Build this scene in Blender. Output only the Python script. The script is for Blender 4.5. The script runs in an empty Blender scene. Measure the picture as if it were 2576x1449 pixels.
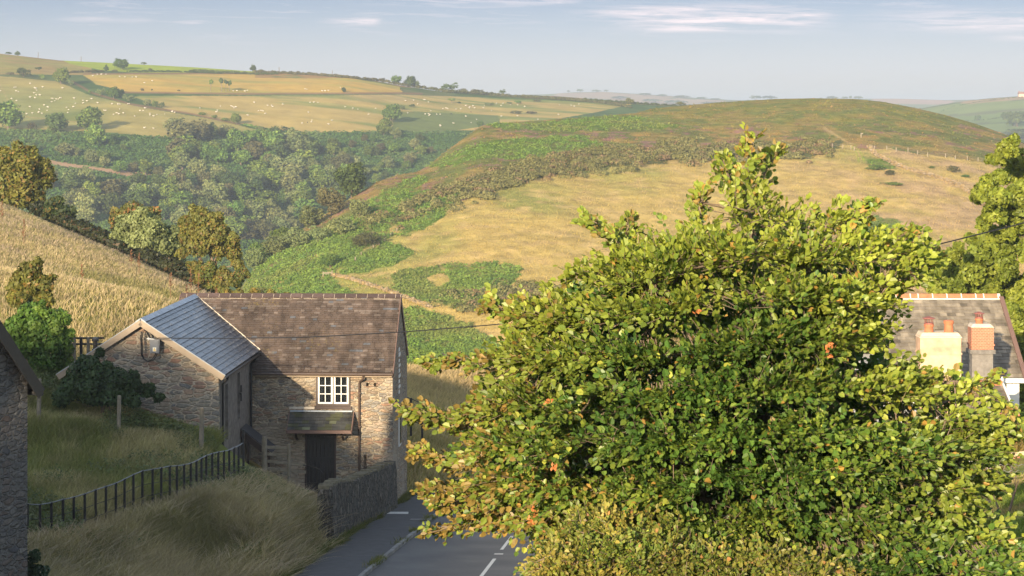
import bpy, math, random
import numpy as np
from mathutils import Vector, Matrix, noise as mnoise
random.seed(7); RNG = np.random.default_rng(7)
SC = bpy.context.scene; COL = SC.collection
F = 5200.0; CX = 1288.0; CY = 280.0          # focal length and eye level of the photograph, in its pixels
R = math.radians
SUN_EL, SUN_ROT = 13.0, 200.0
def W(px, py, Y): return ((px-CX)/F*Y, Y, -(py-CY)/F*Y)
def Wx(px, Y): return (px-CX)/F*Y
def Wz(py, Y): return -(py-CY)/F*Y

# ------------------------------------------------------------------ objects
def tag(o, label=None, cat=None, group=None, kind=None):
    if label: o['label'] = label
    if cat: o['category'] = cat
    if group: o['group'] = group
    if kind: o['kind'] = kind
    return o
ORI = {}
def empty(name, loc, label, cat, group=None):
    o = bpy.data.objects.new(name, None); COL.objects.link(o); o.location = loc
    o.empty_display_size = .3
    ORI[o.name] = np.array(loc, float); return tag(o, label, cat, group)
def mesh_data(name, V, Fs, mat, col=None, smooth=False, matidx=None):
    V = np.asarray(V, np.float32).reshape(-1, 3)
    if isinstance(Fs, np.ndarray): Fs = [Fs]
    me = bpy.data.meshes.new(name)
    me.vertices.add(len(V)); me.vertices.foreach_set('co', V.ravel())
    tot = []; idx = []
    for f in Fs:
        f = np.asarray(f, np.int32)
        if len(f) == 0: continue
        tot.append(np.full(len(f), f.shape[1], np.int32)); idx.append(f.ravel())
    tot = np.concatenate(tot); idx = np.concatenate(idx)
    me.loops.add(len(idx)); me.loops.foreach_set('vertex_index', idx)
    me.polygons.add(len(tot))
    me.polygons.foreach_set('loop_start', np.concatenate([[0], np.cumsum(tot)[:-1]]).astype(np.int32))
    me.polygons.foreach_set('loop_total', tot)
    me.polygons.foreach_set('use_smooth', np.full(len(tot), smooth, bool))
    mats = mat if isinstance(mat, (list, tuple)) else [mat]
    for m in mats: me.materials.append(m)
    if matidx is not None: me.polygons.foreach_set('material_index', np.asarray(matidx, np.int32))
    if col is not None:
        a = me.attributes.new('col', 'FLOAT_COLOR', 'POINT')
        c = np.ones((len(V), 4), np.float32); c[:, :3] = col; a.data.foreach_set('color', c.ravel())
    me.update(calc_edges=True); me.validate()
    return me
def mk(name, V, Fs, mat, parent=None, col=None, smooth=False, loc=None, **k):
    V = np.asarray(V, float).reshape(-1, 3)
    base = np.zeros(3)
    if parent is not None: base = ORI[parent.name]
    off = np.array(loc, float) if loc is not None else base
    me = mesh_data(name, V-off, Fs, mat, col, smooth, **k)
    o = bpy.data.objects.new(name, me); COL.objects.link(o)
    o.location = off-base if parent is not None else off
    if parent is not None: o.parent = parent
    ORI[o.name] = off
    return o
def copy_thing(o, loc, rz=0, s=(1, 1, 1), parent=None):
    c = o.copy(); COL.objects.link(c)
    if parent is None:
        c.location = loc; c.rotation_euler = (0, 0, rz); c.scale = s
        for k in ('label', 'group'):
            if k in c: del c[k]
    else: c.parent = parent
    for ch in o.children: copy_thing(ch, None, parent=c)
    return c

class MB:
    def __init__(s): s.V = []; s.Q = []; s.T = []; s.C = []; s.n = 0
    def add(s, V, Q=(), T=(), c=None):
        V = np.asarray(V, float).reshape(-1, 3)
        if len(Q): s.Q.append(np.asarray(Q)+s.n)
        if len(T): s.T.append(np.asarray(T)+s.n)
        s.V.append(V); s.C.append(np.tile(np.asarray(c if c is not None else (.5, .5, .5), float), (len(V), 1))); s.n += len(V)
    def hexa(s, P, c=None):      # 8 points: bottom ring 0-3, top ring 4-7
        s.add(P, Q=[(0, 3, 2, 1), (4, 5, 6, 7), (0, 1, 5, 4), (1, 2, 6, 5), (2, 3, 7, 6), (3, 0, 4, 7)], c=c)
    def obox(s, O, A, B, C, c=None):   # box from a corner and three edge vectors
        O, A, B, C = map(lambda q: np.asarray(q, float), (O, A, B, C))
        s.hexa([O, O+A, O+A+B, O+B, O+C, O+A+C, O+A+B+C, O+B+C], c)
    def box(s, x0, x1, y0, y1, z0, z1, c=None):
        s.obox((x0, y0, z0), (x1-x0, 0, 0), (0, y1-y0, 0), (0, 0, z1-z0), c)
    def prism(s, poly, D, c=None):     # polygon of 3-D points extruded by D
        P = np.asarray(poly, float); n = len(P); D = np.asarray(D, float)
        s.add(np.vstack([P, P+D]), Q=[(i, (i+1) % n, n+(i+1) % n, n+i) for i in range(n)], c=c)
        k = s.n-2*n
        fan = [(k, k+i+1, k+i) for i in range(1, n-1)]+[(k+n, k+n+i, k+n+i+1) for i in range(1, n-1)]
        s.T.append(np.asarray(fan))
    def tube(s, pts, r, n=6, c=None, cap=True):
        pts = np.asarray(pts, float); m = len(pts); r = np.broadcast_to(np.asarray(r, float), (m,))
        d = np.gradient(pts, axis=0); d /= np.linalg.norm(d, axis=1)[:, None]+1e-9
        up = np.array([0, 0, 1.]) if abs(d[0, 2]) < .9 else np.array([1., 0, 0])
        V = []
        for i in range(m):
            a = np.cross(d[i], up); a /= np.linalg.norm(a)+1e-9; b = np.cross(d[i], a)
            t = np.arange(n)/n*2*math.pi
            V.append(pts[i]+r[i]*(np.cos(t)[:, None]*a+np.sin(t)[:, None]*b))
        V = np.vstack(V)
        Q = [(i*n+j, i*n+(j+1) % n, (i+1)*n+(j+1) % n, (i+1)*n+j) for i in range(m-1) for j in range(n)]
        T = []
        if cap: T = [(0, j+1, j) for j in range(1, n-1)]+[((m-1)*n, (m-1)*n+j, (m-1)*n+j+1) for j in range(1, n-1)]
        s.add(V, Q=Q, T=T, c=c)
    def build(s, name, mat, parent=None, smooth=False, loc=None):
        Fs = []
        if s.Q: Fs.append(np.vstack(s.Q))
        if s.T: Fs.append(np.vstack(s.T))
        return mk(name, np.vstack(s.V), Fs, mat, parent, np.vstack(s.C), smooth, loc)

# ------------------------------------------------------------------ noise and polygons
_P = RNG.random((256, 256))
def vnoise(x, y):
    x = np.asarray(x, float); y = np.asarray(y, float)
    xi = np.floor(x).astype(int); yi = np.floor(y).astype(int); fx = x-xi; fy = y-yi
    fx = fx*fx*(3-2*fx); fy = fy*fy*(3-2*fy)
    g = lambda a, b: _P[a & 255, b & 255]
    return (g(xi, yi)*(1-fx)+g(xi+1, yi)*fx)*(1-fy)+(g(xi, yi+1)*(1-fx)+g(xi+1, yi+1)*fx)*fy
def fbm(x, y, o=4, s=1.):
    r = 0; a = .5; t = 0
    for i in range(o): r = r+a*vnoise(x*s+17*i, y*s+31*i); t += a; a *= .5; s *= 2.03
    return r/t
def inpoly(x, y, P):
    x = np.asarray(x, float); y = np.asarray(y, float); r = np.zeros(x.shape, bool); n = len(P)
    for i in range(n):
        x0, y0 = P[i]; x1, y1 = P[(i+1) % n]
        if y0 == y1: continue
        c = ((y0 > y) != (y1 > y)) & (x < (x1-x0)*(y-y0)/(y1-y0)+x0); r ^= c
    return r
def edgedist(x, y, P):
    x = np.asarray(x, float); y = np.asarray(y, float); d = np.full(x.shape, 1e9); n = len(P)
    for i in range(n):
        a = np.array(P[i], float); b = np.array(P[(i+1) % n], float); ab = b-a
        t = np.clip(((x-a[0])*ab[0]+(y-a[1])*ab[1])/(ab@ab+1e-9), 0, 1)
        d = np.minimum(d, np.hypot(x-a[0]-t*ab[0], y-a[1]-t*ab[1]))
    return d
def linedist(x, y, L):
    d = np.full(np.shape(x), 1e9)
    for i in range(len(L)-1):
        a = np.array(L[i], float); b = np.array(L[i+1], float); ab = b-a
        t = np.clip(((x-a[0])*ab[0]+(y-a[1])*ab[1])/(ab@ab+1e-9), 0, 1)
        d = np.minimum(d, np.hypot(x-a[0]-t*ab[0], y-a[1]-t*ab[1]))
    return d
def norm(v): return v/(np.linalg.norm(v, axis=-1, keepdims=True)+1e-9)
def sm(x): x = np.clip(x, 0, 1); return x*x*(3-2*x)

# ------------------------------------------------------------------ materials
def mat(name):
    m = bpy.data.materials.new(name); m.use_nodes = True; nt = m.node_tree
    return m, nt, nt.nodes, nt.links, nt.nodes['Principled BSDF']
def N(ns, t, **k):
    n = ns.new('ShaderNode'+t)
    for a, b in k.items():
        if a.startswith('i_'):
            key = a[2:]; key = int(key) if key.isdigit() else key.replace('_', ' ')
            n.inputs[key].default_value = b
        else: setattr(n, a, b)
    return n
def ramp(ns, pts):
    r = ns.new('ShaderNodeValToRGB'); e = r.color_ramp.elements
    while len(e) < len(pts): e.new(.5)
    for i, (p, c) in enumerate(pts): e[i].position = p; e[i].color = (*c, 1)
    return r
def plain(name, c, rough=.6, metal=0, var=.15, scale=8, bump=0, spec=.4):
    m, nt, ns, ln, b = mat(name)
    tc = N(ns, 'TexCoord'); nz = N(ns, 'TexNoise', i_Scale=scale, i_Detail=6)
    ln.new(tc.outputs['Object'], nz.inputs['Vector'])
    r = ramp(ns, [(.25, tuple(x*(1-var) for x in c)), (.75, tuple(min(1, x*(1+var)) for x in c))])
    ln.new(nz.outputs['Fac'], r.inputs[0]); ln.new(r.outputs[0], b.inputs['Base Color'])
    b.inputs['Roughness'].default_value = rough; b.inputs['Metallic'].default_value = metal
    b.inputs['Specular IOR Level'].default_value = spec
    if bump:
        bp = N(ns, 'Bump', i_Strength=bump, i_Distance=.03); ln.new(nz.outputs['Fac'], bp.inputs['Height']); ln.new(bp.outputs[0], b.inputs['Normal'])
    return m
def vcol(name, rough=.8, spec=.2, var=.2, scale=3., trans=0., bump=0., bdist=.1, bscale=None, tint=(1, 1, 1)):
    """material of the mesh's own colour attribute broken up by noise"""
    m, nt, ns, ln, b = mat(name)
    at = N(ns, 'Attribute', attribute_name='col'); tc = N(ns, 'TexCoord')
    nz = N(ns, 'TexNoise', i_Scale=scale, i_Detail=8); ln.new(tc.outputs['Object'], nz.inputs['Vector'])
    mr = N(ns, 'MapRange', i_1=.3, i_2=.7, i_3=1-var, i_4=1+var); ln.new(nz.outputs['Fac'], mr.inputs[0])
    mx = N(ns, 'VectorMath', operation='MULTIPLY'); ln.new(at.outputs['Color'], mx.inputs[0]); ln.new(mr.outputs[0], mx.inputs[1])
    ln.new(mx.outputs[0], b.inputs['Base Color'])
    b.inputs['Roughness'].default_value = rough; b.inputs['Specular IOR Level'].default_value = spec
    if bump:
        n2 = N(ns, 'TexNoise', i_Scale=bscale or scale*3, i_Detail=8, i_Roughness=.7); ln.new(tc.outputs['Object'], n2.inputs['Vector'])
        bp = N(ns, 'Bump', i_Strength=bump, i_Distance=bdist); ln.new(n2.outputs['Fac'], bp.inputs['Height']); ln.new(bp.outputs[0], b.inputs['Normal'])
    if trans:
        tr = N(ns, 'BsdfTranslucent'); ms = N(ns, 'MixShader', i_0=trans)
        t2 = N(ns, 'VectorMath', operation='MULTIPLY', i_1=(1.15, 1.2, .5)); ln.new(mx.outputs[0], t2.inputs[0]); ln.new(t2.outputs[0], tr.inputs[0])
        ln.new(b.outputs[0], ms.inputs[1]); ln.new(tr.outputs[0], ms.inputs[2]); ln.new(ms.outputs[0], ns['Material Output'].inputs[0])
    return m
def stone(name, cols, mortar, s=(3.0, 3.0, 6.5), mw=.05, bump=.8, patch=None):
    m, nt, ns, ln, b = mat(name)
    tc = N(ns, 'TexCoord'); mp = N(ns, 'Mapping'); mp.inputs['Scale'].default_value = s
    ln.new(tc.outputs['Object'], mp.inputs[0])
    dz = N(ns, 'TexNoise', i_Scale=1.3, i_Detail=4); ln.new(mp.outputs[0], dz.inputs['Vector'])
    ad = N(ns, 'MixRGB', blend_type='LINEAR_LIGHT', i_0=.42); ln.new(mp.outputs[0], ad.inputs[1]); ln.new(dz.outputs['Color'], ad.inputs[2])
    v = N(ns, 'TexVoronoi', i_Scale=1.); ln.new(ad.outputs[0], v.inputs['Vector'])
    e = N(ns, 'TexVoronoi', feature='DISTANCE_TO_EDGE', i_Scale=1.); ln.new(ad.outputs[0], e.inputs['Vector'])
    sp = N(ns, 'SeparateColor'); ln.new(v.outputs['Color'], sp.inputs[0])
    r = ramp(ns, [(i/(len(cols)-1), c) for i, c in enumerate(cols)]); ln.new(sp.outputs[0], r.inputs[0])
    fn = N(ns, 'TexNoise', i_Scale=14, i_Detail=8); ln.new(tc.outputs['Object'], fn.inputs['Vector'])
    mr = N(ns, 'MapRange', i_1=.3, i_2=.7, i_3=.7, i_4=1.3); ln.new(fn.outputs['Fac'], mr.inputs[0])
    mul = N(ns, 'VectorMath', operation='MULTIPLY'); ln.new(r.outputs[0], mul.inputs[0]); ln.new(mr.outputs[0], mul.inputs[1])
    er = N(ns, 'MapRange', i_1=mw*.5, i_2=mw*1.6); ln.new(e.outputs['Distance'], er.inputs[0])
    mo = N(ns, 'RGB'); mo.outputs[0].default_value = (*mortar, 1)
    mix = N(ns, 'MixRGB'); ln.new(er.outputs[0], mix.inputs[0]); ln.new(mo.outputs[0], mix.inputs[1]); ln.new(mul.outputs[0], mix.inputs[2])
    out = mix.outputs[0]
    if patch:                                # render / algae patches with a shape of their own
        pn = N(ns, 'TexNoise', i_Scale=.45, i_Detail=5); ln.new(tc.outputs['Object'], pn.inputs['Vector'])
        pr = N(ns, 'MapRange', i_1=.54, i_2=.62, i_4=.75); ln.new(pn.outputs['Fac'], pr.inputs[0])
        pm = N(ns, 'MixRGB'); ln.new(pr.outputs[0], pm.inputs[0]); ln.new(out, pm.inputs[1]); pm.inputs[2].default_value = (*patch, 1); out = pm.outputs[0]
    ln.new(out, b.inputs['Base Color']); b.inputs['Roughness'].default_value = .9; b.inputs['Specular IOR Level'].default_value = .2
    hs = N(ns, 'MapRange', i_1=0, i_2=.16, i_3=0, i_4=1); ln.new(e.outputs['Distance'], hs.inputs[0])
    h2 = N(ns, 'Math', operation='MULTIPLY_ADD', i_1=.35); ln.new(fn.outputs['Fac'], h2.inputs[0]); ln.new(hs.outputs[0], h2.inputs[2])
    h3 = N(ns, 'Math', operation='MULTIPLY_ADD', i_1=.8); ln.new(sp.outputs[1], h3.inputs[0]); ln.new(h2.outputs[0], h3.inputs[2])
    bp = N(ns, 'Bump', i_Strength=bump, i_Distance=.05); ln.new(h3.outputs[0], bp.inputs['Height']); ln.new(bp.outputs[0], b.inputs['Normal'])
    return m
# ================================================================== world, sun, camera
def make_world():
    w = bpy.data.worlds.new("World"); SC.world = w; w.use_nodes = True
    nt = w.node_tree; ns = nt.nodes; ln = nt.links; bg = ns['Background']
    sky = N(ns, 'TexSky'); sky.sky_type = 'NISHITA'; sky.sun_disc = False
    sky.sun_elevation = R(SUN_EL); sky.sun_rotation = R(SUN_ROT); sky.altitude = 200; sky.air_density = 1.0; sky.dust_density = .8; sky.ozone_density = 1.2
    tc = N(ns, 'TexCoord'); sp = N(ns, 'SeparateXYZ'); ln.new(tc.outputs['Generated'], sp.inputs[0])
    hsv = N(ns, 'HueSaturation', i_Saturation=SKY_SAT, i_Value=SKY_VAL); ln.new(sky.outputs[0], hsv.inputs['Color'])
    # thin cirrus streaks
    cb = N(ns, 'CombineXYZ')
    a = N(ns, 'Math', operation='MULTIPLY', i_1=9.); ln.new(sp.outputs[0], a.inputs[0])
    tilt = N(ns, 'Math', operation='MULTIPLY_ADD', i_1=.02); ln.new(sp.outputs[0], tilt.inputs[0]); ln.new(sp.outputs[2], tilt.inputs[2])
    z = N(ns, 'Math', operation='MULTIPLY', i_1=150.); ln.new(tilt.outputs[0], z.inputs[0])
    ln.new(a.outputs[0], cb.inputs[0]); ln.new(z.outputs[0], cb.inputs[2])
    dis = N(ns, 'TexNoise', i_Scale=2.2, i_Detail=3); ln.new(cb.outputs[0], dis.inputs['Vector'])
    ad = N(ns, 'MixRGB', blend_type='LINEAR_LIGHT', i_0=.35); ln.new(cb.outputs[0], ad.inputs[1]); ln.new(dis.outputs['Color'], ad.inputs[2])
    nz = N(ns, 'TexNoise', i_Scale=2.1, i_Detail=9, i_Roughness=.66); ln.new(ad.outputs[0], nz.inputs['Vector'])
    cl = N(ns, 'MapRange', i_1=.54, i_2=.95); ln.new(nz.outputs['Fac'], cl.inputs[0])
    hi = N(ns, 'MapRange', i_1=.030, i_2=.042); ln.new(sp.outputs[2], hi.inputs[0])
    hi2 = N(ns, 'MapRange', i_1=.30, i_2=.12); ln.new(sp.outputs[2], hi2.inputs[0])
    m1 = N(ns, 'Math', operation='MULTIPLY'); ln.new(cl.outputs[0], m1.inputs[0]); ln.new(hi.outputs[0], m1.inputs[1])
    m2 = N(ns, 'Math', operation='MULTIPLY'); ln.new(m1.outputs[0], m2.inputs[0]); ln.new(hi2.outputs[0], m2.inputs[1])
    def streak(x0, x1, z0, dz, slope, amp):
        # one long streak: a soft window in azimuth and height broken by the same noise
        zc = N(ns, 'Math', operation='MULTIPLY_ADD', i_1=slope); ln.new(sp.outputs[0], zc.inputs[0]); ln.new(sp.outputs[2], zc.inputs[2])
        s1 = N(ns, 'Math', operation='SUBTRACT', i_1=z0); ln.new(zc.outputs[0], s1.inputs[0])
        ab = N(ns, 'Math', operation='ABSOLUTE'); ln.new(s1.outputs[0], ab.inputs[0])
        w1 = N(ns, 'MapRange', interpolation_type='SMOOTHSTEP', i_1=dz, i_2=0.); ln.new(ab.outputs[0], w1.inputs[0])
        w2 = N(ns, 'MapRange', interpolation_type='SMOOTHSTEP', i_1=x0, i_2=x0+(x1-x0)*.5); ln.new(sp.outputs[0], w2.inputs[0])
        w3 = N(ns, 'MapRange', interpolation_type='SMOOTHSTEP', i_1=x1, i_2=x1-(x1-x0)*.18); ln.new(sp.outputs[0], w3.inputs[0])
        br = N(ns, 'MapRange', i_1=.41, i_2=.64, i_4=amp); ln.new(nz.outputs['Fac'], br.inputs[0])
        o = w1
        for q in (w2, w3, br):
            mm = N(ns, 'Math', operation='MULTIPLY'); ln.new(o.outputs[0], mm.inputs[0]); ln.new(q.outputs[0], mm.inputs[1]); o = mm
        return o
    tot = m2
    for args in [((1340-CX)/F, (2125-CX)/F, (280-38)/F, .0095, .012, 1.5), ((780-CX)/F, (970-CX)/F, (280-42)/F, .0035, -.03, 1.1),
                 ((800-CX)/F, (1500-CX)/F, (280-3)/F, .004, .0, .9), ((2080-CX)/F, (2760-CX)/F, (280-58)/F, .008, .0, 1.1),
                 ((1560-CX)/F, (1860-CX)/F, (280-68)/F, .004, .0, 1.3), ((2420-CX)/F, (2680-CX)/F, (280-100)/F, .003, .0, .7), ((120-CX)/F, (420-CX)/F, (280-52)/F, .0025, .0, .5)]:
        sN = streak(*args); mm = N(ns, 'Math', operation='MAXIMUM'); ln.new(tot.outputs[0], mm.inputs[0]); ln.new(sN.outputs[0], mm.inputs[1]); tot = mm
    mul = N(ns, 'Math', operation='MULTIPLY', i_1=.80, use_clamp=True); ln.new(tot.outputs[0], mul.inputs[0])
    gr = ramp(ns, [(0, (.43, .43, .51)), (.035, (.35, .37, .50)), (.10, (.19, .225, .35)), (.2, (.40, .46, .62)), (.6, (1., 1., 1.)), (1, (1., 1., 1.))]); g2 = N(ns, 'MapRange', i_1=0., i_2=.55); ln.new(sp.outputs[2], g2.inputs[0]); ln.new(g2.outputs[0], gr.inputs[0])
    hm = N(ns, 'VectorMath', operation='MULTIPLY'); ln.new(hsv.outputs[0], hm.inputs[0]); ln.new(gr.outputs[0], hm.inputs[1]); hsv = hm
    mx = N(ns, 'MixRGB'); ln.new(mul.outputs[0], mx.inputs[0]); ln.new(hsv.outputs[0], mx.inputs[1]); mx.inputs[2].default_value = CLOUD
    ln.new(mx.outputs[0], bg.inputs[0]); bg.inputs[1].default_value = SKY_STR
HAZE = .00021
SKY_SAT, SKY_VAL, SKY_STR = .62, 1.0, .15
CLOUD = (3.7, 3.15, 3.2, 1)
make_world()
sl = bpy.data.lights.new('sun', 'SUN'); sl.energy = 5.0; sl.angle = R(.8); sl.color = (1., .81, .55)
so = bpy.data.objects.new('sun', sl); COL.objects.link(so)
sd = Vector((math.sin(R(SUN_ROT))*math.cos(R(SUN_EL)), math.cos(R(SUN_ROT))*math.cos(R(SUN_EL)), math.sin(R(SUN_EL))))
so.rotation_euler = sd.to_track_quat('Z', 'Y').to_euler()
cd = bpy.data.cameras.new('camera'); cam = bpy.data.objects.new('camera', cd); COL.objects.link(cam); SC.camera = cam
cam.rotation_euler = (math.pi/2, 0, 0); cd.sensor_width = 36; cd.lens = F/2576*36; cd.shift_y = (CY-724.5)/2576; cd.clip_end = 60000; cd.clip_start = .1
SC.view_settings.view_transform = 'Standard'; SC.view_settings.look = 'None'; SC.view_settings.exposure = 1.13; SC.view_settings.gamma = 1
SC.cycles.max_bounces = 6; SC.cycles.diffuse_bounces = 4; SC.cycles.glossy_bounces = 2; SC.cycles.transparent_max_bounces = 4; SC.cycles.volume_bounces = 0
SC.cycles.transmission_bounces = 2; SC.cycles.use_adaptive_sampling = True; SC.cycles.adaptive_threshold = .02
try: SC.cycles.use_denoising = True; SC.cycles.denoiser = 'OPENIMAGEDENOISE'
except Exception: pass

# ================================================================== near ground
def cY(y): return -.9+.085*(y-60)+.022*np.maximum(np.asarray(y, float)-84, 0)**2            # centre line of the road
def rz(y): return -13.5-.095*(y-60)          # road height
KERB_W, PAVE_W, ROAD_R = 3.35, 2.15, 3.4
CP = np.array([
 (-13.7,58,-12.15),(-11.2,62.5,-12.0),(-8.9,68,-12.15),(-10.2,73,-11.75),(-15.5,73.5,-10.2),(-14.5,66,-11.6),(-18,66,-11.0),(-12.6,70,-11.2),(-17,79,-9.9),
 (-18,85,-9.75),(-14,95,-9.7),(-47,190,-8.8),(-37.7,180,-11.1),(-30.7,170,-12.6),(-23.5,155,-13.6),(-70,190,-5),(-29.7,120,-9.9),(-37,150,-9.4),(-22,110,-9.9),(-21,85,-9.4),
 (-60,260,-34),(-20,230,-36),(-44,225,-20),(-32,215,-24),(-9,90,-13.2),(-4.6,92,-15.2),(-3,102,-16.3),(-4.5,118,-17.5),(-5,146,-18.5),(-1,148,-18.8),(-3,134,-18.1),(0,178,-30),(0,240,-42),
 (-10,150,-19.6),(-16,150,-16.5),(-8,79,-14.6),(-4.6,80,-15.4),(-7,77,-14.45),(-5.7,68,-13.4),(-6.9,72,-13.4),(-9,72,-12.65),(-7.2,75.4,-14.3),(-5.9,66,-13.2),(-6.6,63,-12.95),(-7.6,69.5,-12.95),(-8.2,74,-13.6),
 (-9.6,58,-13.2),(-7.0,58,-13.5),(-12,54,-12.7),(5,60,-12.6),(5,75,-14.2),(10,50,-10.3),(11.5,45,-8.9),(14,75,-12.9),(18,75,-12),(25,60,-9),(8,95,-17.5),(20,110,-18),
 (30,150,-26),(30,230,-42),(60,150,-26),(60,60,-5),(80,230,-38),(0,0,-1.8),(2,19,-7.2),(-10,20,-6.5),(12,25,-7),(-10,40,-10.7),(-30,40,-7),(-40,60,-6),(-60,0,0),(-60,100,-5),
 (-90,150,-3),(0,-30,-1.8),(60,0,-4),(60,-60,-3),(-60,-60,-1),(-90,-60,0),(-110,60,0),(-110,250,-25),(100,100,-12),(100,0,-3),(-30,-10,-2),(-25,15,-5),(-100,220,-12)], float)
def _tps(d): return np.where(d > 0, d*d*np.log(d+1e-9), 0)
_n = len(CP); _sc = 50.
_X = CP[:, :2]/_sc; _D = np.linalg.norm(_X[:, None]-_X[None], axis=2)
_A = np.zeros((_n+3, _n+3)); _A[:_n, :_n] = _tps(_D)+np.eye(_n)*2e-4; _A[:_n, _n] = 1; _A[:_n, _n+1:] = _X; _A[_n, :_n] = 1; _A[_n+1:, :_n] = _X.T
_w = np.linalg.solve(_A, np.concatenate([CP[:, 2], [0, 0, 0]]))
def H0(x, y):
    x = np.asarray(x, float); y = np.asarray(y, float); sh = x.shape; q = np.stack([x.ravel(), y.ravel()], 1)/_sc; r = np.zeros(len(q))
    for i in range(_n): r += _w[i]*_tps(np.hypot(q[:, 0]-_X[i, 0], q[:, 1]-_X[i, 1]))
    return (r+_w[_n]+q@_w[_n+1:]).reshape(sh)
CREST = [(-300, 24), (-120, 26), (-90, 21.5), (-70, 18.2), (-60, 17.0), (-51, 16.5), (-48, 16.1), (-45, 13.7), (-43, 12.5), (-36.5, 9.3), (-32.8, 7.4), (-28, 4.6), (-24, 2.4), (-20, .4), (-12, -1.5), (100, -3)]
def H(x, y):
    x = np.asarray(x, float); y = np.asarray(y, float)
    h = H0(x, y)+.12*(fbm(x, y, 3, .35)-.5)
    # unseen hillside added behind the viewer, shaped to shade the lower ground
    c = np.interp(x, [a for a, b in CREST], [b for a, b in CREST])
    t = np.clip(np.abs(y+26)/np.where(y > -26, 30, 60), 0, 1)
    w = 1-sm(t); h = np.maximum(h, h*(1-w)+c*w)
    # road cutting
    d = np.abs(x-cY(y)+.9)-(ROAD_R+1.55); k = sm((d+.2)/np.where(x < cY(y), .9, 2.5)); k = np.where((y > 5) & (y < 112), k, 1)
    ke = np.clip((y-5)/10, 0, 1)*np.clip((112-y)/8, 0, 1); k = 1-(1-k)*ke
    return h*k+(rz(y)-.16)*(1-k)
def hit_near(px, py, y0=45, y1=240):
    Y = np.arange(y0, y1, .5); z = H(Wx(px, Y), Y); p = CY-F*z/Y
    i = np.argmax(p <= py); return (Wx(px, Y[i]), Y[i], z[i])

# colours (base colours of the ground cover)
STRAW = np.array((.46, .33, .14)); GOLD = np.array((.42, .31, .10)); GREENG = np.array((.13, .15, .035)); LIME = np.array((.27, .33, .03))
BRACK = np.array((.095, .155, .028)); HEATH = np.array((.24, .18, .055)); OLIVE = np.array((.145, .16, .04)); GORSE = np.array((.095, .105, .035)); PURP = np.array((.27, .13, .13)); SOIL = np.array((.30, .18, .11))
def L(a, b, t): t = np.asarray(t)[..., None]; return a*(1-t)+b*t
M_GROUND = vcol('ground_cover', .95, .1, .22, .9, bump=.5, bdist=.15, bscale=5)
xs = np.arange(-130, 112, .7); ys = np.concatenate([np.arange(-90, 45, 2.), np.arange(45, 262, .7)])
GX, GY = np.meshgrid(xs, ys); GZ = H(GX, GY)
def gridfaces(r, c):
    i = np.arange(r*c).reshape(r, c); return np.stack([i[:-1, :-1].ravel(), i[:-1, 1:].ravel(), i[1:, 1:].ravel(), i[1:, :-1].ravel()], 1)
n1 = fbm(GX, GY, 4, .12); n2 = fbm(GX+50, GY, 4, .5)
gc = L(STRAW*.8, GREENG*1.2, sm((n1-.35)*3))
gc = np.where((GY < 80)[..., None], L(GREENG, STRAW*.45, sm((n2-.4)*3)), gc)
lawn = (GX > 4) & (GY < 75); gc = np.where(lawn[..., None], L(GREENG*1.3, GOLD, sm((n2-.45)*4)), gc)
mk('ground', np.stack([GX, GY, GZ], -1), gridfaces(*GX.shape), M_GROUND, col=gc.reshape(-1, 3), smooth=True)['kind'] = 'structure'
# the wide valley floor that runs out to the horizon under all the hills
e = 8500
mk('ground_plain', [(-e, -2000, -75), (e, -2000, -75), (e, e, -75), (-e, e, -75)], np.array([(0, 1, 2, 3)]), M_GROUND, col=np.tile(OLIVE, (4, 1)))['kind'] = 'structure'

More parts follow.
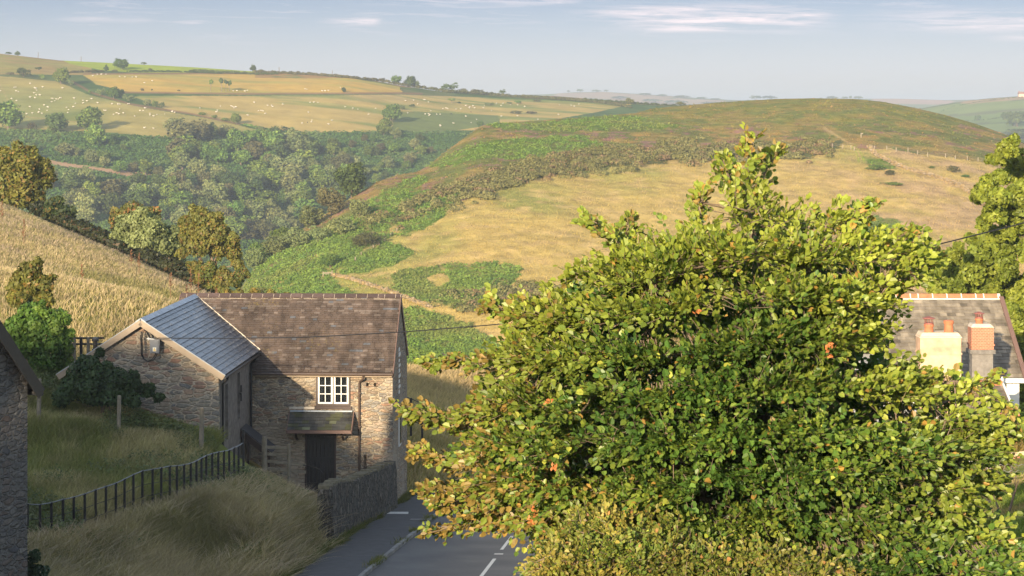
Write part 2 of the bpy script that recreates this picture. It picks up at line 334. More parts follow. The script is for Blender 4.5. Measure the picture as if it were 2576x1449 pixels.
# ================================================================== hills as lofted sheets
class Hill:
    def __init__(s, name, pxs, crest, zf, Yf, prof, back, ns, noise_amp, noise_s, paint, matl, zfun=None):
        pxs = np.asarray(pxs, float); k = [c[0] for c in crest]
        py = np.interp(pxs, k, [c[1] for c in crest]); Yc = np.interp(pxs, k, [c[2] for c in crest])
        g = np.exp(-np.linspace(-2, 2, 9)**2); g /= g.sum()
        if len(pxs) > 30:
            py = np.convolve(np.pad(py, 4, 'edge'), g, 'valid'); Yc = np.convolve(np.pad(Yc, 4, 'edge'), g, 'valid')
        zc = -(py-CY)/F*Yc
        zf = np.interp(pxs, *zip(*zf)) if isinstance(zf, list) else np.full(len(pxs), float(zf))
        Yf = np.interp(pxs, *zip(*Yf)) if isinstance(Yf, list) else np.full(len(pxs), float(Yf))
        t = np.linspace(0, 1, ns)[:, None]
        def wide(a, w=36.): 
            G = np.exp(-((pxs[:, None]-pxs[None])/(w*2.2))**2)*np.gradient(pxs)[None]; return (G@a)/G.sum(1)
        bl = np.clip(t, 0, 1)**4; zc_ = wide(zc, 60.)*(1-bl)+zc*bl; Yc_ = wide(Yc, 60.)*(1-bl)+Yc*bl
        Y = Yf+(Yc_-Yf)*t; S = prof(t); z = zf+(zc_-zf)*S
        X = (pxs-CX)/F*Y
        am = noise_amp*np.minimum(1, (1-t)*6)*np.minimum(1, t*8+.3)
        z = z+am*(fbm(X, Y, 5, noise_s)-.5)*2
        # far side falls away
        tb = np.linspace(0, 1, 14)[1:, None]; bd, bz = back
        Yb = Yc+bd*tb; zb = zc-bz*tb**1.7; Xb = (pxs-CX)/F*Yb
        s.r = ns; s.Y = np.vstack([Y, Yb]); s.X = np.vstack([X, Xb]); s.Z = np.vstack([z, zb]); s.pxs = pxs
        s.py = CY-F*s.Z/s.Y; s.PX = np.broadcast_to(pxs, s.py.shape)
        s.mn = np.minimum.accumulate(s.py, 0)
        col = paint(s.PX, s.py, s.X, s.Y)
        s.o = mk(name, np.stack([s.X, s.Y, s.Z], -1), gridfaces(*s.X.shape), matl, col=col.reshape(-1, 3), smooth=True); s.o['kind'] = 'structure'
    def hit(s, px, py):
        c = np.clip(np.searchsorted(s.pxs, px), 1, len(s.pxs)-1); f = (px-s.pxs[c-1])/(s.pxs[c]-s.pxs[c-1]); f = min(max(f, 0), 1)
        col = s.mn[:s.r, c]; i = int(np.argmax(col <= py)) if (col <= py).any() else s.r-1
        if i == 0: i = 1
        a, b = s.py[i-1, c], s.py[i, c]; u = 0 if a == b else min(max((a-py)/(a-b), 0), 1)
        Y = s.Y[i-1, c]*(1-u)+s.Y[i, c]*u; Z = (s.Z[i-1, c]*(1-u)+s.Z[i, c]*u)*(1-f)+f*(s.Z[i-1, c]*(1-u)+s.Z[i, c]*u)
        return (Wx(px, Y), Y, Z)
    def scatter(s, n, mask=None, rng=RNG):
        """n random points spread over the visible face of the hill, with their place in the photograph"""
        a = np.maximum(0, s.py[:s.r-1, :-1]-s.py[1:s.r, :-1])*(s.pxs[1:]-s.pxs[:-1])[None]
        vis = s.py[1:s.r, :-1] <= s.mn[1:s.r, :-1]+1e-6
        cx = (s.PX[:s.r-1, :-1] > -60) & (s.PX[:s.r-1, :-1] < 2640)
        a = a*vis*cx
        if mask is not None: a = a*mask(s.PX[:s.r-1, :-1], s.py[:s.r-1, :-1])
        p = (a/a.sum()).ravel(); k = rng.choice(len(p), n, p=p); i, j = np.unravel_index(k, a.shape)
        u, v = rng.random(n), rng.random(n)
        def b(A): return (A[i, j]*(1-v)+A[i, j+1]*v)*(1-u)+(A[i+1, j]*(1-v)+A[i+1, j+1]*v)*u
        return np.stack([b(s.X), b(s.Y), b(s.Z)], 1), b(np.array(s.PX)), b(s.py)

# ---- moorland hill
GOLDLINE = [(560, 800), (600, 745), (740, 660), (850, 612), (980, 568), (1130, 520), (1200, 492), (1260, 478), (1340, 450), (1450, 432), (1600, 414), (1750, 400), (2090, 392), (2120, 370), (2165, 384), (2250, 376), (2330, 392), (2420, 398), (2480, 412), (2600, 470), (3600, 700)]
PB = [
 [(1225,312),(1352,307),(1440,300),(1525,290),(1600,296),(1640,304),(1717,314),(1730,320),(1608,329),(1500,333),(1425,337),(1352,330),(1310,322),(1272,324),(1225,320)],
 [(1200,362),(1259,354),(1359,347),(1475,345),(1512,366),(1550,378),(1492,388),(1430,396),(1359,404),(1259,397),(1180,404),(1100,425),(1070,420),(1125,394),(1170,372)],
 [(925,545),(1009,494),(1075,480),(1142,470),(1148,507),(1125,545),(1065,576),(1009,590),(1000,565)],
 [(845,650),(915,628),(972,606),(1010,612),(1039,626),(1020,646),(992,662),(909,690),(850,694)],
 [(989,705),(1000,690),(1025,680),(1070,672),(1119,663),(1180,664),(1242,659),(1275,664),(1299,676),(1282,712),(1259,752),(1209,780),(1125,770),(1060,762),(1025,752),(992,730)],
 [(560,760),(590,690),(640,655),(720,610),(800,575),(880,540),(960,480),(1060,440),(1090,452),(1000,500),(930,545),(980,568),(1000,590),(940,612),(850,660),(838,700),(905,742),(1000,800),(900,1000),(560,1000)],
 [(1000,775),(1040,772),(1100,790),(1180,815),(1260,860),(1400,905),(1300,1040),(900,1040)],
 [(2140,560),(2200,545),(2260,550),(2300,580),(2280,620),(2160,620)],
 [(2165,404),(2200,398),(2240,410),(2250,428),(2195,425)],
]
def mwarp(px, py, X, Y):
    wx = (fbm(X, Y, 4, .06)-.5)*44+(fbm(X+31, Y+7, 3, .4)-.5)*30; wy = (fbm(X+99, Y, 4, .06)-.5)*22+(fbm(X-31, Y+77, 3, .4)-.5)*15
    return px+wx, py+wy, wx, wy
def paint_moor(px, py, X, Y):
    a, b, wx, wy = mwarp(px, py, X, Y)
    gl = np.interp(a, *zip(*GOLDLINE)); s = fbm(X, Y, 4, .035); f = fbm(X+7, Y*1.3, 4, .3); f2 = fbm(X-70, Y*.7, 3, .14)
    gold = L(GOLD, GREENG*1.5, sm((s-.5)*3.2)*.75); gold = L(gold, STRAW, sm((f-.5)*4)*.7)
    gold = L(gold, np.array((.40, .27, .15)), sm((a-1700)/700)*sm((f2-.35)*3)*.8)
    heath = L(HEATH, OLIVE, sm((f2-.42)*6)); heath = L(heath, np.array((.34, .19, .06)), sm((f-.56)*6)*.7)
    top = sm((340-b)/40)*sm((a-1500)/300); heath = L(heath, np.array((.20, .19, .035)), top*sm((f-.4)*5)*.7)
    low = sm((b-300)/50)*sm((gl+10-b)/30); heath = L(heath, OLIVE*.85, low*sm((f2-.4)*5)*.8)
    pm = sm((fbm(X+300, Y, 3, .11)-.52)*9)*sm((fbm(X-300, Y+50, 3, .5)-.5)*7)*sm((b-300)/25); heath = L(heath, PURP, pm*.7)
    lf = sm((1180-a)/120); heath = L(heath, np.array((.26, .17, .05)), lf*sm((f-.45)*5)*.6)
    c = np.where((b < gl)[..., None], heath, gold)
    gor = sm(1-np.abs(b-(gl-14-10*sm((1500-a)/300)))/20)*(a > 960)*(a < 2110)
    c = L(c, GORSE, sm(gor*2.2))
    br = np.zeros(px.shape, bool)
    for P in PB: br |= inpoly(a, b, P)
    br &= ~inpoly(a, b, [(1078, 700), (1095, 690), (1125, 692), (1128, 712), (1105, 722), (1082, 716)])
    bc = L(BRACK, np.array((.10, .165, .02)), sm((f-.4)*5)); bc = L(bc, np.array((.16, .15, .05)), sm((f2-.62)*7)*.7)
    c = L(c, bc, br*(.45+.5*sm((f-.3)*4)))
    # worn track up the hill and the grassy wall bank
    tr = linedist(px+wx*.15, py, [(2075, 322), (2110, 345), (2140, 362), (2160, 385), (2168, 400)]); c = L(c, STRAW*.95, sm(1-tr/6)*.85)
    for o in (-5, 5):
        tr = linedist(px, py, [(2145+o, 366), (2160+o, 384), (2168+o*1.4, 408)]); c = L(c, LIME*1.0, sm(1-tr/3.0)*.8)
    tr = linedist(px+wx*.3, py+wy*.3, [(1000, 782), (1060, 800), (1110, 820), (1200, 850)]); c = L(c, GOLD*.9, sm(1-tr/5)*.8)
    return c
M_MOOR = vcol('moor_cover', .95, .08, .28, .28, bump=.9, bdist=.6, bscale=.55)
pxs = np.concatenate([np.arange(-500, 540, 26), np.arange(540, 2640, 3.2), np.arange(2640, 4200, 40)])
moor = Hill('moorland_hill', pxs, [(-500, 1100, 420), (300, 960, 420), (560, 770, 430), (600, 745, 435), (640, 680, 445), (700, 620, 455), (760, 580, 470), (880, 500, 490), (950, 456, 500), (1000, 440, 510), (1050, 432, 520), (1080, 415, 530), (1110, 390, 540), (1150, 360, 550), (1210, 316, 560), (1260, 309, 570), (1400, 300, 590),
   (1520, 291, 600), (1600, 284, 610), (1640, 273, 620), (1800, 258, 640), (1950, 249, 650), (2050, 247, 650), (2150, 249, 650), (2220, 256, 645), (2300, 271, 640), (2380, 290, 630), (2450, 310, 620), (2540, 342, 600), (2700, 420, 580), (3000, 520, 560), (4200, 640, 540)],
   -52., 330., lambda t: 1-(1-t)**1.55, (260, 60), 330, .45, .09, paint_moor, M_MOOR)

# ---- far hillside across the valley
F_GREEN = [(-600, 110), (0, 192), (140, 205), (220, 238), (330, 264), (430, 282), (560, 306), (640, 326), (700, 348), (560, 350), (400, 345), (270, 332), (90, 325), (0, 322), (-600, 330)]
F_GOLD1 = [(205, 186), (640, 186), (900, 197), (1005, 219), (1012, 233), (600, 237), (330, 231), (240, 212)]
F_GOLD2 = [(330, 241), (1000, 238), (1235, 246), (1590, 262), (1500, 283), (1200, 328), (1000, 332), (740, 332), (640, 318), (430, 277)]
F_LIME = [(90, 120), (100, 146), (350, 158), (500, 166), (700, 175), (640, 183), (560, 186), (330, 182), (260, 177), (175, 160)]
F_STUB = [(100, 398), (180, 412), (280, 425), (400, 440), (340, 446), (240, 430), (130, 416), (90, 412)]
def paint_far(px, py, X, Y):
    wx = (fbm(X, Y, 4, .02)-.5)*14; wy = (fbm(X+99, Y, 4, .02)-.5)*7
    a, b = px+wx*.6, py+wy*.6; s = fbm(X, Y, 4, .012); f = fbm(X+7, Y, 4, .1); f3 = fbm(X, Y*3, 3, .02)
    c = L(np.array((.055, .10, .022)), np.array((.085, .13, .03)), sm((f-.4)*4)); c = L(c, np.array((.16, .15, .06)), sm((s-.6)*8)*.6)
    c = np.where(inpoly(a, b, F_GREEN)[..., None], L(L(np.array((.24, .24, .075)), np.array((.14, .17, .04)), sm((f3-.4)*4)), GOLD, sm((s-.45)*4)*.6), c)
    c = np.where(inpoly(a, b, F_GOLD2)[..., None], L(L(GOLD*.95, np.array((.20, .22, .055)), sm((f3-.42)*4)), STRAW*.85, sm((s-.55)*5)*.5), c)
    c = np.where(inpoly(a, b, [(1000, 280), (1250, 290), (1260, 312), (1100, 335), (980, 335), (990, 300)])[..., None], L(np.array((.13, .16, .045)), c, sm((s-.5)*5)), c)
    c = np.where(inpoly(a, b, F_GOLD1)[..., None], L(np.array((.46, .30, .065)), np.array((.34, .28, .06)), sm((f3-.42)*4)), c)
    c = np.where((b < 188)[..., None] & (a < 230)[..., None], L(np.array((.25, .22, .06)), np.array((.30, .21, .07)), sm((f-.4)*4)), c)
    br = linedist(a, b, [(60, 138), (180, 152), (290, 172)]); c = L(c, np.array((.22, .14, .06)), sm(1.3-br/7)*.9)
    c = np.where((b > 100)[..., None] & inpoly(px, py+wy*.2, F_LIME)[..., None], LIME, c)
    c = np.where(((a > 640) & (b < 196) & (a < 930))[..., None], L(np.array((.30, .18, .06)), OLIVE, sm((f-.45)*5)), c)
    c = np.where(((a > 900) & (b < np.interp(a, [900, 1000, 1250, 1600, 1800], [200, 218, 243, 262, 275])))[..., None], L(OLIVE, np.array((.24, .15, .07)), sm((f-.45)*5)), c)
    c = np.where(inpoly(a, b, F_STUB)[..., None], np.array((.34, .22, .13)), c)
    for Ln, w in [([(300, 232), (620, 236), (1000, 234), (1060, 236)], 3.0), ([(210, 186), (640, 184)], 3), ([(180, 205), (230, 233), (330, 262), (480, 286), (600, 312)], 3.2)]:
        d = linedist(a, py, Ln); c = L(c, np.array((.22, .125, .06)), sm(1.25-d/w)*.85)
    for Ln, w in [([(-10, 196), (40, 290), (90, 296), (300, 318)], 2.0), ([(910, 432), (960, 410), (1040, 385), (1150, 372)], 3.), ([(560, 395), (700, 420), (860, 400)], 2.5), ([(930, 458), (1000, 440), (1010, 420)], 3.)]:
        d = linedist(px+wx*.3, py+wy*.5, Ln); c = L(c, STRAW*.8, sm(1-d/w)*.7)
    return c
M_FAR = vcol('far_field_cover', .95, .05, .14, .09, bump=.5, bdist=.6, bscale=.3)
pxs = np.concatenate([np.arange(-1400, -40, 40), np.arange(-40, 2100, 3.4), np.arange(2100, 4200, 60)])
farh = Hill('far_hillside', pxs, [(-1400, 60, 1350), (-600, 95, 1300), (0, 135, 1250), (80, 144, 1250), (150, 152, 1250), (350, 162, 1250), (500, 170, 1250), (640, 180, 1250), (740, 183, 1250), (850, 187, 1250), (900, 194, 1250), (1000, 214, 1250), (1100, 229, 1260), (1230, 238, 1280), (1400, 242, 1300),
   (1500, 250, 1300), (1700, 266, 1300), (1850, 280, 1320), (2100, 310, 1300), (4200, 500, 1200)], -66., [(-1400, 640), (300, 690), (700, 760), (1000, 780), (1400, 700), (4200, 600)], lambda t: .30*t+.70*t**.85 if False else (t*1.0+.12*np.sin(np.pi*t)), (700, 90), 300, 1.6, .012, paint_far, M_FAR)

# ---- distant hills on the skyline
def paint_dist(bands):
    def p(px, py, X, Y):
        c = np.zeros(px.shape+(3,)); c[:] = OLIVE; w = (fbm(X, Y, 3, .004)-.5)*6
        f = fbm(X, Y, 4, .01); c = L(np.array((.10, .13, .05)), np.array((.16, .17, .07)), sm((f-.4)*4))
        for P, k in bands: c = np.where(inpoly(px+w, py+w*.3, P)[..., None], np.array(k), c)
        return c
    return p
M_DIST = vcol('distant_cover', .95, .05, .12, .02)
dpx = np.arange(-2500, 6000, 9.)
ridge = Hill('distant_ridge', dpx, [(-2500, 200, 4200), (600, 240, 4200), (1200, 240, 4200), (1380, 237, 4200), (1440, 232, 4200), (1520, 231, 4200), (1600, 236, 4200), (1700, 242, 4200), (1760, 247, 4200), (1850, 252, 4200), (2000, 250, 4200), (2250, 248, 4200), (2380, 252, 4200), (2700, 246, 4200), (6000, 190, 4200)],
   -74., 2600., lambda t: t, (2500, 120), 60, 3., .003, paint_dist([([(1380, 235), (1520, 231), (1700, 244), (1640, 256), (1500, 248), (1400, 244)], (.34, .24, .15)), ([(1520, 252), (1600, 245), (1820, 252), (1840, 262), (1560, 262)], (.36, .25, .15)), ([(1180, 240), (1400, 236), (1380, 250), (1200, 250)], (.18, .21, .08)),
   ([(2190, 246), (2395, 252), (2395, 265), (2190, 262)], (.40, .26, .18)), ([(2250, 262), (2400, 262), (2400, 280), (2250, 285)], (.17, .21, .08))]), M_DIST)
slope = Hill('distant_slope', dpx, [(-2500, 420, 2300), (1900, 330, 2300), (2150, 300, 2300), (2260, 284, 2300), (2330, 270, 2300), (2400, 258, 2300), (2470, 249, 2300), (2576, 241, 2300), (2800, 225, 2300), (6000, 150, 2300)],
   -74., 1200., lambda t: t, (900, 120), 90, 3., .004, paint_dist([([(2180, 330), (2210, 292), (2400, 262), (2576, 252), (3200, 230), (3200, 268), (2576, 272), (2390, 288), (2300, 300)], (.19, .235, .07)), ([(2300, 304), (2576, 278), (3200, 270), (3200, 310), (2530, 305), (2420, 312)], (.16, .215, .06)),
   ([(2400, 256), (2576, 241), (3200, 215), (3200, 235), (2576, 250), (2440, 262)], (.33, .23, .13)), ([(2400, 316), (2600, 308), (2600, 330), (2450, 330)], (.17, .22, .06))]), M_DIST)
# ================================================================== vegetation tools
def leafmat(name, rough=.6, spec=.25, trans=.25, rnd=.25, scale=.6, var=.3):
    m, nt, ns, ln, b = mat(name)
    at = N(ns, 'Attribute', attribute_name='col'); tc = N(ns, 'TexCoord'); oi = N(ns, 'ObjectInfo')
    nz = N(ns, 'TexNoise', i_Scale=scale, i_Detail=3); ln.new(tc.outputs['Object'], nz.inputs['Vector'])
    mr = N(ns, 'MapRange', i_1=.3, i_2=.7, i_3=1-var, i_4=1+var); ln.new(nz.outputs['Fac'], mr.inputs[0])
    mo = N(ns, 'MapRange', i_1=0, i_2=1, i_3=1-rnd, i_4=1+rnd); ln.new(oi.outputs['Random'], mo.inputs[0])
    hr = N(ns, 'MapRange', i_1=0, i_2=1, i_3=.5+.07*rnd, i_4=.5-.09*rnd)
    w = N(ns, 'Math', operation='FRACT'); w2 = N(ns, 'Math', operation='MULTIPLY', i_1=7.31); ln.new(oi.outputs['Random'], w2.inputs[0]); ln.new(w2.outputs[0], w.inputs[0]); ln.new(w.outputs[0], hr.inputs[0])
    mm = N(ns, 'Math', operation='MULTIPLY'); ln.new(mr.outputs[0], mm.inputs[0]); ln.new(mo.outputs[0], mm.inputs[1])
    hs = N(ns, 'HueSaturation'); ln.new(hr.outputs[0], hs.inputs['Hue']); ln.new(at.outputs['Color'], hs.inputs['Color']); ln.new(mm.outputs[0], hs.inputs['Value'])
    ln.new(hs.outputs[0], b.inputs['Base Color']); b.inputs['Roughness'].default_value = rough; b.inputs['Specular IOR Level'].default_value = spec
    if trans:
        tr = N(ns, 'BsdfTranslucent'); ms = N(ns, 'MixShader', i_0=trans)
        t2 = N(ns, 'VectorMath', operation='MULTIPLY', i_1=(1.1, 1.25, .4)); ln.new(hs.outputs[0], t2.inputs[0]); ln.new(t2.outputs[0], tr.inputs[0])
        ln.new(b.outputs[0], ms.inputs[1]); ln.new(tr.outputs[0], ms.inputs[2]); ln.new(ms.outputs[0], ns['Material Output'].inputs[0])
    return m
M_FOL = leafmat('tree_foliage', .7, .15, .15, .28)
M_FOLN = leafmat('bush_foliage', .55, .3, .25, .0, 1.2)
M_BARK = plain('bark', (.16, .12, .085), .9, var=.35, scale=6, bump=.6)
M_GRASS = leafmat('grass_blades', .7, .2, .3, .0, .5, .22)
def quads(O, A, S):     # centre, half axis, half side -> rhombus-like quads
    V = np.stack([O-A, O+S*.8-A*.1, O+A, O-S*.8+A*.1], 1).reshape(-1, 3)
    return V, np.arange(len(V)).reshape(-1, 4)
def crown_pts(lobes, n, rng, zs=.85, low=-.35):
    lobes = np.asarray(lobes, float); r = lobes[:, 3]; k = rng.choice(len(lobes), n*2, p=r**2/(r**2).sum())
    d = norm(rng.normal(size=(n*2, 3))); d[:, 2] = np.where(d[:, 2] < low, -d[:, 2]*.6, d[:, 2]); d = norm(d)
    rad = r[k]*(1.14-.50*rng.random(n*2)**1.6)
    P = lobes[k, :3]+d*rad[:, None]*np.array([1, 1, zs])
    c32 = (lobes[:, :3]/np.array([1, 1, zs])).astype(np.float32); r2 = ((lobes[:, 3]*.58)**2).astype(np.float32); ok = np.ones(len(P), bool); cc = (c32**2).sum(1)
    for i in range(0, len(P), 20000):
        p32 = (P[i:i+20000]/np.array([1, 1, zs])); p32 = (p32-c32.mean(0)).astype(np.float32); c0 = c32-c32.mean(0); d2 = (p32**2).sum(1)[:, None]+(c0**2).sum(1)[None]-2*p32@c0.T
        ins = d2 < r2[None]; ins[np.arange(len(p32)), k[i:i+20000]] = False; ok[i:i+20000] = ~ins.any(1)
    return P[ok][:n], d[ok][:n], k[ok][:n]
def sublobes(lobes, rng, m=6, k=.40, keep=.80):
    out = [(a, b, c, r*keep) for a, b, c, r in lobes]
    for a, b, c, r in lobes:
        for _ in range(m):
            d = rng.normal(size=3); d /= np.linalg.norm(d); q = r*rng.uniform(.62, .95); out.append((a+d[0]*q, b+d[1]*q, c+d[2]*q, r*k*rng.uniform(.6, 1.2)))
    return out
def crown(lobes, n, size, pal, rng, zs=.85, low=-.35, jit=.75, flat=.0):
    P, d, k = crown_pts(lobes, n, rng, zs, low); m = len(P)
    nn = norm(d+rng.normal(size=(m, 3))*jit*.6+np.array([0, 0, flat])); a = norm(np.cross(nn, rng.normal(size=(m, 3)))); s = np.cross(nn, a)
    sz = size*(.6+.8*rng.random(m))[:, None]
    V, Q = quads(P, a*sz, s*sz*.75)
    pal = np.asarray(pal, float); lk = rng.random(len(lobes))
    c = L(pal[0], pal[1], np.clip(lk[k]*.9+rng.normal(size=m)*.22, 0, 1))
    if len(pal) > 2: c = np.where((rng.random(m) < .12)[:, None], pal[2], c)
    c = c*(.8+.4*rng.random(m))[:, None]
    return V, Q, np.repeat(c, 4, 0)
def blob_lobes(rng, n=9, w=1., h=1., base=.2, top=1., rr=(.24, .36)):
    """lobes of an uneven crown in a box w wide that stands between base*h and top*h"""
    out = []
    cz = (base+top)/2*h; hz = (top-base)/2*h; hw = w/2
    for i in range(n):
        d = norm(rng.normal(size=3)); r = rng.uniform(*rr)*min(w, h*1.1)
        p = d*rng.random()**.33*np.array([max(hw-r*.9, 0.02), max(hw-r*.9, .02), max(hz-r*.75, .02)]); out.append((p[0], p[1], cz+p[2], r))
    out.append((0, 0, cz, min(w, hz*2)*.36))
    return out
def trunk_mb(rng, h, r, tips, n=6):
    mb = MB(); top = np.array([rng.normal()*.03*h, rng.normal()*.03*h, h*.45])
    mb.tube([(0, 0, -.06*h), (0, 0, h*.2), top], [r, r*.8, r*.6], n)
    for t in tips:
        t = np.array(t); m = top*.5+t*.5+np.array([0, 0, -.04*h]); mb.tube([top*.85, m, t], [r*.5, r*.3, r*.1], 5)
    return mb
PALS = {'green': [(.07, .125, .024), (.155, .215, .04)], 'dark': [(.05, .08, .022), (.09, .125, .03)], 'grey': [(.11, .145, .05), (.20, .22, .08)],
        'gold': [(.14, .15, .03), (.21, .19, .04)], 'brown': [(.09, .095, .035), (.125, .115, .045)], 'pale': [(.15, .18, .065), (.22, .25, .10)], 'bright': [(.12, .19, .02), (.19, .26, .03)]}
PROTO = {}
def proto(kind, shape, nq=900, size=.055, seed=1):
    key = (kind, shape, nq, seed)
    if key in PROTO: return PROTO[key], True
    rng = np.random.default_rng(seed*31+len(kind)+len(shape))
    o = empty('tree' if shape != 'bush' else 'bush', (0, 0, 0), None, None)
    if shape == 'round': lb = blob_lobes(rng, 14, 1.1, 1, .0, 1.0, (.18, .30))
    elif shape == 'tall': lb = blob_lobes(rng, 14, .85, 1, -.04, 1.0, (.17, .26))
    elif shape == 'flat': lb = blob_lobes(rng, 7, 1.3, 1, .5, 1.0, (.2, .28))
    elif shape == 'stem': lb = blob_lobes(rng, 6, .62, 1, .55, 1.0, (.14, .22))
    else: lb = [(a, b, c*.9, r) for a, b, c, r in blob_lobes(rng, 9, 1.5, 1, -.1, 1., (.28, .40))]
    V, Q, c = crown(sublobes(lb, rng, 5) if nq > 600 else lb, nq, size, PALS[kind], rng, low=-.75 if shape != 'bush' else -.3)
    mk('crown' if shape != 'bush' else 'foliage', V, Q, M_FOL, o, c)
    if shape != 'bush': trunk_mb(rng, 1., .035, [np.array(q[:3])*.9 for q in lb[:4]], 5).build('trunk', M_BARK, o)
    else:
        mb = MB(); [mb.tube([(rng.normal()*.1, rng.normal()*.1, -.1), np.array(q[:3])*.8], [.03, .012], 4) for q in lb[:4]]; mb.build('stem', M_BARK, o)
    PROTO[key] = o; return o, False
USED = set()
def place_tree(p, h, w=None, kind='green', shape='round', label=None, cat='tree', group=None, name=None, nq=900, size=.055, seed=1, rz=None):
    base, _ = proto(kind, shape, nq, size, seed)
    ratio = {'round': 1.1, 'tall': .85, 'flat': 1.3, 'stem': .62, 'bush': 1.5}[shape]
    sx = (w or h*ratio)/ratio
    rzv = random.uniform(0, 6.28) if rz is None else rz
    key = (kind, shape, nq, seed)
    if key in USED: o = copy_thing(base, p, rzv, (sx, sx, h))
    else: o = base; o.location = p; o.rotation_euler = (0, 0, rzv); o.scale = (sx, sx, h); USED.add(key)
    if name: o.name = name
    tag(o, label, cat, group); return o
def on(hill, px, py, hp, wp=None, **k):
    """a tree on a hill: its foot, height and width in the photograph's pixels"""
    p = hill.hit(px, py); s = p[1]/F
    return place_tree(p, hp*s, wp*s if wp else None, **k)

def blades(P, h, w, lean, cb, ct, rng, seg=3, curl=.5):
    """bent grass blades; cb, ct = base and tip colours"""
    n = len(P); h = np.broadcast_to(h, (n,)); w = np.broadcast_to(w, (n,))
    az = rng.random(n)*2*math.pi; face = np.stack([np.cos(az), np.sin(az), np.zeros(n)], 1)
    d = np.stack([rng.normal(size=n)*lean+lean*.25, rng.normal(size=n)*lean, np.ones(n)], 1); d = norm(d)
    bend = np.stack([rng.normal(size=n)+.25, rng.normal(size=n), -np.abs(rng.normal(size=n))*.4], 1)*curl*.35
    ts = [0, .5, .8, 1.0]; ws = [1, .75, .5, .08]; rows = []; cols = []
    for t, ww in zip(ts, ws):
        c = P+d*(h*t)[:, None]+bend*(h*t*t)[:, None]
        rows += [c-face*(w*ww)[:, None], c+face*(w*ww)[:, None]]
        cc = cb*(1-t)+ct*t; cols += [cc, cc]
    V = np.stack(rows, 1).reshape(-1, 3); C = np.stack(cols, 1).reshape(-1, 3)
    b = (np.arange(n)*8)[:, None]; Q = np.vstack([b+np.array([0, 1, 3, 2]), b+np.array([2, 3, 5, 4]), b+np.array([4, 5, 7, 6])])
    return V, Q, C

# ================================================================== cover of the moorland hill
rng = np.random.default_rng(11)
def in_bracken(a, b):
    r = np.zeros(np.shape(a), bool)
    for P in PB: r |= inpoly(a, b, P)
    return r & ~inpoly(a, b, [(1078, 700), (1095, 690), (1125, 692), (1128, 712), (1105, 722), (1082, 716)])
def warp(P, px, py):
    return mwarp(px, py, P[:, 0], P[:, 1])[:2]
def clumps(P, n, spread, hgt, size, cols, rng, up=.3):
    m = len(P); Q0 = np.repeat(P, n, 0); c = np.repeat(cols, n, 0)
    d = norm(rng.normal(size=(m*n, 3))); d[:, 2] = np.abs(d[:, 2])
    O = Q0+d*np.array([spread, spread, hgt])*(.5+.5*rng.random(m*n))[:, None]
    nn = norm(d*.7+np.array([0, -.3, up])+rng.normal(size=(m*n, 3))*.30); a = norm(np.cross(nn, rng.normal(size=(m*n, 3)))); s = np.cross(nn, a)
    sz = size*(.6+.8*rng.random(m*n))[:, None]
    V, Q = quads(O, a*sz, s*sz*.7); return V, Q, np.repeat(c*(.75+.5*rng.random(m*n))[:, None], 4, 0)
def stuff(name, V, Q, m, c, label=None): o = mk(name, V, Q, m, col=c); o['kind'] = 'stuff'; return o
P, px, py = moor.scatter(80000, lambda a, b: ((a < 1800) & (b > 280))*1.+(a > 2100)*.2); a_, b_ = warp(P, px, py); k = in_bracken(a_, b_) & (rng.random(len(P)) < .35+1.2*(fbm(P[:, 0], P[:, 1], 3, .12)-.25)); P = P[k]
f = fbm(P[:, 0], P[:, 1], 4, .3); c = L(BRACK*1.25, np.array((.16, .23, .04)), sm((f-.4)*5)); f2_ = fbm(P[:, 0]+5, P[:, 1], 3, .05); c = L(c, np.array((.20, .20, .055)), sm((f2_-.5)*5)*.6)
V, Q, C = clumps(P, 7, .6, .6, .21, c, rng); stuff('bracken', V, Q, M_FOL, C)
P, px, py = moor.scatter(30000); a, b = warp(P, px, py); gl = np.interp(a, *zip(*GOLDLINE)); k = (b < gl) & ~in_bracken(a, b); P, a, b = P[k], a[k], b[k]
f = fbm(P[:, 0]-70, P[:, 1]*.7, 3, .14); c = L(HEATH, OLIVE, sm((f-.42)*6)); c = L(c, np.array((.20, .19, .035)), (sm((330-b)/40)*.6)); c = np.where((rng.random(len(c)) < .12)[:, None], np.array((.30, .18, .07)), c)
pm = sm((fbm(P[:, 0]+300, P[:, 1], 3, .11)-.52)*9)*sm((fbm(P[:, 0]-300, P[:, 1]+50, 3, .5)-.5)*7)*sm((b-300)/25)*(rng.random(len(c)) < .5); c = L(c*1.15, np.array((.26, .12, .14)), pm)
V, Q, C = clumps(P, 5, .55, .35, .19, c, rng); stuff('heather', V, Q, M_FOL, C)
P, px, py = moor.scatter(75000); a, b = warp(P, px, py); gl = np.interp(a, *zip(*GOLDLINE)); k = (b > gl) & ~in_bracken(a, b); P = P[k]; a = a[k]
f = fbm(P[:, 0]+7, P[:, 1]*1.3, 4, .3); s = fbm(P[:, 0], P[:, 1], 4, .035)
c = L(GOLD, STRAW, sm((f-.45)*4)); c = L(c, GREENG*1.7, sm((s-.5)*3.2)[..., ]*(rng.random(len(P)) < .6)*.8); c = L(c, np.array((.42, .28, .16)), sm((a-1700)/700)*(rng.random(len(P)) < .5)*.8)
n = len(P); hh = .25+.35*rng.random(n)**2
V, Q, C = blades(P, hh, .07, .5, c*.9, c*1.1, rng, curl=.9); stuff('moor_grass', V, Q, M_GRASS, C)
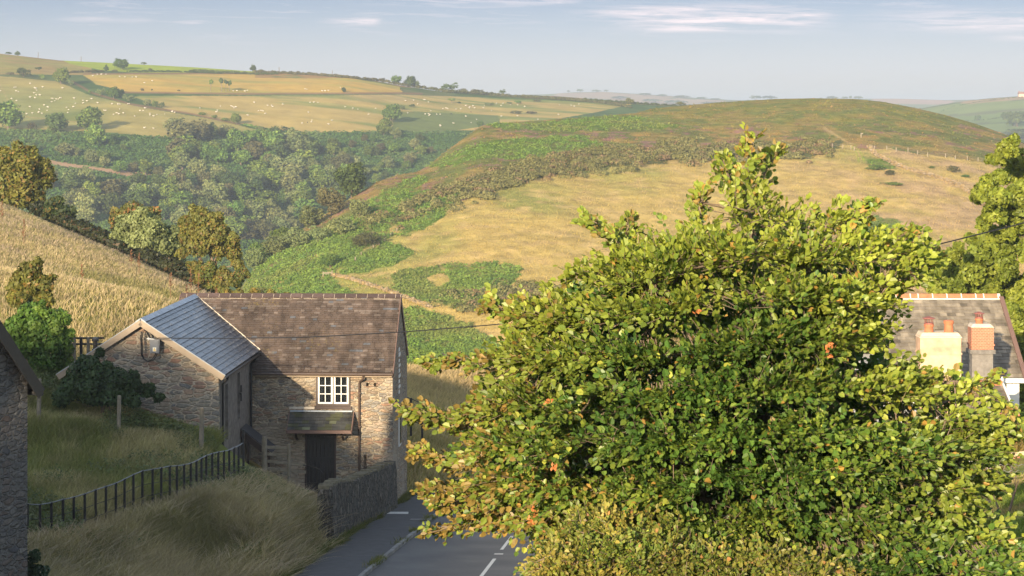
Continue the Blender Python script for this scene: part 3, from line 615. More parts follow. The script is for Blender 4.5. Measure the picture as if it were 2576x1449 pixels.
# gorse band and scattered gorse scrub
def gorse_mask(a, b):
    gl = np.interp(a, *zip(*GOLDLINE)); w = 13+8*sm((1600-a)/300)
    m = (np.abs(b-(gl-8-w*.5)) < w) & (a > 1000) & (a < 2095)
    m = m*np.clip(.25+2.2*(fbm(a, b, 3, .03)-.35), 0, 1); m = np.maximum(m, (np.abs(b-(gl-14)) < 34)*(a > 1000)*(a < 2095)*sm((fbm(a+70, b*2, 3, .03)-.58)*12)*.6)
    m = np.where(inpoly(a, b, [(1080, 775), (1130, 740), (1200, 735), (1290, 715), (1400, 730), (1480, 780), (1300, 800), (1150, 790)]), .10, m)
    m = np.where(inpoly(a, b, [(900, 560), (1000, 530), (1180, 480), (1240, 470), (1150, 520), (1000, 560), (930, 600)]), .10, m)
    return m
P, px, py = moor.scatter(1400, gorse_mask)
lv = []; 
for i in range(len(P)):
    r = rng.uniform(.7, 1.9)*(.8 if px[i] > 1900 else 1)
    lv.append((P[i, 0], P[i, 1], P[i, 2]+r*.2, r))
lv = np.array(lv); k = np.repeat(np.arange(len(lv)), 60); d = norm(rng.normal(size=(len(k), 3))); d[:, 2] = np.abs(d[:, 2])
O = lv[k, :3]+d*lv[k, 3:4]*np.array([1, 1, .75]); nn = norm(d+rng.normal(size=d.shape)*.4); a_ = norm(np.cross(nn, rng.normal(size=d.shape))); s_ = np.cross(nn, a_)
lc = np.where(rng.random(len(lv))[:, None] < .13, np.array((.22, .16, .08)), L(np.array((.14, .145, .045)), np.array((.21, .205, .075)), rng.random(len(lv))))
V, Q = quads(O, a_*.24, s_*.19); stuff('gorse', V, Q, M_FOL, np.repeat(lc[k]*(.75+.5*rng.random(len(k)))[:, None], 4, 0))
# bracken and rough scrub on the far valley side
V_MASK = [(-60, 322), (400, 345), (640, 332), (1000, 332), (1200, 330), (1220, 320), (1000, 480), (640, 640), (560, 700), (-60, 560)]
P, px, py = farh.scatter(26000, lambda a, b: inpoly(a, b, V_MASK)*1.)
k = ~inpoly(px, py, F_STUB); P = P[k]; f = fbm(P[:, 0], P[:, 1], 4, .06)
c = L(np.array((.05, .10, .02)), np.array((.09, .14, .035)), sm((f-.4)*4))
V, Q, C = clumps(P, 3, 1.3, .9, .6, c, rng); stuff('valley_bracken', V, Q, M_FOL, C)
# ================================================================== trees and bushes of the far hillside
FT = [  # px, foot py, height, width, kind, shape, label
 (22,134,8,20,'dark','bush','low dark bush on the skyline at the far top left of the hill'),
 (44,134,13,17,'dark','round','small dark tree on the skyline beside a low bush, at the far top left'),
 (308,175,31,48,'green','round','large spreading tree alone against the sky in the lime green field'),
 (267,181,18,17,'dark','tall','small dark rounded tree just left of the large skyline tree'),
 (288,181,7,20,'brown','bush','low brown bush between the large skyline tree and a small dark one'),
 (362,160,7,18,'dark','bush','tiny dark bush on the skyline right of the large spreading tree'),
 (378,179,8,13,'brown','bush','tiny bush standing on the hedge below the lime green field'),
 (637,179,20,18,'dark','round','small dark tree sticking up at the end of the skyline hedge'),
 (153,211,45,50,'green','round','full green tree at the corner of the stubble field and the sheep field'),
 (58,193,23,48,'dark','bush','wide dark bush on the hedge at the upper left'),
 (98,181,12,23,'dark','flat','small flat topped tree behind the wide dark bush'),
 (105,198,14,17,'green','bush','small round bush between the wide dark bush and the full green tree'),
 (25,188,7,26,'brown','bush','low scrub bush at the left edge of the upper hedge'),
 (178,214,12,16,'grey','bush','small grey bush in the shadow of the full green tree'),
 (530,229,31,15,'green','stem','lone slender tree with bare stem in the golden field'),
 (557,230,33,17,'dark','stem','tallest slender tree of the small clump in the golden field'),
 (568,230,30,14,'dark','stem','middle slender tree of the small clump in the golden field'),
 (577,230,28,15,'green','stem','right hand slender tree of the small clump in the golden field'),
 (226,235,10,11,'green','bush','tiny bush on the hedge bank between two larger bush groups'),
 (255,240,19,28,'grey','bush','greyish bush at the left of the clump on the field hedge'),
 (286,248,33,40,'green','round','tallest bright bush tree of the clump on the field hedge'),
 (305,246,22,24,'dark','bush','dark bush tucked behind the tallest tree of the hedge clump'),
 (322,254,17,38,'grey','bush','low grey bush at the right end of the hedge clump'),
 (371,264,18,26,'grey','bush','left bush of the row of three on the lower field hedge'),
 (389,270,20,24,'green','bush','middle bush of the row of three on the lower field hedge'),
 (407,271,15,22,'dark','bush','right bush of the row of three on the lower field hedge'),
 (358,229,8,13,'brown','bush','scrubby bush just above the brown field wall'),
 (382,229,6,6,'dark','bush','tiny dark bush on the brown field wall'),
 (450,230,5,9,'dark','bush','tiny thorn bush above the middle of the brown field wall'),
 (510,290,9,26,'green','bush','low bush on the hedge left of the round tree in the sheep pasture'),
 (540,298,10,22,'green','bush','second low bush on the hedge left of the round tree'),
 (567,304,10,30,'green','bush','long low bush touching the round tree in the pasture'),
 (595,312,31,33,'green','round','round isolated tree at the lower edge of the sheep pasture'),
 (20,326,74,92,'green','round','big dense tree cut by the left edge below the sheep field'),
 (80,325,22,28,'brown','bush','reddish brown bush beside the big tree at the left'),
 (140,331,52,70,'dark','round','dark rounded tree between two big green trees'),
 (222,328,62,82,'green','round','tall broad tree casting a long shadow on the sheep field'),
 (240,367,66,62,'green','tall','tall green tree growing in front of the broad shadowing tree'),
 (445,342,50,80,'grey','round','spreading grey green tree at the top edge of the valley wood'),
 (505,325,20,26,'brown','bush','low brown bush right of the spreading grey green tree'),
 (570,345,34,72,'grey','round','wide greyish tree below the end of the pasture hedge'),
 (655,330,15,30,'grey','bush','small grey bush on the slanting hedge'),
 (690,335,18,40,'dark','bush','dark bush on the slanting hedge above the valley wood'),
 (715,328,12,22,'dark','bush','topmost bush of the slanting hedge'),
 (865,232,14,15,'dark','round','small tree on the right half of the brown field wall'),
 (962,203,12,20,'brown','bush','brown bush on the skyline left of two round trees'),
 (996,205,24,36,'green','round','lower and lighter of the two round trees on the skyline'),
 (1031,209,31,37,'dark','round','dark round tree standing highest on the skyline hedge'),
 (1047,217,18,24,'dark','bush','bush leaning against the dark round skyline tree'),
 (1132,231,24,52,'dark','bush','wedge shaped thicket on the skyline hedge'),
 (1165,232,13,30,'brown','bush','low brown thicket right of the wedge shaped one'),
 (1198,235,13,46,'brown','bush','last low thicket of the skyline hedge'),
 (1265,236,15,19,'dark','bush','isolated bush leaning on the bare skyline'),
 (1136,260,13,24,'grey','flat','small thorn tree in the middle of the right sheep pasture'),
 (1155,261,6,13,'dark','bush','tiny bush right of the small thorn tree'),
 (1010,228,8,10,'dark','bush','tiny dark bush at the corner of the golden field'),
 (983,307,50,60,'green','round','big tree growing down the slope on the pasture edge'),
 (965,342,46,52,'green','round','green tree below the big one on the pasture edge'),
 (995,348,30,36,'grey','bush','grey bush under the pair of pasture trees'),
 (1010,276,14,24,'grey','bush','greyish bush at the upper end of the pasture hedge'),
 (1037,270,9,18,'dark','bush','small dark bush at the very top of the pasture hedge'),
 (1233,265,8,30,'grey','bush','low bush in the right pasture, left of the pair'),
 (1280,262,7,20,'grey','bush','left small bush of the pair in the right pasture'),
 (1303,261,9,24,'green','bush','right small bush of the pair in the right pasture'),
 (1350,256,7,26,'brown','bush','brown bush at the top of the right pasture'),
 (1300,286,9,40,'brown','bush','wide brown gorse bush low in the right pasture'),
 (1337,287,8,34,'brown','bush','brown gorse bush right of the wide one'),
 (1208,320,17,23,'green','round','small round tree beside the nose of the moorland hill'),
 (1056,355,22,30,'dark','round','small dark conical tree on the bracken slope'),
]
for i, (px, py, h, w, kd, sh, lb) in enumerate(FT):
    if h < 10: nq, sz = 260, .10
    elif h < 30: nq, sz = 700, .065
    else: nq, sz = 2200, .042
    on(farh, px, py, h, w, kind=kd, shape=sh, label=lb, cat='bush' if sh == 'bush' else 'tree', name='hedge_bush' if sh == 'bush' else 'tree', nq=nq, size=sz, seed=1+i % 3)
rng = np.random.default_rng(5)
# hedges: each one continuous hedge
def hedge(name, hill, line, h, w, pal, label, dens=1., lump=.5):
    V = []; Qs = []; Cs = []; n0 = 0; lob = []
    for (x0, y0), (x1, y1) in zip(line[:-1], line[1:]):
        m = max(2, int(abs(x1-x0)/3.2*dens))
        for t in np.linspace(0, 1, m, endpoint=False):
            px = x0+(x1-x0)*t; py = y0+(y1-y0)*t; p = hill.hit(px, py); s = p[1]/F; r = h*s*(.5+lump*rng.random())*.62
            if rng.random() < .08: continue
            lob.append((p[0], p[1], p[2]+r*.45, r))
    lob = np.array(lob); base = lob[0, :3].copy()
    V, Q, C = crown(lob, int(len(lob)*60), h*hill.hit(*line[0])[1]/F*.16, pal, rng, low=-.1)
    return tag(mk(name, V, Q, M_FOL, col=C, loc=base), label, 'hedge', 'hedges between the hill fields')
hedge('field_hedge', farh, [(165, 184), (260, 181)], 9, 9, PALS['brown'], 'clipped dark hedge from the corner tree to the small dark tree below the lime field')
hedge('field_hedge', farh, [(320, 181), (450, 182), (560, 186)], 7, 9, PALS['dark'], 'long thin hedge along the foot of the lime green field')
hedge('field_hedge', farh, [(480, 180), (560, 184), (640, 188), (700, 188)], 9, 9, PALS['dark'], 'thicker hedge of small trees below the end of the lime green field')
hedge('field_hedge', farh, [(640, 182), (760, 188), (870, 196), (960, 206), (1060, 220)], 10, 9, PALS['brown'], 'rough dark thicket hedge running down the skyline towards two round trees')
hedge('field_hedge', farh, [(1050, 222), (1130, 234), (1240, 240)], 11, 9, PALS['brown'], 'rough hedge of gorse below the wedge shaped thicket')
hedge('field_hedge', farh, [(1240, 242), (1340, 247), (1440, 254), (1520, 262), (1590, 272)], 10, 9, PALS['brown'], 'brown gorse hedge between the right pasture and the skyline')
hedge('field_hedge', farh, [(1470, 252), (1600, 262), (1700, 268), (1790, 272)], 8, 9, PALS['dark'], 'dark hedge disappearing behind the top of the moorland hill')
hedge('field_hedge', farh, [(615, 316), (680, 330), (710, 332)], 9, 9, PALS['green'], 'short green hedge running right of the round pasture tree')
# the wood in the valley
WOOD = [([(400, 350), (480, 335), (600, 350), (700, 350), (800, 385), (880, 415), (905, 470), (800, 560), (700, 600), (640, 620), (560, 600), (430, 560), (300, 540), (200, 560), (110, 520), (125, 450), (200, 455), (330, 465), (420, 470), (400, 420)], 118, (40, 64)),
        ([(100, 380), (200, 385), (400, 420), (440, 440), (330, 440), (230, 425), (130, 400), (0, 390), (0, 360), (60, 355)], 15, (28, 44)),
        ([(720, 345), (900, 345), (1080, 360), (1100, 375), (1000, 400), (930, 440), (880, 410), (780, 380)], 26, (16, 34)), ([(900, 430), (1000, 405), (1060, 395), (1010, 430), (950, 450)], 8, (18, 30)),
        ([(120, 350), (330, 352), (400, 400), (260, 380)], 3, (14, 24))]
kinds = ['green', 'green', 'grey', 'grey', 'dark', 'brown', 'green']
cand = []
for P_, n, (h0, h1) in WOOD:
    xs_, ys_ = [p[0] for p in P_], [p[1] for p in P_]; got = []; tries = 0
    while len(got) < n and tries < n*60:
        tries += 1; x = rng.uniform(min(xs_), max(xs_)); y = rng.uniform(min(ys_), max(ys_))
        if not inpoly(np.array([x]), np.array([y]), P_)[0] or inpoly(np.array([x]), np.array([y]), F_STUB)[0]: continue
        d = (h0+h1)/2*.55
        if any(abs(x-a)/1.3 < d*.5 and abs(y-b) < d*.36 for a, b in got): continue
        got.append((x, y)); cand.append((x, y+8, rng.uniform(h0, h1)))
WL = {'green': 'rounded green tree crowded into the hazy valley wood', 'grey': 'pale grey green tree crowded into the hazy valley wood', 'dark': 'darker green tree crowded into the hazy valley wood', 'brown': 'brownish green tree crowded into the hazy valley wood'}
for i, (x, y, h) in enumerate(sorted(cand, key=lambda q: q[1])):
    kd = kinds[rng.integers(len(kinds))]
    on(farh, x, y, h, h*rng.uniform(1.0, 1.5), kind=kd, shape='round' if rng.random() < .8 else 'tall', label=WL[kd], group='trees of the valley wood, '+kd, name='woodland_tree', nq=1500, size=.05, seed=1+i % 3)
# trees on the near flank of the moorland hill
MT = [(885, 492, 92, 112, 'dark', 'round', 'big dark dome shaped tree above the wood on the moorland flank'),
 (835, 540, 70, 90, 'brown', 'round', 'olive tree just below the big dark dome tree'), (905, 548, 52, 70, 'grey', 'round', 'grey green tree at the edge of the bracken below the dome tree'),
 (780, 575, 62, 90, 'grey', 'round', 'greyish tree in the middle of the flank wood'), (858, 590, 50, 80, 'grey', 'round', 'pale tree bordering the bracken in the flank wood'),
 (705, 582, 48, 70, 'green', 'round', 'green tree at the left tip of the flank wood'), (650, 590, 62, 66, 'green', 'round', 'leftmost dark green tree of the flank wood'),
 (745, 620, 55, 90, 'pale', 'round', 'sunlit pale tree low in the flank wood'), (690, 640, 52, 90, 'grey', 'round', 'broad grey tree low in the flank wood'),
 (640, 660, 60, 70, 'grey', 'round', 'grey tree at the foot of the flank wood beside the oak'), (800, 608, 44, 66, 'pale', 'bush', 'pale rounded bush at the edge of the bracken slope'),
 (925, 618, 38, 96, 'brown', 'bush', 'wide olive brown bush alone in the bracken beside the golden slope'), (830, 672, 38, 62, 'green', 'bush', 'dark green bush above the small wooden gate'),
 (1000, 560, 16, 40, 'brown', 'bush', 'small brown bush among bracken on the steep flank'), (650, 745, 24, 60, 'gold', 'bush', 'golden bush just above the barn ridge'),
 (2205, 428, 15, 60, 'green', 'bush', 'low green gorse patch below the start of the ruined wall'), (2240, 440, 16, 34, 'brown', 'bush', 'brownish gorse bush touching the ruined wall'),
 (2245, 492-26, 10, 60, 'green', 'bush', 'flat green gorse patch low below the ruined wall'), (2400, 434, 20, 44, 'brown', 'bush', 'brown gorse bush between the wall and the wire fence'),
 (2430, 446, 9, 30, 'green', 'bush', 'small green bush right of the brown gorse bush'), (2345, 424, 8, 22, 'green', 'bush', 'tiny green bush between wall and fence'),
 (2215, 612, 62, 130, 'green', 'bush', 'big green bush on the golden slope behind the beech twigs'),
 (1965+30, 268-10, 5, 60, 'dark', 'bush', None)]
for i, (px, py, h, w, kd, sh, lb) in enumerate(MT):
    if lb is None: continue
    on(moor, px, py, h, w, kind=kd, shape=sh, label=lb, cat='bush' if sh == 'bush' else 'tree', name='gorse_bush' if sh == 'bush' else 'tree', nq=3200 if h > 30 else 700, size=.036 if h > 30 else .07, seed=1+i % 3)
# trees of the distant skyline
DT = [(ridge, 1430, 233, 6, 10, 'a'), (ridge, 1460, 232, 8, 20, 'b'), (ridge, 1500, 232, 6, 30, 'c'), (ridge, 1525, 232, 6, 16, 'd'), (ridge, 1620, 240, 6, 40, 'e'), (ridge, 1665, 243, 6, 34, 'f'), (ridge, 1715, 246, 6, 50, 'g'),
 (ridge, 1765, 250, 6, 30, 'h'), (ridge, 1800, 252, 5, 30, 'i'), (ridge, 1900, 251, 11, 34, 'j'), (ridge, 1935, 251, 10, 46, 'k'), (ridge, 2093, 250, 8, 36, 'l'), (ridge, 2125, 250, 7, 18, 'm'), (ridge, 2139, 250, 9, 10, 'n'), (ridge, 2160, 250, 8, 28, 'o'),
 (ridge, 1560, 250, 8, 60, 'p'), (ridge, 1640, 258, 9, 60, 'q'), (ridge, 1700, 262, 10, 70, 'r'), (ridge, 1790, 264, 8, 70, 's')]
for hl, px, py, h, w, _ in DT:
    on(hl, px, py, h*1.15, w, kind='dark', shape='bush', label='tiny blue grey clump of trees on the distant skyline ridge', cat='tree clump', group='tree clumps on the distant skyline', name='distant_tree_clump', nq=260, size=.10, seed=2)
for px, py, h, w, lb in [(1583, 262, 16, 30, 'rounded yellow green tree at the end of the skyline pasture'), (1712, 267, 12, 34, 'rounded bush tree right of the yellow green one, behind the hill top'), (1783, 270, 12, 34, 'last rounded tree touching the moorland hill top')]:
    on(farh, px, py, h, w, kind='gold', shape='bush', label=lb, cat='tree', name='skyline_tree', nq=700, size=.065, seed=1)
for px, py, h, w, lb in [(2335, 304, 12, 40, 'dark rounded copse at the left end of the distant fields'), (2415, 316, 13, 50, 'dark oblong copse between the distant green fields'), (2460, 302, 13, 20, 'thin little tree pair on the distant field boundary'),
   (2560, 318, 44, 70, 'dense dark wood block at the right edge of the distant fields'), (2530, 300, 20, 30, 'upper tip of the dark wood block by the distant fields'), (2560, 350, 30, 90, 'lower belt of dark wood below the distant fields'), (2505, 347, 14, 60, 'scrubby belt left of the lower dark wood')]:
    on(slope, px, py, h, w, kind='dark', shape='bush', label=lb, cat='copse', name='distant_copse', nq=1500, size=.05, seed=3)
def dhedge(line, label, h=4.):
    hedge('distant_hedge', slope, line, h, 5, PALS['dark'], label, .6)
dhedge([(2285, 312), (2330, 296), (2400, 268), (2470, 256), (2576, 244)], 'distant hedge climbing to the house on the skyline')
dhedge([(2390, 308), (2480, 302), (2560, 292)], 'distant hedge between two green fields')
# ================================================================== sheep
def sheep_mesh(name, wool):
    mb = MB()
    ring = [(-.62, .10), (-.52, .26), (-.2, .33), (.15, .33), (.45, .27), (.58, .13)]
    mb.tube([(x, 0, .62+(.02 if abs(x) < .3 else 0)) for x, r in ring], [r for x, r in ring], 8, wool)
    mb.tube([(.50, 0, .72), (.70, 0, .88)], [.14, .11], 6, wool); mb.tube([(.66, 0, .92), (.80, 0, .86), (.95, 0, .76)], [.11, .10, .05], 6, (.55, .5, .44) if wool[0] > .3 else wool)
    for y in (-.1, .1): mb.tube([(.70, y, .95), (.66, y*2.2, .93)], [.04, .015], 4, wool)
    for x in (-.38, .34):
        for y in (-.14, .14): mb.tube([(x, y, .45), (x, y, 0)], [.06, .04], 5, (.4, .37, .32) if wool[0] > .3 else wool)
    mb.tube([(-.6, 0, .7), (-.68, 0, .5)], [.05, .03], 4, wool)
    return mb.build(name, M_WOOL)
M_WOOL = vcol('wool', .95, .1, .1, 9)
def sheep_at(lst, label, group, wool=(.46, .42, .35)):
    first = None
    for (px, py) in lst:
        p = farh.hit(px, py); s = random.uniform(.55, .8); r = random.choice([0, math.pi])+random.gauss(0, .6)
        if first is None: first = sheep_mesh('sheep', wool); o = first; o.location = p; o.rotation_euler = (0, 0, r); o.scale = (s, s, s)
        else: o = copy_thing(first, p, r, (s, s, s))
        tag(o, label, 'sheep', group)
z5 = lambda L_: [(x*.1736, 107.3+y*.1736) for x, y in L_]
sheep_at(z5([(435,602),(205,656),(228,655),(497,662),(510,668),(522,672),(615,652),(905,666),(531,697),(235,708),(267,719),(490,738),(527,768),(574,768),(435,800),(506,808),(748,816),(768,822),(815,826),(845,826),(865,808),(882,808),(796,850),(750,866),(1075,814),(1202,845),(1258,855),(1328,823),(1203,884),(1095,888),(1414,882),(165,820),(238,850),(640,916),(433,937),(686,936),(697,945),(963,947),(992,980),(1062,938),(572,976),(682,990),(566,1010),(556,1020),(608,1033),(467,1028),(384,1040),(288,1056),(980,1022),(5,708),
  (1620,896),(1707,902),(1732,902),(1855,897),(1868,896),(1732,969),(2100,957),(2030,994),(2075,994),(1505,990),(1530,992),(1690,1030),(1720,1042),(1788,1030),(1645,1048),(1953,1075),(2172,1035),(2172,1058),(2225,1073),(2275,1050),(2388,1042),(2498,1000),(2495,1012),(2530,1020),(2092,1244),(2226,1252)]), 'small white sheep grazing in the green field at the upper left', 'sheep in the upper left green field')
sheep_at(z5([(1413,468),(1467,468),(1535,466),(1345,489),(1736,501),(1812,503),(1917,506),(1974,505),(2205,562),(2092,590)])+[(587,230),(596,230),(616,231),(622,229),(768,225),(772,226),(811,230),(818,230),(826,229),(856,222)], 'small white sheep in the highest golden field below the lime green one', 'sheep in the highest golden field')
z1 = lambda L_: [(x/3., 107.3+y/3.) for x, y in L_]
sheep_at(z1([(1510,497),(1640,515),(1663,483),(1745,483),(1757,488),(1767,497),(1918,455),(2020,478),(2050,476),(2057,487),(2135,470),(1950,518),(1970,516),(1985,520),(2002,540),(2341,455),(2367,455),(2399,455),(2327,530),(2280,612),(2352,590),(2350,602),(2503,592),(2480,620),(1870,553),(1780,490),(1632,528)])+[(868,270),(888,274),(900,276),(927,289),(945,274)], 'small white sheep in the middle pale pasture', 'sheep in the middle pale pasture')
z2 = lambda L_: [(858.7+x/3., 107.3+y/3.) for x, y in L_]
sheep_at(z2([(485,443),(545,438),(622,434),(631,434),(658,452),(575,467),(500,535),(632,543),(658,540),(668,547),(662,553),(720,545),(746,545),(766,502),(790,497),(802,502),(865,505),(900,503),(938,480),(968,486),(992,481),(967,497),(1005,497),(1072,495),(1080,481),(1132,517),(1020,583),(1207,560),(1330,556),(842,610),(850,612),(745,628),(748,634),(980,607),(1205,479),(1222,463),(1278,472),(1330,473),(1172,463),(1383,487),(1646,473),(1735,477),(1758,484),(1792,468),(1638,547),(1485,583),(940,560),(675,517)]), 'small white sheep in the right hand pasture beside the moorland hill', 'sheep in the right hand pasture')
sheep_at(z2([(828,543),(978,527)])+z1([(2320,606)]), 'small black sheep among the white ones in the pasture', 'black sheep on the far hillside', (.03, .028, .025))
# far farmhouse on the skyline and a few field posts
p = slope.hit(2571, 243); fh = empty('farmhouse', p, 'tiny pale farmhouse on the distant skyline at the right edge', 'house')
mb = MB(); mb.box(p[0]-4, p[0]+8, p[1]-3, p[1]+3, p[2]-1, p[2]+3.2); mb.build('wall', plain('far_render', (.55, .42, .32), .9), fh)
mb = MB(); mb.prism([(p[0]-4.3, p[1]-3.4, p[2]+3.1), (p[0]-4.3, p[1]+3.4, p[2]+3.1), (p[0]-4.3, p[1], p[2]+5.4)], (12.6, 0, 0)); mb.build('roof', plain('far_roof', (.25, .13, .09), .9), fh)
mb = MB(); mb.box(p[0]-3.8, p[0]-2.8, p[1]-.4, p[1]+.4, p[2]+4.6, p[2]+6.4); mb.build('chimney', plain('far_brick', (.3, .16, .1), .9), fh)
# ================================================================== buildings
DEL = R(2.5); E1 = np.array([math.cos(DEL), -math.sin(DEL), 0]); E2 = np.array([math.sin(DEL), math.cos(DEL), 0]); E3 = np.array([0, 0, 1.]); OB = np.array([-4.62, 80.0, 0])
def B(u, v, z): return OB+E1*u+E2*v+E3*z
WARM = [tuple(1.4*q for q in c) for c in [(.13, .10, .075), (.20, .15, .105), (.155, .145, .13), (.10, .085, .075), (.24, .19, .13), (.19, .115, .08), (.17, .165, .145)]]
M_STONE = stone('rubble_stone', WARM, (.50, .42, .31), s=(3.0, 3.0, 9.0), mw=.055, bump=.9, patch=(.42, .35, .27))
M_STONE2 = stone('gable_stone', [(.19, .18, .155), (.28, .25, .20), (.13, .13, .13), (.33, .27, .20), (.25, .15, .11), (.22, .21, .185)], (.46, .39, .30), s=(2.5, 2.5, 6.4), mw=.06, bump=.8, patch=None)
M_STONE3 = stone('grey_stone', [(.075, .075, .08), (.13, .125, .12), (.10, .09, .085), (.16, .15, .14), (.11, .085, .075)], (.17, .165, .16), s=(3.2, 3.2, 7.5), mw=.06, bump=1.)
M_DRY = stone('boundary_stone', [(.06, .06, .06), (.11, .105, .095), (.09, .078, .066), (.19, .17, .145)], (.05, .047, .04), s=(9, 9, 3.2), mw=.06, bump=1.)
M_RENDER = plain('roughcast', (.20, .185, .17), .95, var=.25, scale=7, bump=1.)
def lichen_slate():
    m = vcol('old_slate', .8, .25, .32, 2.2, bump=.35, bdist=.02, bscale=30); nt = m.node_tree; ns = nt.nodes; ln = nt.links; b = ns['Principled BSDF']
    src = b.inputs['Base Color'].links[0].from_socket; tc = N(ns, 'TexCoord'); n1 = N(ns, 'TexNoise', i_Scale=9, i_Detail=6, i_Roughness=.75); n2 = N(ns, 'TexNoise', i_Scale=.8, i_Detail=3)
    ln.new(tc.outputs['Object'], n1.inputs['Vector']); ln.new(tc.outputs['Object'], n2.inputs['Vector'])
    ad = N(ns, 'Math', operation='MULTIPLY_ADD', i_1=.55); ln.new(n2.outputs['Fac'], ad.inputs[0]); ln.new(n1.outputs['Fac'], ad.inputs[2])
    mr = N(ns, 'MapRange', i_1=.90, i_2=1.0, i_4=.8); ln.new(ad.outputs[0], mr.inputs[0]); mx = N(ns, 'MixRGB'); ln.new(mr.outputs[0], mx.inputs[0]); ln.new(src, mx.inputs[1]); mx.inputs[2].default_value = (.22, .17, .06, 1)
    n3 = N(ns, 'TexNoise', i_Scale=1.3, i_Detail=4, i_Distortion=.6); mp = N(ns, 'Mapping'); mp.inputs['Scale'].default_value = (1.6, .3, .3); ln.new(tc.outputs['Object'], mp.inputs[0]); ln.new(mp.outputs[0], n3.inputs['Vector'])
    m3 = N(ns, 'MapRange', i_1=.35, i_2=.62, i_3=.68, i_4=1.12); ln.new(n3.outputs['Fac'], m3.inputs[0]); mu = N(ns, 'VectorMath', operation='MULTIPLY'); ln.new(mx.outputs[0], mu.inputs[0]); ln.new(m3.outputs[0], mu.inputs[1])
    ln.new(mu.outputs[0], b.inputs['Base Color']); return m
M_SLATE = lichen_slate()
M_SLATE2 = vcol('blue_slate', .38, .5, .16, 1.6, bump=.25, bdist=.012, bscale=22)
M_BOARD = plain('brown_bargeboard', (.17, .105, .085), .55, var=.1); M_BOARDT = plain('tan_bargeboard', (.30, .235, .17), .55, var=.12, scale=3)
M_BLACK = plain('black_iron', (.018, .018, .02), .45, var=.3, scale=12); M_PIPE = plain('dark_brown_pipe', (.075, .05, .038), .4, var=.15)
M_WHITE = plain('white_paint', (.72, .72, .70), .45, var=.05); M_FRAME = plain('dark_frame', (.05, .032, .028), .5)
M_DOOR = plain('black_door_boards', (.022, .02, .021), .55, var=.3, scale=5); M_MORTAR = plain('lime_mortar', (.55, .48, .39), .9, var=.2, scale=5, bump=.4)
M_WOODG = plain('weathered_wood', (.19, .165, .125), .9, var=.35, scale=7, bump=.5); M_TERRA = plain('terracotta', (.44, .155, .075), .75, var=.22, scale=6)
M_GREYB = plain('grey_plastic', (.17, .18, .20), .4, var=.06); M_DARK = plain('dark_inside', (.012, .012, .014), .8); M_LEAD = plain('lead_flashing', (.34, .38, .43), .5, var=.3, scale=4)
M_CREAM = plain('cream_render', (.56, .37, .25), .85, var=.28, scale=3, bump=.3); M_CURT = plain('curtain', (.42, .40, .34), .9, var=.1)
M_BRICK = None
def brickmat():
    m, nt, ns, ln, b = mat('red_brick'); tc = N(ns, 'TexCoord'); mp = N(ns, 'Mapping'); mp.inputs['Rotation'].default_value = (R(90), 0, 0); ln.new(tc.outputs['Object'], mp.inputs[0])
    br = N(ns, 'TexBrick', i_Scale=4.4, i_Mortar_Size=.02); br.inputs['Color1'].default_value = (.42, .16, .09, 1); br.inputs['Color2'].default_value = (.34, .12, .07, 1); br.inputs['Mortar'].default_value = (.4, .3, .22, 1)
    ln.new(mp.outputs[0], br.inputs['Vector']); ln.new(br.outputs[0], b.inputs['Base Color']); b.inputs['Roughness'].default_value = .85; return m
M_BRICK = brickmat()
def glassmat():
    m, nt, ns, ln, b = mat('window_glass'); b.inputs['Base Color'].default_value = (.012, .014, .018, 1); b.inputs['Roughness'].default_value = .06; b.inputs['Specular IOR Level'].default_value = .5
    b.inputs['Alpha'].default_value = 1; nz = N(ns, 'TexNoise', i_Scale=2.2); tc = N(ns, 'TexCoord'); ln.new(tc.outputs['Object'], nz.inputs['Vector'])
    bp = N(ns, 'Bump', i_Strength=.08, i_Distance=.05); ln.new(nz.outputs['Fac'], bp.inputs['Height']); ln.new(bp.outputs[0], b.inputs['Normal']); return m
M_GLASS = glassmat()
rb = np.random.default_rng(21)
def slates(A, Ed, Ul, Le, Lu, w, h, nrm, colf, keep=None, t=.014, gap=.006, wj=.25):
    """courses of overlapping slates on the plane through A spanned by unit vectors Ed (eave) and Ul (up the slope)"""
    mb = MB(); rows = int(math.ceil(Lu/h))
    for i in range(rows):
        y = i*h; hh = min(h*1.12, Lu-y); x = -(i % 2)*w*.5
        while x < Le:
            ww = w*(1+wj*(rb.random()-.5)); x0 = max(x, 0); x1 = min(x+ww-gap, Le); x += ww
            if x1-x0 < .04: continue
            if keep is not None and not keep((x0+x1)/2, y+hh/2): continue
            l0 = t*(1.5+.7*rb.random()); dx = (rb.random()-.5)*.008; d0 = (rb.random()-.5)*.012
            P0 = A+Ed*x0+Ul*(y+d0)+nrm*(l0+dx); P1 = A+Ed*x1+Ul*(y+d0)+nrm*(l0-dx); P2 = A+Ed*x1+Ul*(y+hh)+nrm*.003; P3 = A+Ed*x0+Ul*(y+hh)+nrm*.003
            dn = -nrm*t
            mb.add([P0, P1, P2, P3, P0+dn, P1+dn], Q=[(0, 1, 2, 3), (4, 5, 1, 0)], T=[(4, 0, 3), (1, 5, 2)], c=colf(x0, y))
    return mb
def slab(mb, A, Ed, Ul, Le, Lu, nrm, th, c=None): mb.obox(A-nrm*th, Ed*Le, Ul*Lu, nrm*(th-.004), c)
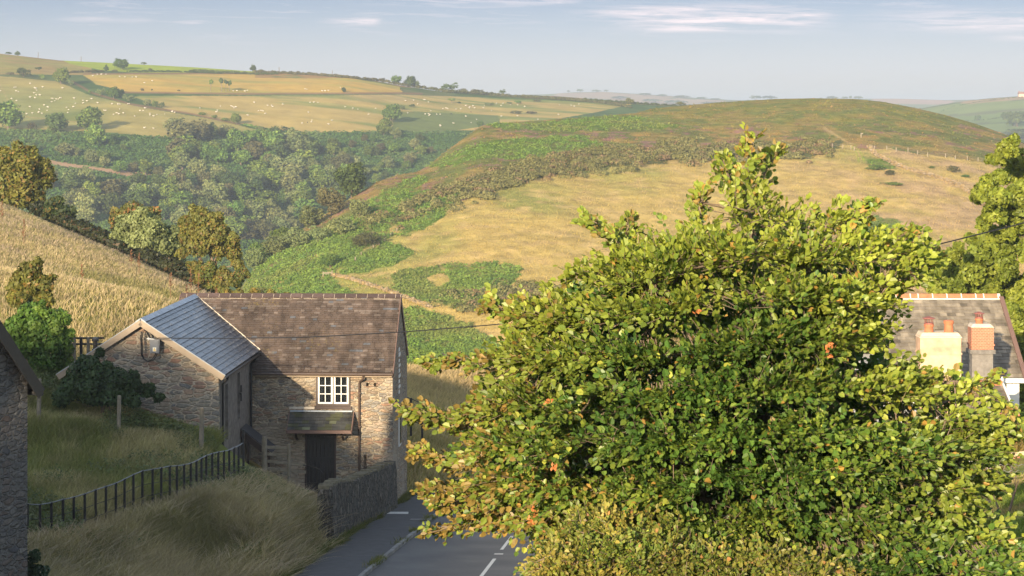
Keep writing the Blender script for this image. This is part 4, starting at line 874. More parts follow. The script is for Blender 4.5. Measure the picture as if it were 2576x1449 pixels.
def wallq(mb, O, U, Vv, D, w, h, holes, deep, c=None):
    """wall face w x h at O along U and Vv with rectangular openings and their reveals D*deep"""
    us = sorted({0, w, *[q for a in holes for q in (a[0], a[1])]}); vs = sorted({0, h, *[q for a in holes for q in (a[2], a[3])]})
    for i in range(len(us)-1):
        for j in range(len(vs)-1):
            m = ((us[i]+us[i+1])/2, (vs[j]+vs[j+1])/2)
            if any(a[0] < m[0] < a[1] and a[2] < m[1] < a[3] for a in holes): continue
            mb.add([O+U*us[i]+Vv*vs[j], O+U*us[i+1]+Vv*vs[j], O+U*us[i+1]+Vv*vs[j+1], O+U*us[i]+Vv*vs[j+1]], Q=[(0, 1, 2, 3)], c=c)
    for a in holes:
        q = [O+U*a[0]+Vv*a[2], O+U*a[1]+Vv*a[2], O+U*a[1]+Vv*a[3], O+U*a[0]+Vv*a[3]]; r = [p+D*deep for p in q]
        mb.add(q+r, Q=[(i, (i+1) % 4, 4+(i+1) % 4, 4+i) for i in range(4)]+[(4, 5, 6, 7)], c=c)
# ---------------------------------------------------------------- stone barn
BU0 = -8.72; ZE, ZR, VW = -10.02, -7.42, 5.9; ZB = -17.2
barn = empty('stone_barn', B(-4.3, 3, ZB), 'stone barn with a lichened brown slate roof, white window and black door', 'barn')
wm = MB(); Hh = ZE-.05-ZB
zz = lambda z: z-ZB
wallq(wm, B(BU0, 0, ZB), E1, E3, E2, -BU0, Hh, [(-2.95-BU0, -1.67-BU0, zz(-11.38), zz(-10.2)), (-3.42-BU0, -2.2-BU0, zz(-14.85), zz(-12.48)), (-1.03-BU0, -.89-BU0, zz(-10.66), zz(-10.52)), (-.73-BU0, -.58-BU0, zz(-10.66), zz(-10.52)), (-1.12-BU0, -1.0-BU0, zz(-13.9), zz(-13.3))], .22)
g = [B(0, 0, ZB), B(0, VW, ZB), B(0, VW, ZE-.05), B(0, VW/2, ZR-.12), B(0, 0, ZE-.05)]
wm.prism([p for p in g], E1*-.004)
wm.prism([p+E1*BU0 for p in g], E1*.004)
wm.add([B(BU0, VW, ZB), B(0, VW, ZB), B(0, VW, ZE-.05), B(BU0, VW, ZE-.05)], Q=[(0, 1, 2, 3)])
wm.build('wall', M_STONE, barn)
sl_len = math.hypot(VW/2+.12, ZR-ZE+.1); Uf = (E2*(VW/2+.12)+E3*(ZR-ZE+.1)); Uf /= np.linalg.norm(Uf); Nf = np.cross(E1, Uf)
A0 = B(BU0-.15, -.16, ZE-.08)
def c_old(x, y):
    n = float(fbm(np.array([x*.5]), np.array([y*.7]), 3, 1.)[0]); base = L(np.array((.118, .088, .072)), np.array((.085, .066, .057)), rb.random()*.7+.6*(n-.3))
    if rb.random() < (.26 if (y < 1.1 or y > 3.0) else .07): base = np.array((.155, .125, .108))*(.85+.3*rb.random())
    if rb.random() < .05: base = np.array((.11, .115, .13))
    return base
Le = -BU0+.18
r1 = slates(A0, E1, Uf, Le, sl_len, .235, .118, Nf, c_old, wj=.6, t=.020, gap=.010).build('roof', M_SLATE, barn)
mb = MB(); slab(mb, A0+E1*.02+Uf*.03, E1, Uf, Le-.04, sl_len-.06, Nf, .07, (.1, .07, .055))
Ub = (-E2*(VW/2+.12)+E3*(ZR-ZE+.1)); Ub /= np.linalg.norm(Ub); Nb = np.cross(Ub, E1)
Ab = B(BU0-.15, VW+.16, ZE-.08); slab(mb, Ab, E1, Ub, Le, sl_len, Nb, .09, (.12, .085, .07)); mb.build('roof_back_slope', M_SLATE, barn)
# ridge tiles: butted clay pieces with mortar joints
mb = MB(); mo = MB(); x = 0
while x < Le-.05:
    w = .44 if rb.random() < .85 else .26; w = min(w, Le-x)
    c0 = np.array((.085, .06, .055))*(.75+.5*rb.random()); P = B(BU0-.15+x+.008, VW/2, ZR+.03)
    for sgn in (-1, 1):
        mb.hexa([P+E3*.045, P+E3*.045+E1*(w-.016), P+E1*(w-.016)+E2*sgn*.15-E3*.085, P+E2*sgn*.15-E3*.085, P+E3*.075, P+E3*.075+E1*(w-.016), P+E1*(w-.016)+E2*sgn*.17-E3*.06, P+E2*sgn*.17-E3*.06] if sgn < 0 else
                [P+E2*sgn*.15-E3*.085, P+E1*(w-.016)+E2*sgn*.15-E3*.085, P+E1*(w-.016)+E3*.045, P+E3*.045, P+E2*sgn*.17-E3*.06, P+E1*(w-.016)+E2*sgn*.17-E3*.06, P+E1*(w-.016)+E3*.075, P+E3*.075], c0)
    mo.obox(P+E1*(w-.014)-E2*.155-E3*.10, E1*.014, E2*.13+E3*.117, E3*.026-E2*.010, None)
    x += w
mo.obox(B(BU0-.14, VW/2-.19, ZR-.115), E1*(Le-.03), E2*.05+E3*.045, E3*.022, None)
rt = mb.build('ridge_tiles', vcol('ridge_clay', .6, .3, .15, 5), barn); mo.build('mortar', M_MORTAR, rt)
for v0, U_, N_, vE in ((-.16, Uf, Nf, 0), (VW+.16, Ub, Nb, 0)):
    for uu in (Le-.005, -.02):
        mb = MB(); A = B(BU0-.15+uu, v0, ZE-.08)-U_*.05; mb.obox(A-N_*.19, E1*.028, U_*(sl_len+.04), N_*.225); mb.build('bargeboard', M_BOARD, barn)
mb = MB(); mb.obox(B(BU0-.1, -.17, ZE-.25), E1*(Le-.1), E2*.03, E3*.15); mb.build('fascia', M_BOARDT, barn)
mb = MB()
gp = [B(u, -.235, ZE-.135-.004*(u-BU0)*.3) for u in np.linspace(BU0-.1, .03, 12)]
mb.tube(gp, .055, 8); mb.build('gutter', M_PIPE, barn)
mb = MB(); mb.tube([B(-1.12, -.235, ZE-.2), B(-1.12, -.235, ZE-.31), B(-1.16, -.2, ZE-.36), B(-1.25, -.09, ZE-.42), B(-1.29, -.07, ZE-.5), B(-1.29, -.07, -14.2)], .042, 8)
for z in (-10.9, -12.2, -13.4): mb.box(*(lambda p: (p[0]-.06, p[0]+.06, p[1]-.05, p[1]+.07, z-.025, z+.025))(B(-1.29, -.07, z)))
mb.build('downpipe', M_PIPE, barn)
# window
wo = MB()
U0, U1, Z0, Z1 = -2.95, -1.67, -11.38, -10.2
def ring(mb, u0, u1, z0, z1, v, t, d, c=None):
    mb.obox(B(u0, v, z0), E1*t, E2*d, E3*(z1-z0), c); mb.obox(B(u1-t, v, z0), E1*t, E2*d, E3*(z1-z0), c)
    mb.obox(B(u0+t, v, z0), E1*(u1-u0-2*t), E2*d, E3*t, c); mb.obox(B(u0+t, v, z1-t), E1*(u1-u0-2*t), E2*d, E3*t, c)
wf = MB(); ring(wf, U0-.03, U1+.03, Z0-.03, Z1+.03, -.03, .075, .12); wf.obox(B((U0+U1)/2-.022, -.03, Z0+.045), E1*.044, E2*.12, E3*(Z1-Z0-.09))
win = wf.build('window', M_FRAME, barn)
for a, b_ in ((U0+.047, (U0+U1)/2-.024), ((U0+U1)/2+.024, U1-.047)):
    sb = MB(); z0, z1 = Z0+.047, Z1-.047; ring(sb, a, b_, z0, z1, -.018, .06, .06)
    um = (a+b_)/2; sb.obox(B(um-.014, -.012, z0+.06), E1*.028, E2*.04, E3*(z1-z0-.12))
    for k in (1, 2): zk = z0+.06+(z1-z0-.12)*k/3; sb.obox(B(a+.06, -.009, zk-.014), E1*(b_-a-.12), E2*.035, E3*.028)
    sb.build('sash', M_WHITE, win)
wp = MB(); wp.obox(B(U0+.05, .035, Z0+.05), E1*(U1-U0-.1), E2*.006, E3*(Z1-Z0-.1)); 
m, nt, ns, ln, b = mat('thin_glass'); b.inputs['Base Color'].default_value = (.9, .95, .95, 1); b.inputs['Roughness'].default_value = .03; b.inputs['Alpha'].default_value = .22; b.inputs['Specular IOR Level'].default_value = .35; b.inputs['Base Color'].default_value = (.03, .035, .04, 1)
wp.build('pane', m, win)
dk = MB(); dk.obox(B(U0+.01, .19, Z0+.01), E1*(U1-U0-.02), E2*.02, E3*(Z1-Z0-.02)); dk.build('dark_interior', M_DARK, win)
for a, b_ in ((U0+.09, U0+.20), (U1-.20, U1-.09)):
    cu = MB(); n = 14; us = np.linspace(a, b_, n); 
    V = [B(u, .10+.018*math.sin(i*1.9), z) for i, u in enumerate(us) for z in (Z0+.08, Z1-.08)]
    cu.add(V, Q=[(2*i, 2*i+2, 2*i+3, 2*i+1) for i in range(n-1)]); cu.build('curtain', M_CURT, win)
sl_ = MB(); sl_.obox(B(U0-.08, -.07, Z0-.16), E1*(U1-U0+.16), E2*.1, E3*.12); sl_.build('window_sill', M_FRAME, barn)
sl_ = MB(); sl_.obox(B(-4.02, -.03, -11.54), E1*1.1, E2*.05, E3*.09); sl_.build('stone_ledge', M_MORTAR, barn)
# door
db = MB(); a, b_ = -3.40, -2.22; n = 8
for i in range(n): db.obox(B(a+(b_-a)*i/n+.004, .06+.004*(i % 2), -14.85), E1*((b_-a)/n-.008), E2*.05, E3*2.33)
for z in (-14.5, -13.5, -12.75): db.obox(B(a+.04, .035, z), E1*(b_-a-.08), E2*.024, E3*.1)
dr = db.build('door', M_DOOR, barn)
fb = MB(); fb.obox(B(a-.02, .0, -14.85), E1*.07, E2*.1, E3*2.36); fb.obox(B(b_-.05, .0, -14.85), E1*.07, E2*.1, E3*2.36); fb.obox(B(a+.05, .0, -12.57), E1*(b_-a-.1), E2*.1, E3*.08); fb.build('door_frame', M_FRAME, dr)
# slate hood over the door
hd = MB(); A = B(-4.0, -.82, -12.24); Uh = B(-4.0, 0, -11.62)-A; hl = np.linalg.norm(Uh); Uh /= hl; Nh = np.cross(E1, Uh)
def c_hood(x, y):
    n = float(fbm(np.array([x*1.2+9]), np.array([y*1.2]), 3, 1.)[0]); c = L(np.array((.055, .055, .055)), np.array((.09, .09, .08)), rb.random())
    if n > .55: c = L(c, np.array((.085, .09, .035)), .6)
    if rb.random() < .05: c = np.array((.17, .18, .11))
    return c
hood = slates(A, E1, Uh, 2.48, hl, .27, .17, Nh, c_hood).build('hood_roof', M_SLATE, barn)
hb = MB(); slab(hb, A+E1*.02, E1, Uh, 2.44, hl, Nh, .05); hb.obox(B(-4.02, -.86, -12.36), E1*2.52, E2*.035, E3*.12)
for u in (-4.02, -1.52): hb.obox(B(u, -.86, -12.3)-Nh*.12, E1*.035, Uh*(hl+.02), Nh*.17)
hb.build('hood_fascia', M_BOARD, hood)
for u in (-3.7, -1.9):
    kb = MB()
    kb.tube([B(u, -.02, -12.72), B(u, -.2, -12.66), B(u, -.42, -12.5), B(u, -.5, -12.37)], .045, 6); kb.obox(B(u-.04, -.7, -12.39), E1*.08, E2*.7, E3*.05)
    kb.build('hood_bracket', M_FRAME, hood)
fl = MB(); fl.obox(B(-3.98, -.10, -11.635), E1*2.42, E2*.1, E3*.05+E2*0); fl.build('lead_flashing', M_LEAD, hood)
# right gable: white painted quoins beside an opening, tall white window
qs = MB()
for i in range(9):
    w = .5 if i % 2 else .28; qs.obox(B(-.002, 2.3, -11.25+i*.21), E2*(w*(.8+.5*rb.random())), E1*.03, E3*(.10+.05*rb.random()))
qs.build('pale_quoin_stones', M_WHITE, barn)
qs = MB(); qs.obox(B(.0, 2.25, -13.35), E2*.75, E1*.05, E3*1.35); gw = qs.build('gable_window', M_WHITE, barn); qs = MB(); qs.obox(B(.052, 2.33, -13.27), E2*.59, E1*.006, E3*1.19); qs.build('pane', M_GLASS, gw)
# ---------------------------------------------------------------- slate outbuilding in front
OU = -8.28; HWu = 3.0; VF = -6.72; ZRo, ZEo = -7.40, -9.36; ZBo = -15.5
outb = empty('stone_outbuilding', B(OU, -3, ZBo), 'stone outbuilding with a blue grey slate roof and pale bargeboards, joined to the barn', 'outbuilding')
wm = MB()
fr = [B(OU-2.75, VF, ZBo), B(OU+2.75, VF, ZBo), B(OU+2.75, VF, ZEo+.07), B(OU, VF, ZRo-.1), B(OU-2.75, VF, ZEo+.07)]
wm.prism(fr, E2*.3)
wm.build('front_wall', M_STONE2, outb)
wm = MB(); wallq(wm, B(OU+2.75, VF+.3, ZBo), E2, E3, -E1, -VF-.3-.02, ZEo-ZBo, [(1.0, 1.55, ZEo-ZBo-2.6, ZEo-ZBo-.55), (3.5, 4.05, ZEo-ZBo-2.2, ZEo-ZBo-.45)], .16)
wm.build('side_wall', plain('side_wall_render', (.17, .15, .135), .95, var=.35, scale=5, bump=1.), outb)
wm = MB(); wm.obox(B(OU-2.75, VF+.3, ZBo), E1*.3, E2*9.5, E3*(ZEo-ZBo)); wm.build('rear_wall', M_STONE2, outb)
th = math.atan2(ZRo-ZEo, HWu); 
Ur = (-E1*HWu+E3*(ZRo-ZEo)); so_len = np.linalg.norm(Ur); Ur /= so_len; Nr = np.cross(E2, Ur)
A = B(OU+HWu, VF-.22, ZEo)
LV = -VF+.22
def vlen(y):   # where the valley with the barn roof cuts the slope
    z = ZEo+y*Ur[2]; return LV+(z-(ZE-.08))/(ZR-ZE+.1)*(VW/2+.12)-.16
def c_new(x, y): return np.array((.105, .115, .135))*(.6+.7*rb.random())
osl = slates(A, E2, Ur, LV+3.2, so_len, .34, .215, Nr, c_new, keep=lambda x, y: x < vlen(y)+.05, t=.016, gap=.018).build('roof', M_SLATE2, outb)
Ull = (E1*HWu+E3*(ZRo-ZEo)); Ull /= np.linalg.norm(Ull); Nl = np.cross(Ull, E2); Al = B(OU-HWu, VF-.22, ZEo)
slates(Al, E2, Ull, LV+3.0, so_len, .30, .235, Nl, c_new, t=.010).build('roof_left_slope', M_SLATE2, outb)
mb = MB(); mb.add([A, A+E2*(vlen(0)), A+E2*(vlen(so_len))+Ur*so_len, A+Ur*so_len]+[q-Nr*.06 for q in (A, A+E2*(vlen(0)), A+E2*(vlen(so_len))+Ur*so_len, A+Ur*so_len)], Q=[(0, 1, 2, 3), (7, 6, 5, 4), (0, 4, 5, 1), (0, 3, 7, 4)], c=(.08, .08, .09))
mb.obox(Al-Nl*.06, E2*(LV+3.), Ull*so_len, Nl*.05, (.08, .08, .09)); mb.build('roof_boarding', M_SLATE2, outb)
# pale mortar fillet along the valley
V0 = A+E2*(vlen(0)+.02); V1 = A+E2*(vlen(so_len)+.02)+Ur*so_len; d = V1-V0; dl = np.linalg.norm(d); d /= dl
mb = MB(); n = 26
side = norm(np.cross(d, Nr)); 
for i in range(n):
    a0 = V0+d*dl*i/n; w = .10+.03*rb.random(); mb.obox(a0-side*w*.5+Nr*.012, d*(dl/n-.001), side*w, Nr*(.03+.012*rb.random()))
mb.build('mortar_fillet', M_MORTAR, outb)
# lead ridge
mb = MB(); n = 26
for i in range(n):
    a0 = B(OU, VF-.24, ZRo+.035)+E2*((LV+3)*i/n); l = (LV+3)/n-.004
    mb.obox(a0, E2*l, -Ur*.21*(1+.04*rb.random()), Nr*.018, None); mb.obox(a0-Ull*.21, E2*l, Ull*.21, Nl*.018)
mb.build('ridge_cap', M_LEAD, outb)
for A_, U_, N_ in ((A, Ur, Nr), (Al, Ull, Nl)):
    mb = MB(); mb.obox(A_-E2*.03-U_*.03-N_*.20, E2*.03, U_*(so_len-.01), N_*.20)
    brg = mb.build('bargeboard', M_BOARDT, outb)
mb = MB()
for A_, U_, N_ in ((A, Ur, Nr), (Al, Ull, Nl)): mb.obox(A_-E2*.035-U_*.03+N_*.002, E2*.06, U_*(so_len+.02), N_*.028)
mb.build('verge_trim', plain('grey_verge_trim', (.34, .36, .38), .5), brg)
mb = MB(); mb.tube([A-Nr*.09+E1*.05-E2*.02-E3*.02, A-Nr*.09+E1*.05+E2*(vlen(0)-.05)-E3*.06], .05, 8); mb.build('gutter', M_BLACK, outb)
for vv in (VF+.42, -.35):
    mb = MB(); mb.tube([B(OU+HWu+.02, vv, ZEo-.1), B(OU+HWu-.02, vv, ZEo-.22), B(OU+2.83, vv, ZEo-.4), B(OU+2.83, vv, -12.6)], .045, 8); mb.build('downpipe', M_BLACK, outb)
mb = MB(); mb.tube([B(OU+2.80, -2.4, ZEo-.95), B(OU+2.80, -2.4, ZEo-1.55)], .03, 6); mb.tube([B(OU+2.80, -2.58, ZEo-1.25), B(OU+2.80, -2.22, ZEo-1.2)], .03, 6); mb.build('wall_tie', M_BLACK, outb)
# meter box, cables, flue
mx, mz = OU+(-.27)+.0, -8.36
def FP(px, py): Yv = 73.46-.03; return W(px, py, Yv)
P0 = np.array(FP(379, 887)); P1 = np.array(FP(402, 853))
mb = MB(); mb.hexa([P0+(0, -.16, 0), (P1[0], P0[1]-.16, P0[2]), (P1[0], P0[1]+.03, P0[2]), P0+(0, .03, 0), (P0[0]-.01, P0[1]-.14, P1[2]), (P1[0]+.01, P0[1]-.14, P1[2]), (P1[0]+.01, P0[1]+.03, P1[2]), (P0[0]-.01, P0[1]+.03, P1[2])])
mb.obox(P0+(.03, -.175, .03), (P1[0]-P0[0]-.06, 0, 0), (0, .015, 0), (0, 0, P1[2]-P0[2]-.07))
bx = mb.build('meter_box', M_GREYB, outb)
mb = MB(); q = np.array(FP(386.3, 882.5)); q[1] = P0[1]-.178; mb.obox(q, (.125, 0, 0), (0, .002, 0), (0, 0, .14)); lab_ = mb.build('warning_label', M_WHITE, bx)
mb = MB(); q = q+(.018, -.003, .055); mb.prism([q, q+(.09, 0, 0), q+(.045, 0, .075)], (0, .002, 0)); mb.obox(q+(.0, 0, -.045), (.09, 0, 0), (0, .002, 0), (0, 0, .03)); mb.build('warning_triangle', plain('yellow_print', (.75, .48, .04), .5, var=.03), bx)
for o in (0, .045):
    mb = MB(); pts = [FP(376, 848), FP(371, 836), FP(363, 829), FP(357, 834), FP(354.5, 848), FP(356, 870), FP(356, 890), FP(361, 902), FP(372, 908), FP(383, 904), FP(391, 893), FP(393, 887)]
    pts = [np.array(p)+(o, -.05-o*.3, -o*.6) for p in pts]; mb.tube(pts, .02, 6); mb.build('cable_loop', M_BLACK, outb)
mb = MB(); q = np.array(FP(370, 852)); mb.tube([q+(0, -.02, 0), q+(.14, -.1, 0), q+(.3, -.16, .01)], [.022, .022, .03], 6); mb.tube([q+(.05, -.04, -.05), q+(.05, -.04, .05)], .015, 5); mb.build('cable_bracket', M_WHITE, outb)
q = B(OU-2.3, -4.2, -9.2); mb = MB(); mb.tube([q, q+E3*.75], .085, 12); mb.tube([q+E3*.40, q+E3*.44], .13, 12); mb.tube([q+E3*.72, q+E3*.76, q+E3*.84], [.13, .14, .10], 12); mb.tube([q+E3*.58, q+E3*.62], .12, 12); mb.build('flue', M_BLACK, outb)
# lean-to cover of the steps between the buildings
lt = empty('lean_to_roof', B(-5, -1.2, -14.5), 'small dark boarded lean to roof sloping down between outbuilding and barn', 'lean-to')
A = B(-5.53, -2.3, -11.98); D = B(-4.35, -2.3, -12.86)-A; dl = np.linalg.norm(D); D /= dl; Nn = np.cross(D, E2)
mb = MB(); n = 8
for i in range(n): mb.obox(A+D*dl*i/n+Nn*.003*(i % 2), D*(dl/n+.012), E2*1.25, Nn*.03)
mb.build('roof_boards', plain('dark_felt', (.045, .045, .05), .7, var=.25, scale=6), lt)
mb = MB(); mb.obox(A-Nn*.22-E2*.03, D*dl, E2*.03, Nn*.215); mb.obox(A-Nn*.22+E2*1.25, D*dl, E2*.03, Nn*.215); mb.build('fascia', M_FRAME, lt)
mb = MB()
for t in (.25, .92):
    q = A+D*dl*t+E2*.06-Nn*.1; mb.obox(q, E1*.08, E2*.08, np.array((0, 0, -14.9-q[2])))
mb.build('post', M_FRAME, lt)
# ---------------------------------------------------------------- stone house cut by the left edge
s0 = np.array((-11.72, 50., 0)); dw = norm(np.array((-.42, -.907, 0))); dn = np.array((-.907, .42, 0))
house = empty('stone_house', (s0[0], s0[1], -13.5), 'shaded grey stone house end cut off by the left edge of the photo', 'house')
zt = -6.55; wd = 4.6; rise = 2.5
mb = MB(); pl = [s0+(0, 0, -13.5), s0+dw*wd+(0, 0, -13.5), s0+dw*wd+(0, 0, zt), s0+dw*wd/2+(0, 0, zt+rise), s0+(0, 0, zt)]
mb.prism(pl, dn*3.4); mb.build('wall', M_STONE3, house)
mb = MB(); up = norm(dw*wd/2+(0, 0, rise)); sl2 = math.hypot(wd/2, rise)+.35; nn_ = norm(np.cross(dn, up)); nn_ = nn_ if nn_[2] > 0 else -nn_
a_ = s0-dn*.25-up*.35+(0, 0, zt); mb.obox(a_+nn_*.02, dn*3.9, up*sl2, nn_*.09, (.05, .05, .055))
up2 = norm(-dw*wd/2+(0, 0, rise)); n2_ = norm(np.cross(dn, up2)); n2_ = n2_ if n2_[2] > 0 else -n2_
a2 = s0+dw*wd-dn*.25-up2*.35+(0, 0, zt); mb.obox(a2+n2_*.02, dn*3.9, up2*sl2, n2_*.09, (.05, .05, .055)); mb.build('roof', M_SLATE, house)
mb = MB(); mb.obox(a_-dn*.03-nn_*.2, dn*.035, up*sl2, nn_*.3); mb.build('bargeboard', M_BLACK, house); mb = MB(); mb.obox(a2-dn*.03-n2_*.2, dn*.035, up2*sl2, n2_*.3); mb.build('bargeboard', M_BLACK, house)
mb = MB(); mb.tube([a_-nn_*.02-up*.03, a_-nn_*.02-up*.03+dn*3.6], .06, 8); mb.build('gutter', M_BLACK, house)
# ---------------------------------------------------------------- cottage with chimneys behind the beech
cot = empty('cottage', W(2440, 1180, 78), 'cottage with a grey slate roof, terracotta ridge and chimneys behind the beech', 'cottage')
Yr = 79.; x0, x1 = Wx(2180, Yr), Wx(2513, Yr); zr = Wz(745, Yr); Yf = 75.2; ze = Wz(950, Yf)
X_ = np.array((1., 0, 0)); Y_ = np.array((0, 1., 0)); Z_ = np.array((0, 0, 1.))
A = np.array((x0, Yf, ze)); Uc = np.array((0, Yr-Yf, zr-ze)); cl_ = np.linalg.norm(Uc); Uc /= cl_; Nc = np.cross(X_, Uc)
def c_cot(x, y): return L(np.array((.17, .145, .115)), np.array((.28, .24, .185)), rb.random())*(1 if rb.random() > .2 else .7)
slates(A, X_, Uc, x1-x0, cl_, .30, .19, Nc, c_cot).build('roof', M_SLATE, cot)
mb = MB(); slab(mb, A+X_*.02, X_, Uc, x1-x0-.04, cl_, Nc, .07, (.1, .1, .1)); Uq = np.array((0, -(Yr-Yf), zr-ze)); Uq /= np.linalg.norm(Uq); Nq = np.cross(Uq, X_)
mb.obox(np.array((x0, 2*Yr-Yf, ze))-Nq*.07, X_*(x1-x0), Uq*cl_, Nq*.068, (.16, .15, .14)); mb.build('roof_back_slope', M_SLATE, cot)
mb = MB(); mm = MB(); x = x0
while x < x1-.05:
    w = min(.55 if rb.random() < .8 else .3, x1-x); mb.prism([(x+.012, Yr-.16, zr-.07), (x+.012, Yr+.16, zr-.07), (x+.012, Yr+.07, zr+.09), (x+.012, Yr-.07, zr+.09)], (w-.024, 0, 0)); mm.prism([(x+w-.018, Yr-.17, zr-.08), (x+w-.018, Yr+.17, zr-.08), (x+w-.018, Yr+.075, zr+.1), (x+w-.018, Yr-.075, zr+.1)], (.036, 0, 0)); x += w
mm.box(x0, x1, Yr-.2, Yr-.13, zr-.14, zr-.07)
rt = mb.build('ridge_tiles', M_TERRA, cot); mm.build('mortar', plain('white_mortar', (.7, .66, .58), .9, var=.08), rt)
mb = MB(); mb.obox(np.array((x1-.02, Yf-.05, ze-.2)), X_*.16, Uc*(cl_+.05), Nc*.22); mb.build('bargeboard', M_BOARD, cot)
mb = MB(); mb.box(x0+.1, x1-.12, Yf+.15, 2*Yr-Yf-.15, Wz(1300, 78), ze-.02); mb.prism([(x1-.14, Yf+.15, ze-.02), (x1-.14, 2*Yr-Yf-.15, ze-.02), (x1-.14, Yr, zr-.12)], (.1, 0, 0)); mb.build('wall', M_WHITE, cot)
mb = MB(); mb.box(x0, x1+.1, Yf-.12, Yf+.1, ze-.18, ze-.02); mb.build('fascia', M_WHITE, cot)
def chimney(px0, px1, pt, pb, Y, m, name='chimney_stack', dep=.75, corb=None):
    a, b_ = Wx(px0, Y), Wx(px1, Y); mb = MB(); mb.box(a, b_, Y, Y+dep, Wz(pb, Y), Wz(pt, Y)); mb.box(a-.03, b_+.03, Y-.03, Y+dep+.03, Wz(pt+46, Y), Wz(pt+42, Y))
    return mb.build(name, m, cot), a, b_
def pot(par, px, pt, pb, Y, cowl, r=.155):
    x = Wx(px, Y); z0, z1 = Wz(pb, Y), Wz(pt, Y); h = z1-z0
    mb = MB(); hh = h*.55 if cowl else h
    mb.tube([(x, Y+.35, z0-.05), (x, Y+.35, z0+hh*.7), (x, Y+.35, z0+hh*.72), (x, Y+.35, z0+hh*.94), (x, Y+.35, z0+hh)], [r*1.08, r*.92, r*1.1, r*1.14, r*1.0], 16); po = mb.build('chimney_pot', M_TERRA, par, smooth=False)
    if cowl:
        mb = MB(); c = np.array((x, Y+.35, 0)); mb.tube([c+Z_*(z0+hh), c+Z_*(z0+hh+.05)], r*1.02, 14)
        for k in range(10): t = k*.628; o = np.array((math.cos(t), math.sin(t), 0))*r*.9; mb.tube([c+o+Z_*(z0+hh), c+o+Z_*(z1-.04)], .009, 4)
        mb.tube([c+Z_*(z1-.05), c+Z_*(z1-.03), c+Z_*(z1+.02)], [r*1.45, r*1.4, r*.3], 16); mb.build('cowl', plain('rusty_red_metal', (.26, .09, .07), .6), po)
s1, a, b_ = chimney(2315, 2418, 846, 1120, 70, M_CREAM)
mb = MB(); mb.prism([(a-.03, 69.97, Wz(850, 70)), (b_+.03, 69.97, Wz(850, 70)), (b_-.08, 70.1, Wz(838, 70)), (a+.1, 70.1, Wz(838, 70))], (0, .75, 0)); mb.build('mortar_cap', plain('pale_flaunching', (.62, .5, .36), .9), s1)
pot(s1, 2342, 800, 840, 70, True); pot(s1, 2392, 808, 840, 70, False)
s2, a, b_ = chimney(2444, 2500, 824, 885, 71.5, M_BRICK, dep=.6)
mb = MB(); mb.prism([(a-.02, 71.48, Wz(824, 71.5)), (b_+.02, 71.48, Wz(824, 71.5)), (b_-.1, 71.6, Wz(816, 71.5)), (a+.08, 71.6, Wz(816, 71.5))], (0, .55, 0)); mb.build('mortar_cap', M_MORTAR, s2)
mb = MB(); mb.box(a-.05, b_+.05, 71.45, 72.15, Wz(890, 71.5), Wz(880, 71.5)); mb.box(a+.02, b_-.02, 71.52, 72.08, Wz(1120, 71.5), Wz(890, 71.5)); mb.build('rendered_shaft', M_RENDER, s2)
pot(s2, 2469, 788, 822, 71.5, True, .13)
# front wing: lower roof with terracotta ridge and white gable trim
xa, xb = Wx(2380, 70), Wx(2530, 70); zq = Wz(970, 70)
mb = MB(); A = np.array((xa, 68.6, Wz(1052, 68.6))); Uw = np.array((0, 2., zq-A[2])); wl = np.linalg.norm(Uw); Uw /= wl; Nw = np.cross(X_, Uw)
fw = slates(A, X_, Uw, xb-xa, wl, .28, .19, Nw, c_cot).build('wing_roof', M_SLATE, cot)
mb.box(xa, xb, 70.45, 70.75, zq-.06, zq+.1); mb.build('wing_ridge_tiles', M_TERRA, cot)
mb = MB(); mb.box(Wx(2300, 70)+.1, xb-.1, 68.8, 72.4, Wz(1320, 70), Wz(1056, 68.6)); mb.prism([(xb-.12, 68.8, Wz(1056, 68.6)), (xb-.12, 72.4, Wz(1056, 68.6)), (xb-.12, 70.6, zq-.05)], (.1, 0, 0)); mb.build('wing_wall', M_WHITE, cot)
mb = MB(); mb.obox(np.array((xb, 68.5, A[2]-.2)), X_*.06, Uw*(wl+.1), Nw*.2); mb.obox(np.array((xb, 70.6, zq+.02)), X_*.06, np.array((0, 1.8, -.95)), Nw*.001+Z_*.2); mb.build('wing_bargeboard', M_WHITE, cot)
mb = MB(); mb.box(Wx(2478, 67.5), Wx(2560, 67.5), 67.2, 67.6, Wz(1200, 67.5), Wz(1036, 67.5)); mb.build('porch_pier', M_BRICK, cot)
mb = MB(); mb.prism([(Wx(2335, 68), 68.3, Wz(1020, 68)), (Wx(2375, 68), 68.3, Wz(1045, 68)), (Wx(2375, 68), 68.3, Wz(1062, 68)), (Wx(2335, 68), 68.3, Wz(1036, 68))], (0, .05, 0)); mb.build('porch_bargeboard', M_WHITE, cot)
# ================================================================== road, pavement, walls, fences
rs = np.random.default_rng(33)
m, nt, ns, ln, b = mat('asphalt'); tc = N(ns, 'TexCoord'); n1_ = N(ns, 'TexNoise', i_Scale=.5, i_Detail=5); n2_ = N(ns, 'TexNoise', i_Scale=45, i_Detail=3)
ln.new(tc.outputs['Object'], n1_.inputs['Vector']); ln.new(tc.outputs['Object'], n2_.inputs['Vector'])
rr = ramp(ns, [(.3, (.055, .054, .055)), (.7, (.105, .10, .095))]); r2 = N(ns, 'MapRange', i_1=.3, i_2=.7, i_3=.72, i_4=1.3); ln.new(n1_.outputs['Fac'], rr.inputs[0]); ln.new(n2_.outputs['Fac'], r2.inputs[0])
mu = N(ns, 'VectorMath', operation='MULTIPLY'); ln.new(rr.outputs[0], mu.inputs[0]); ln.new(r2.outputs[0], mu.inputs[1]); ln.new(mu.outputs[0], b.inputs['Base Color']); b.inputs['Roughness'].default_value = .85
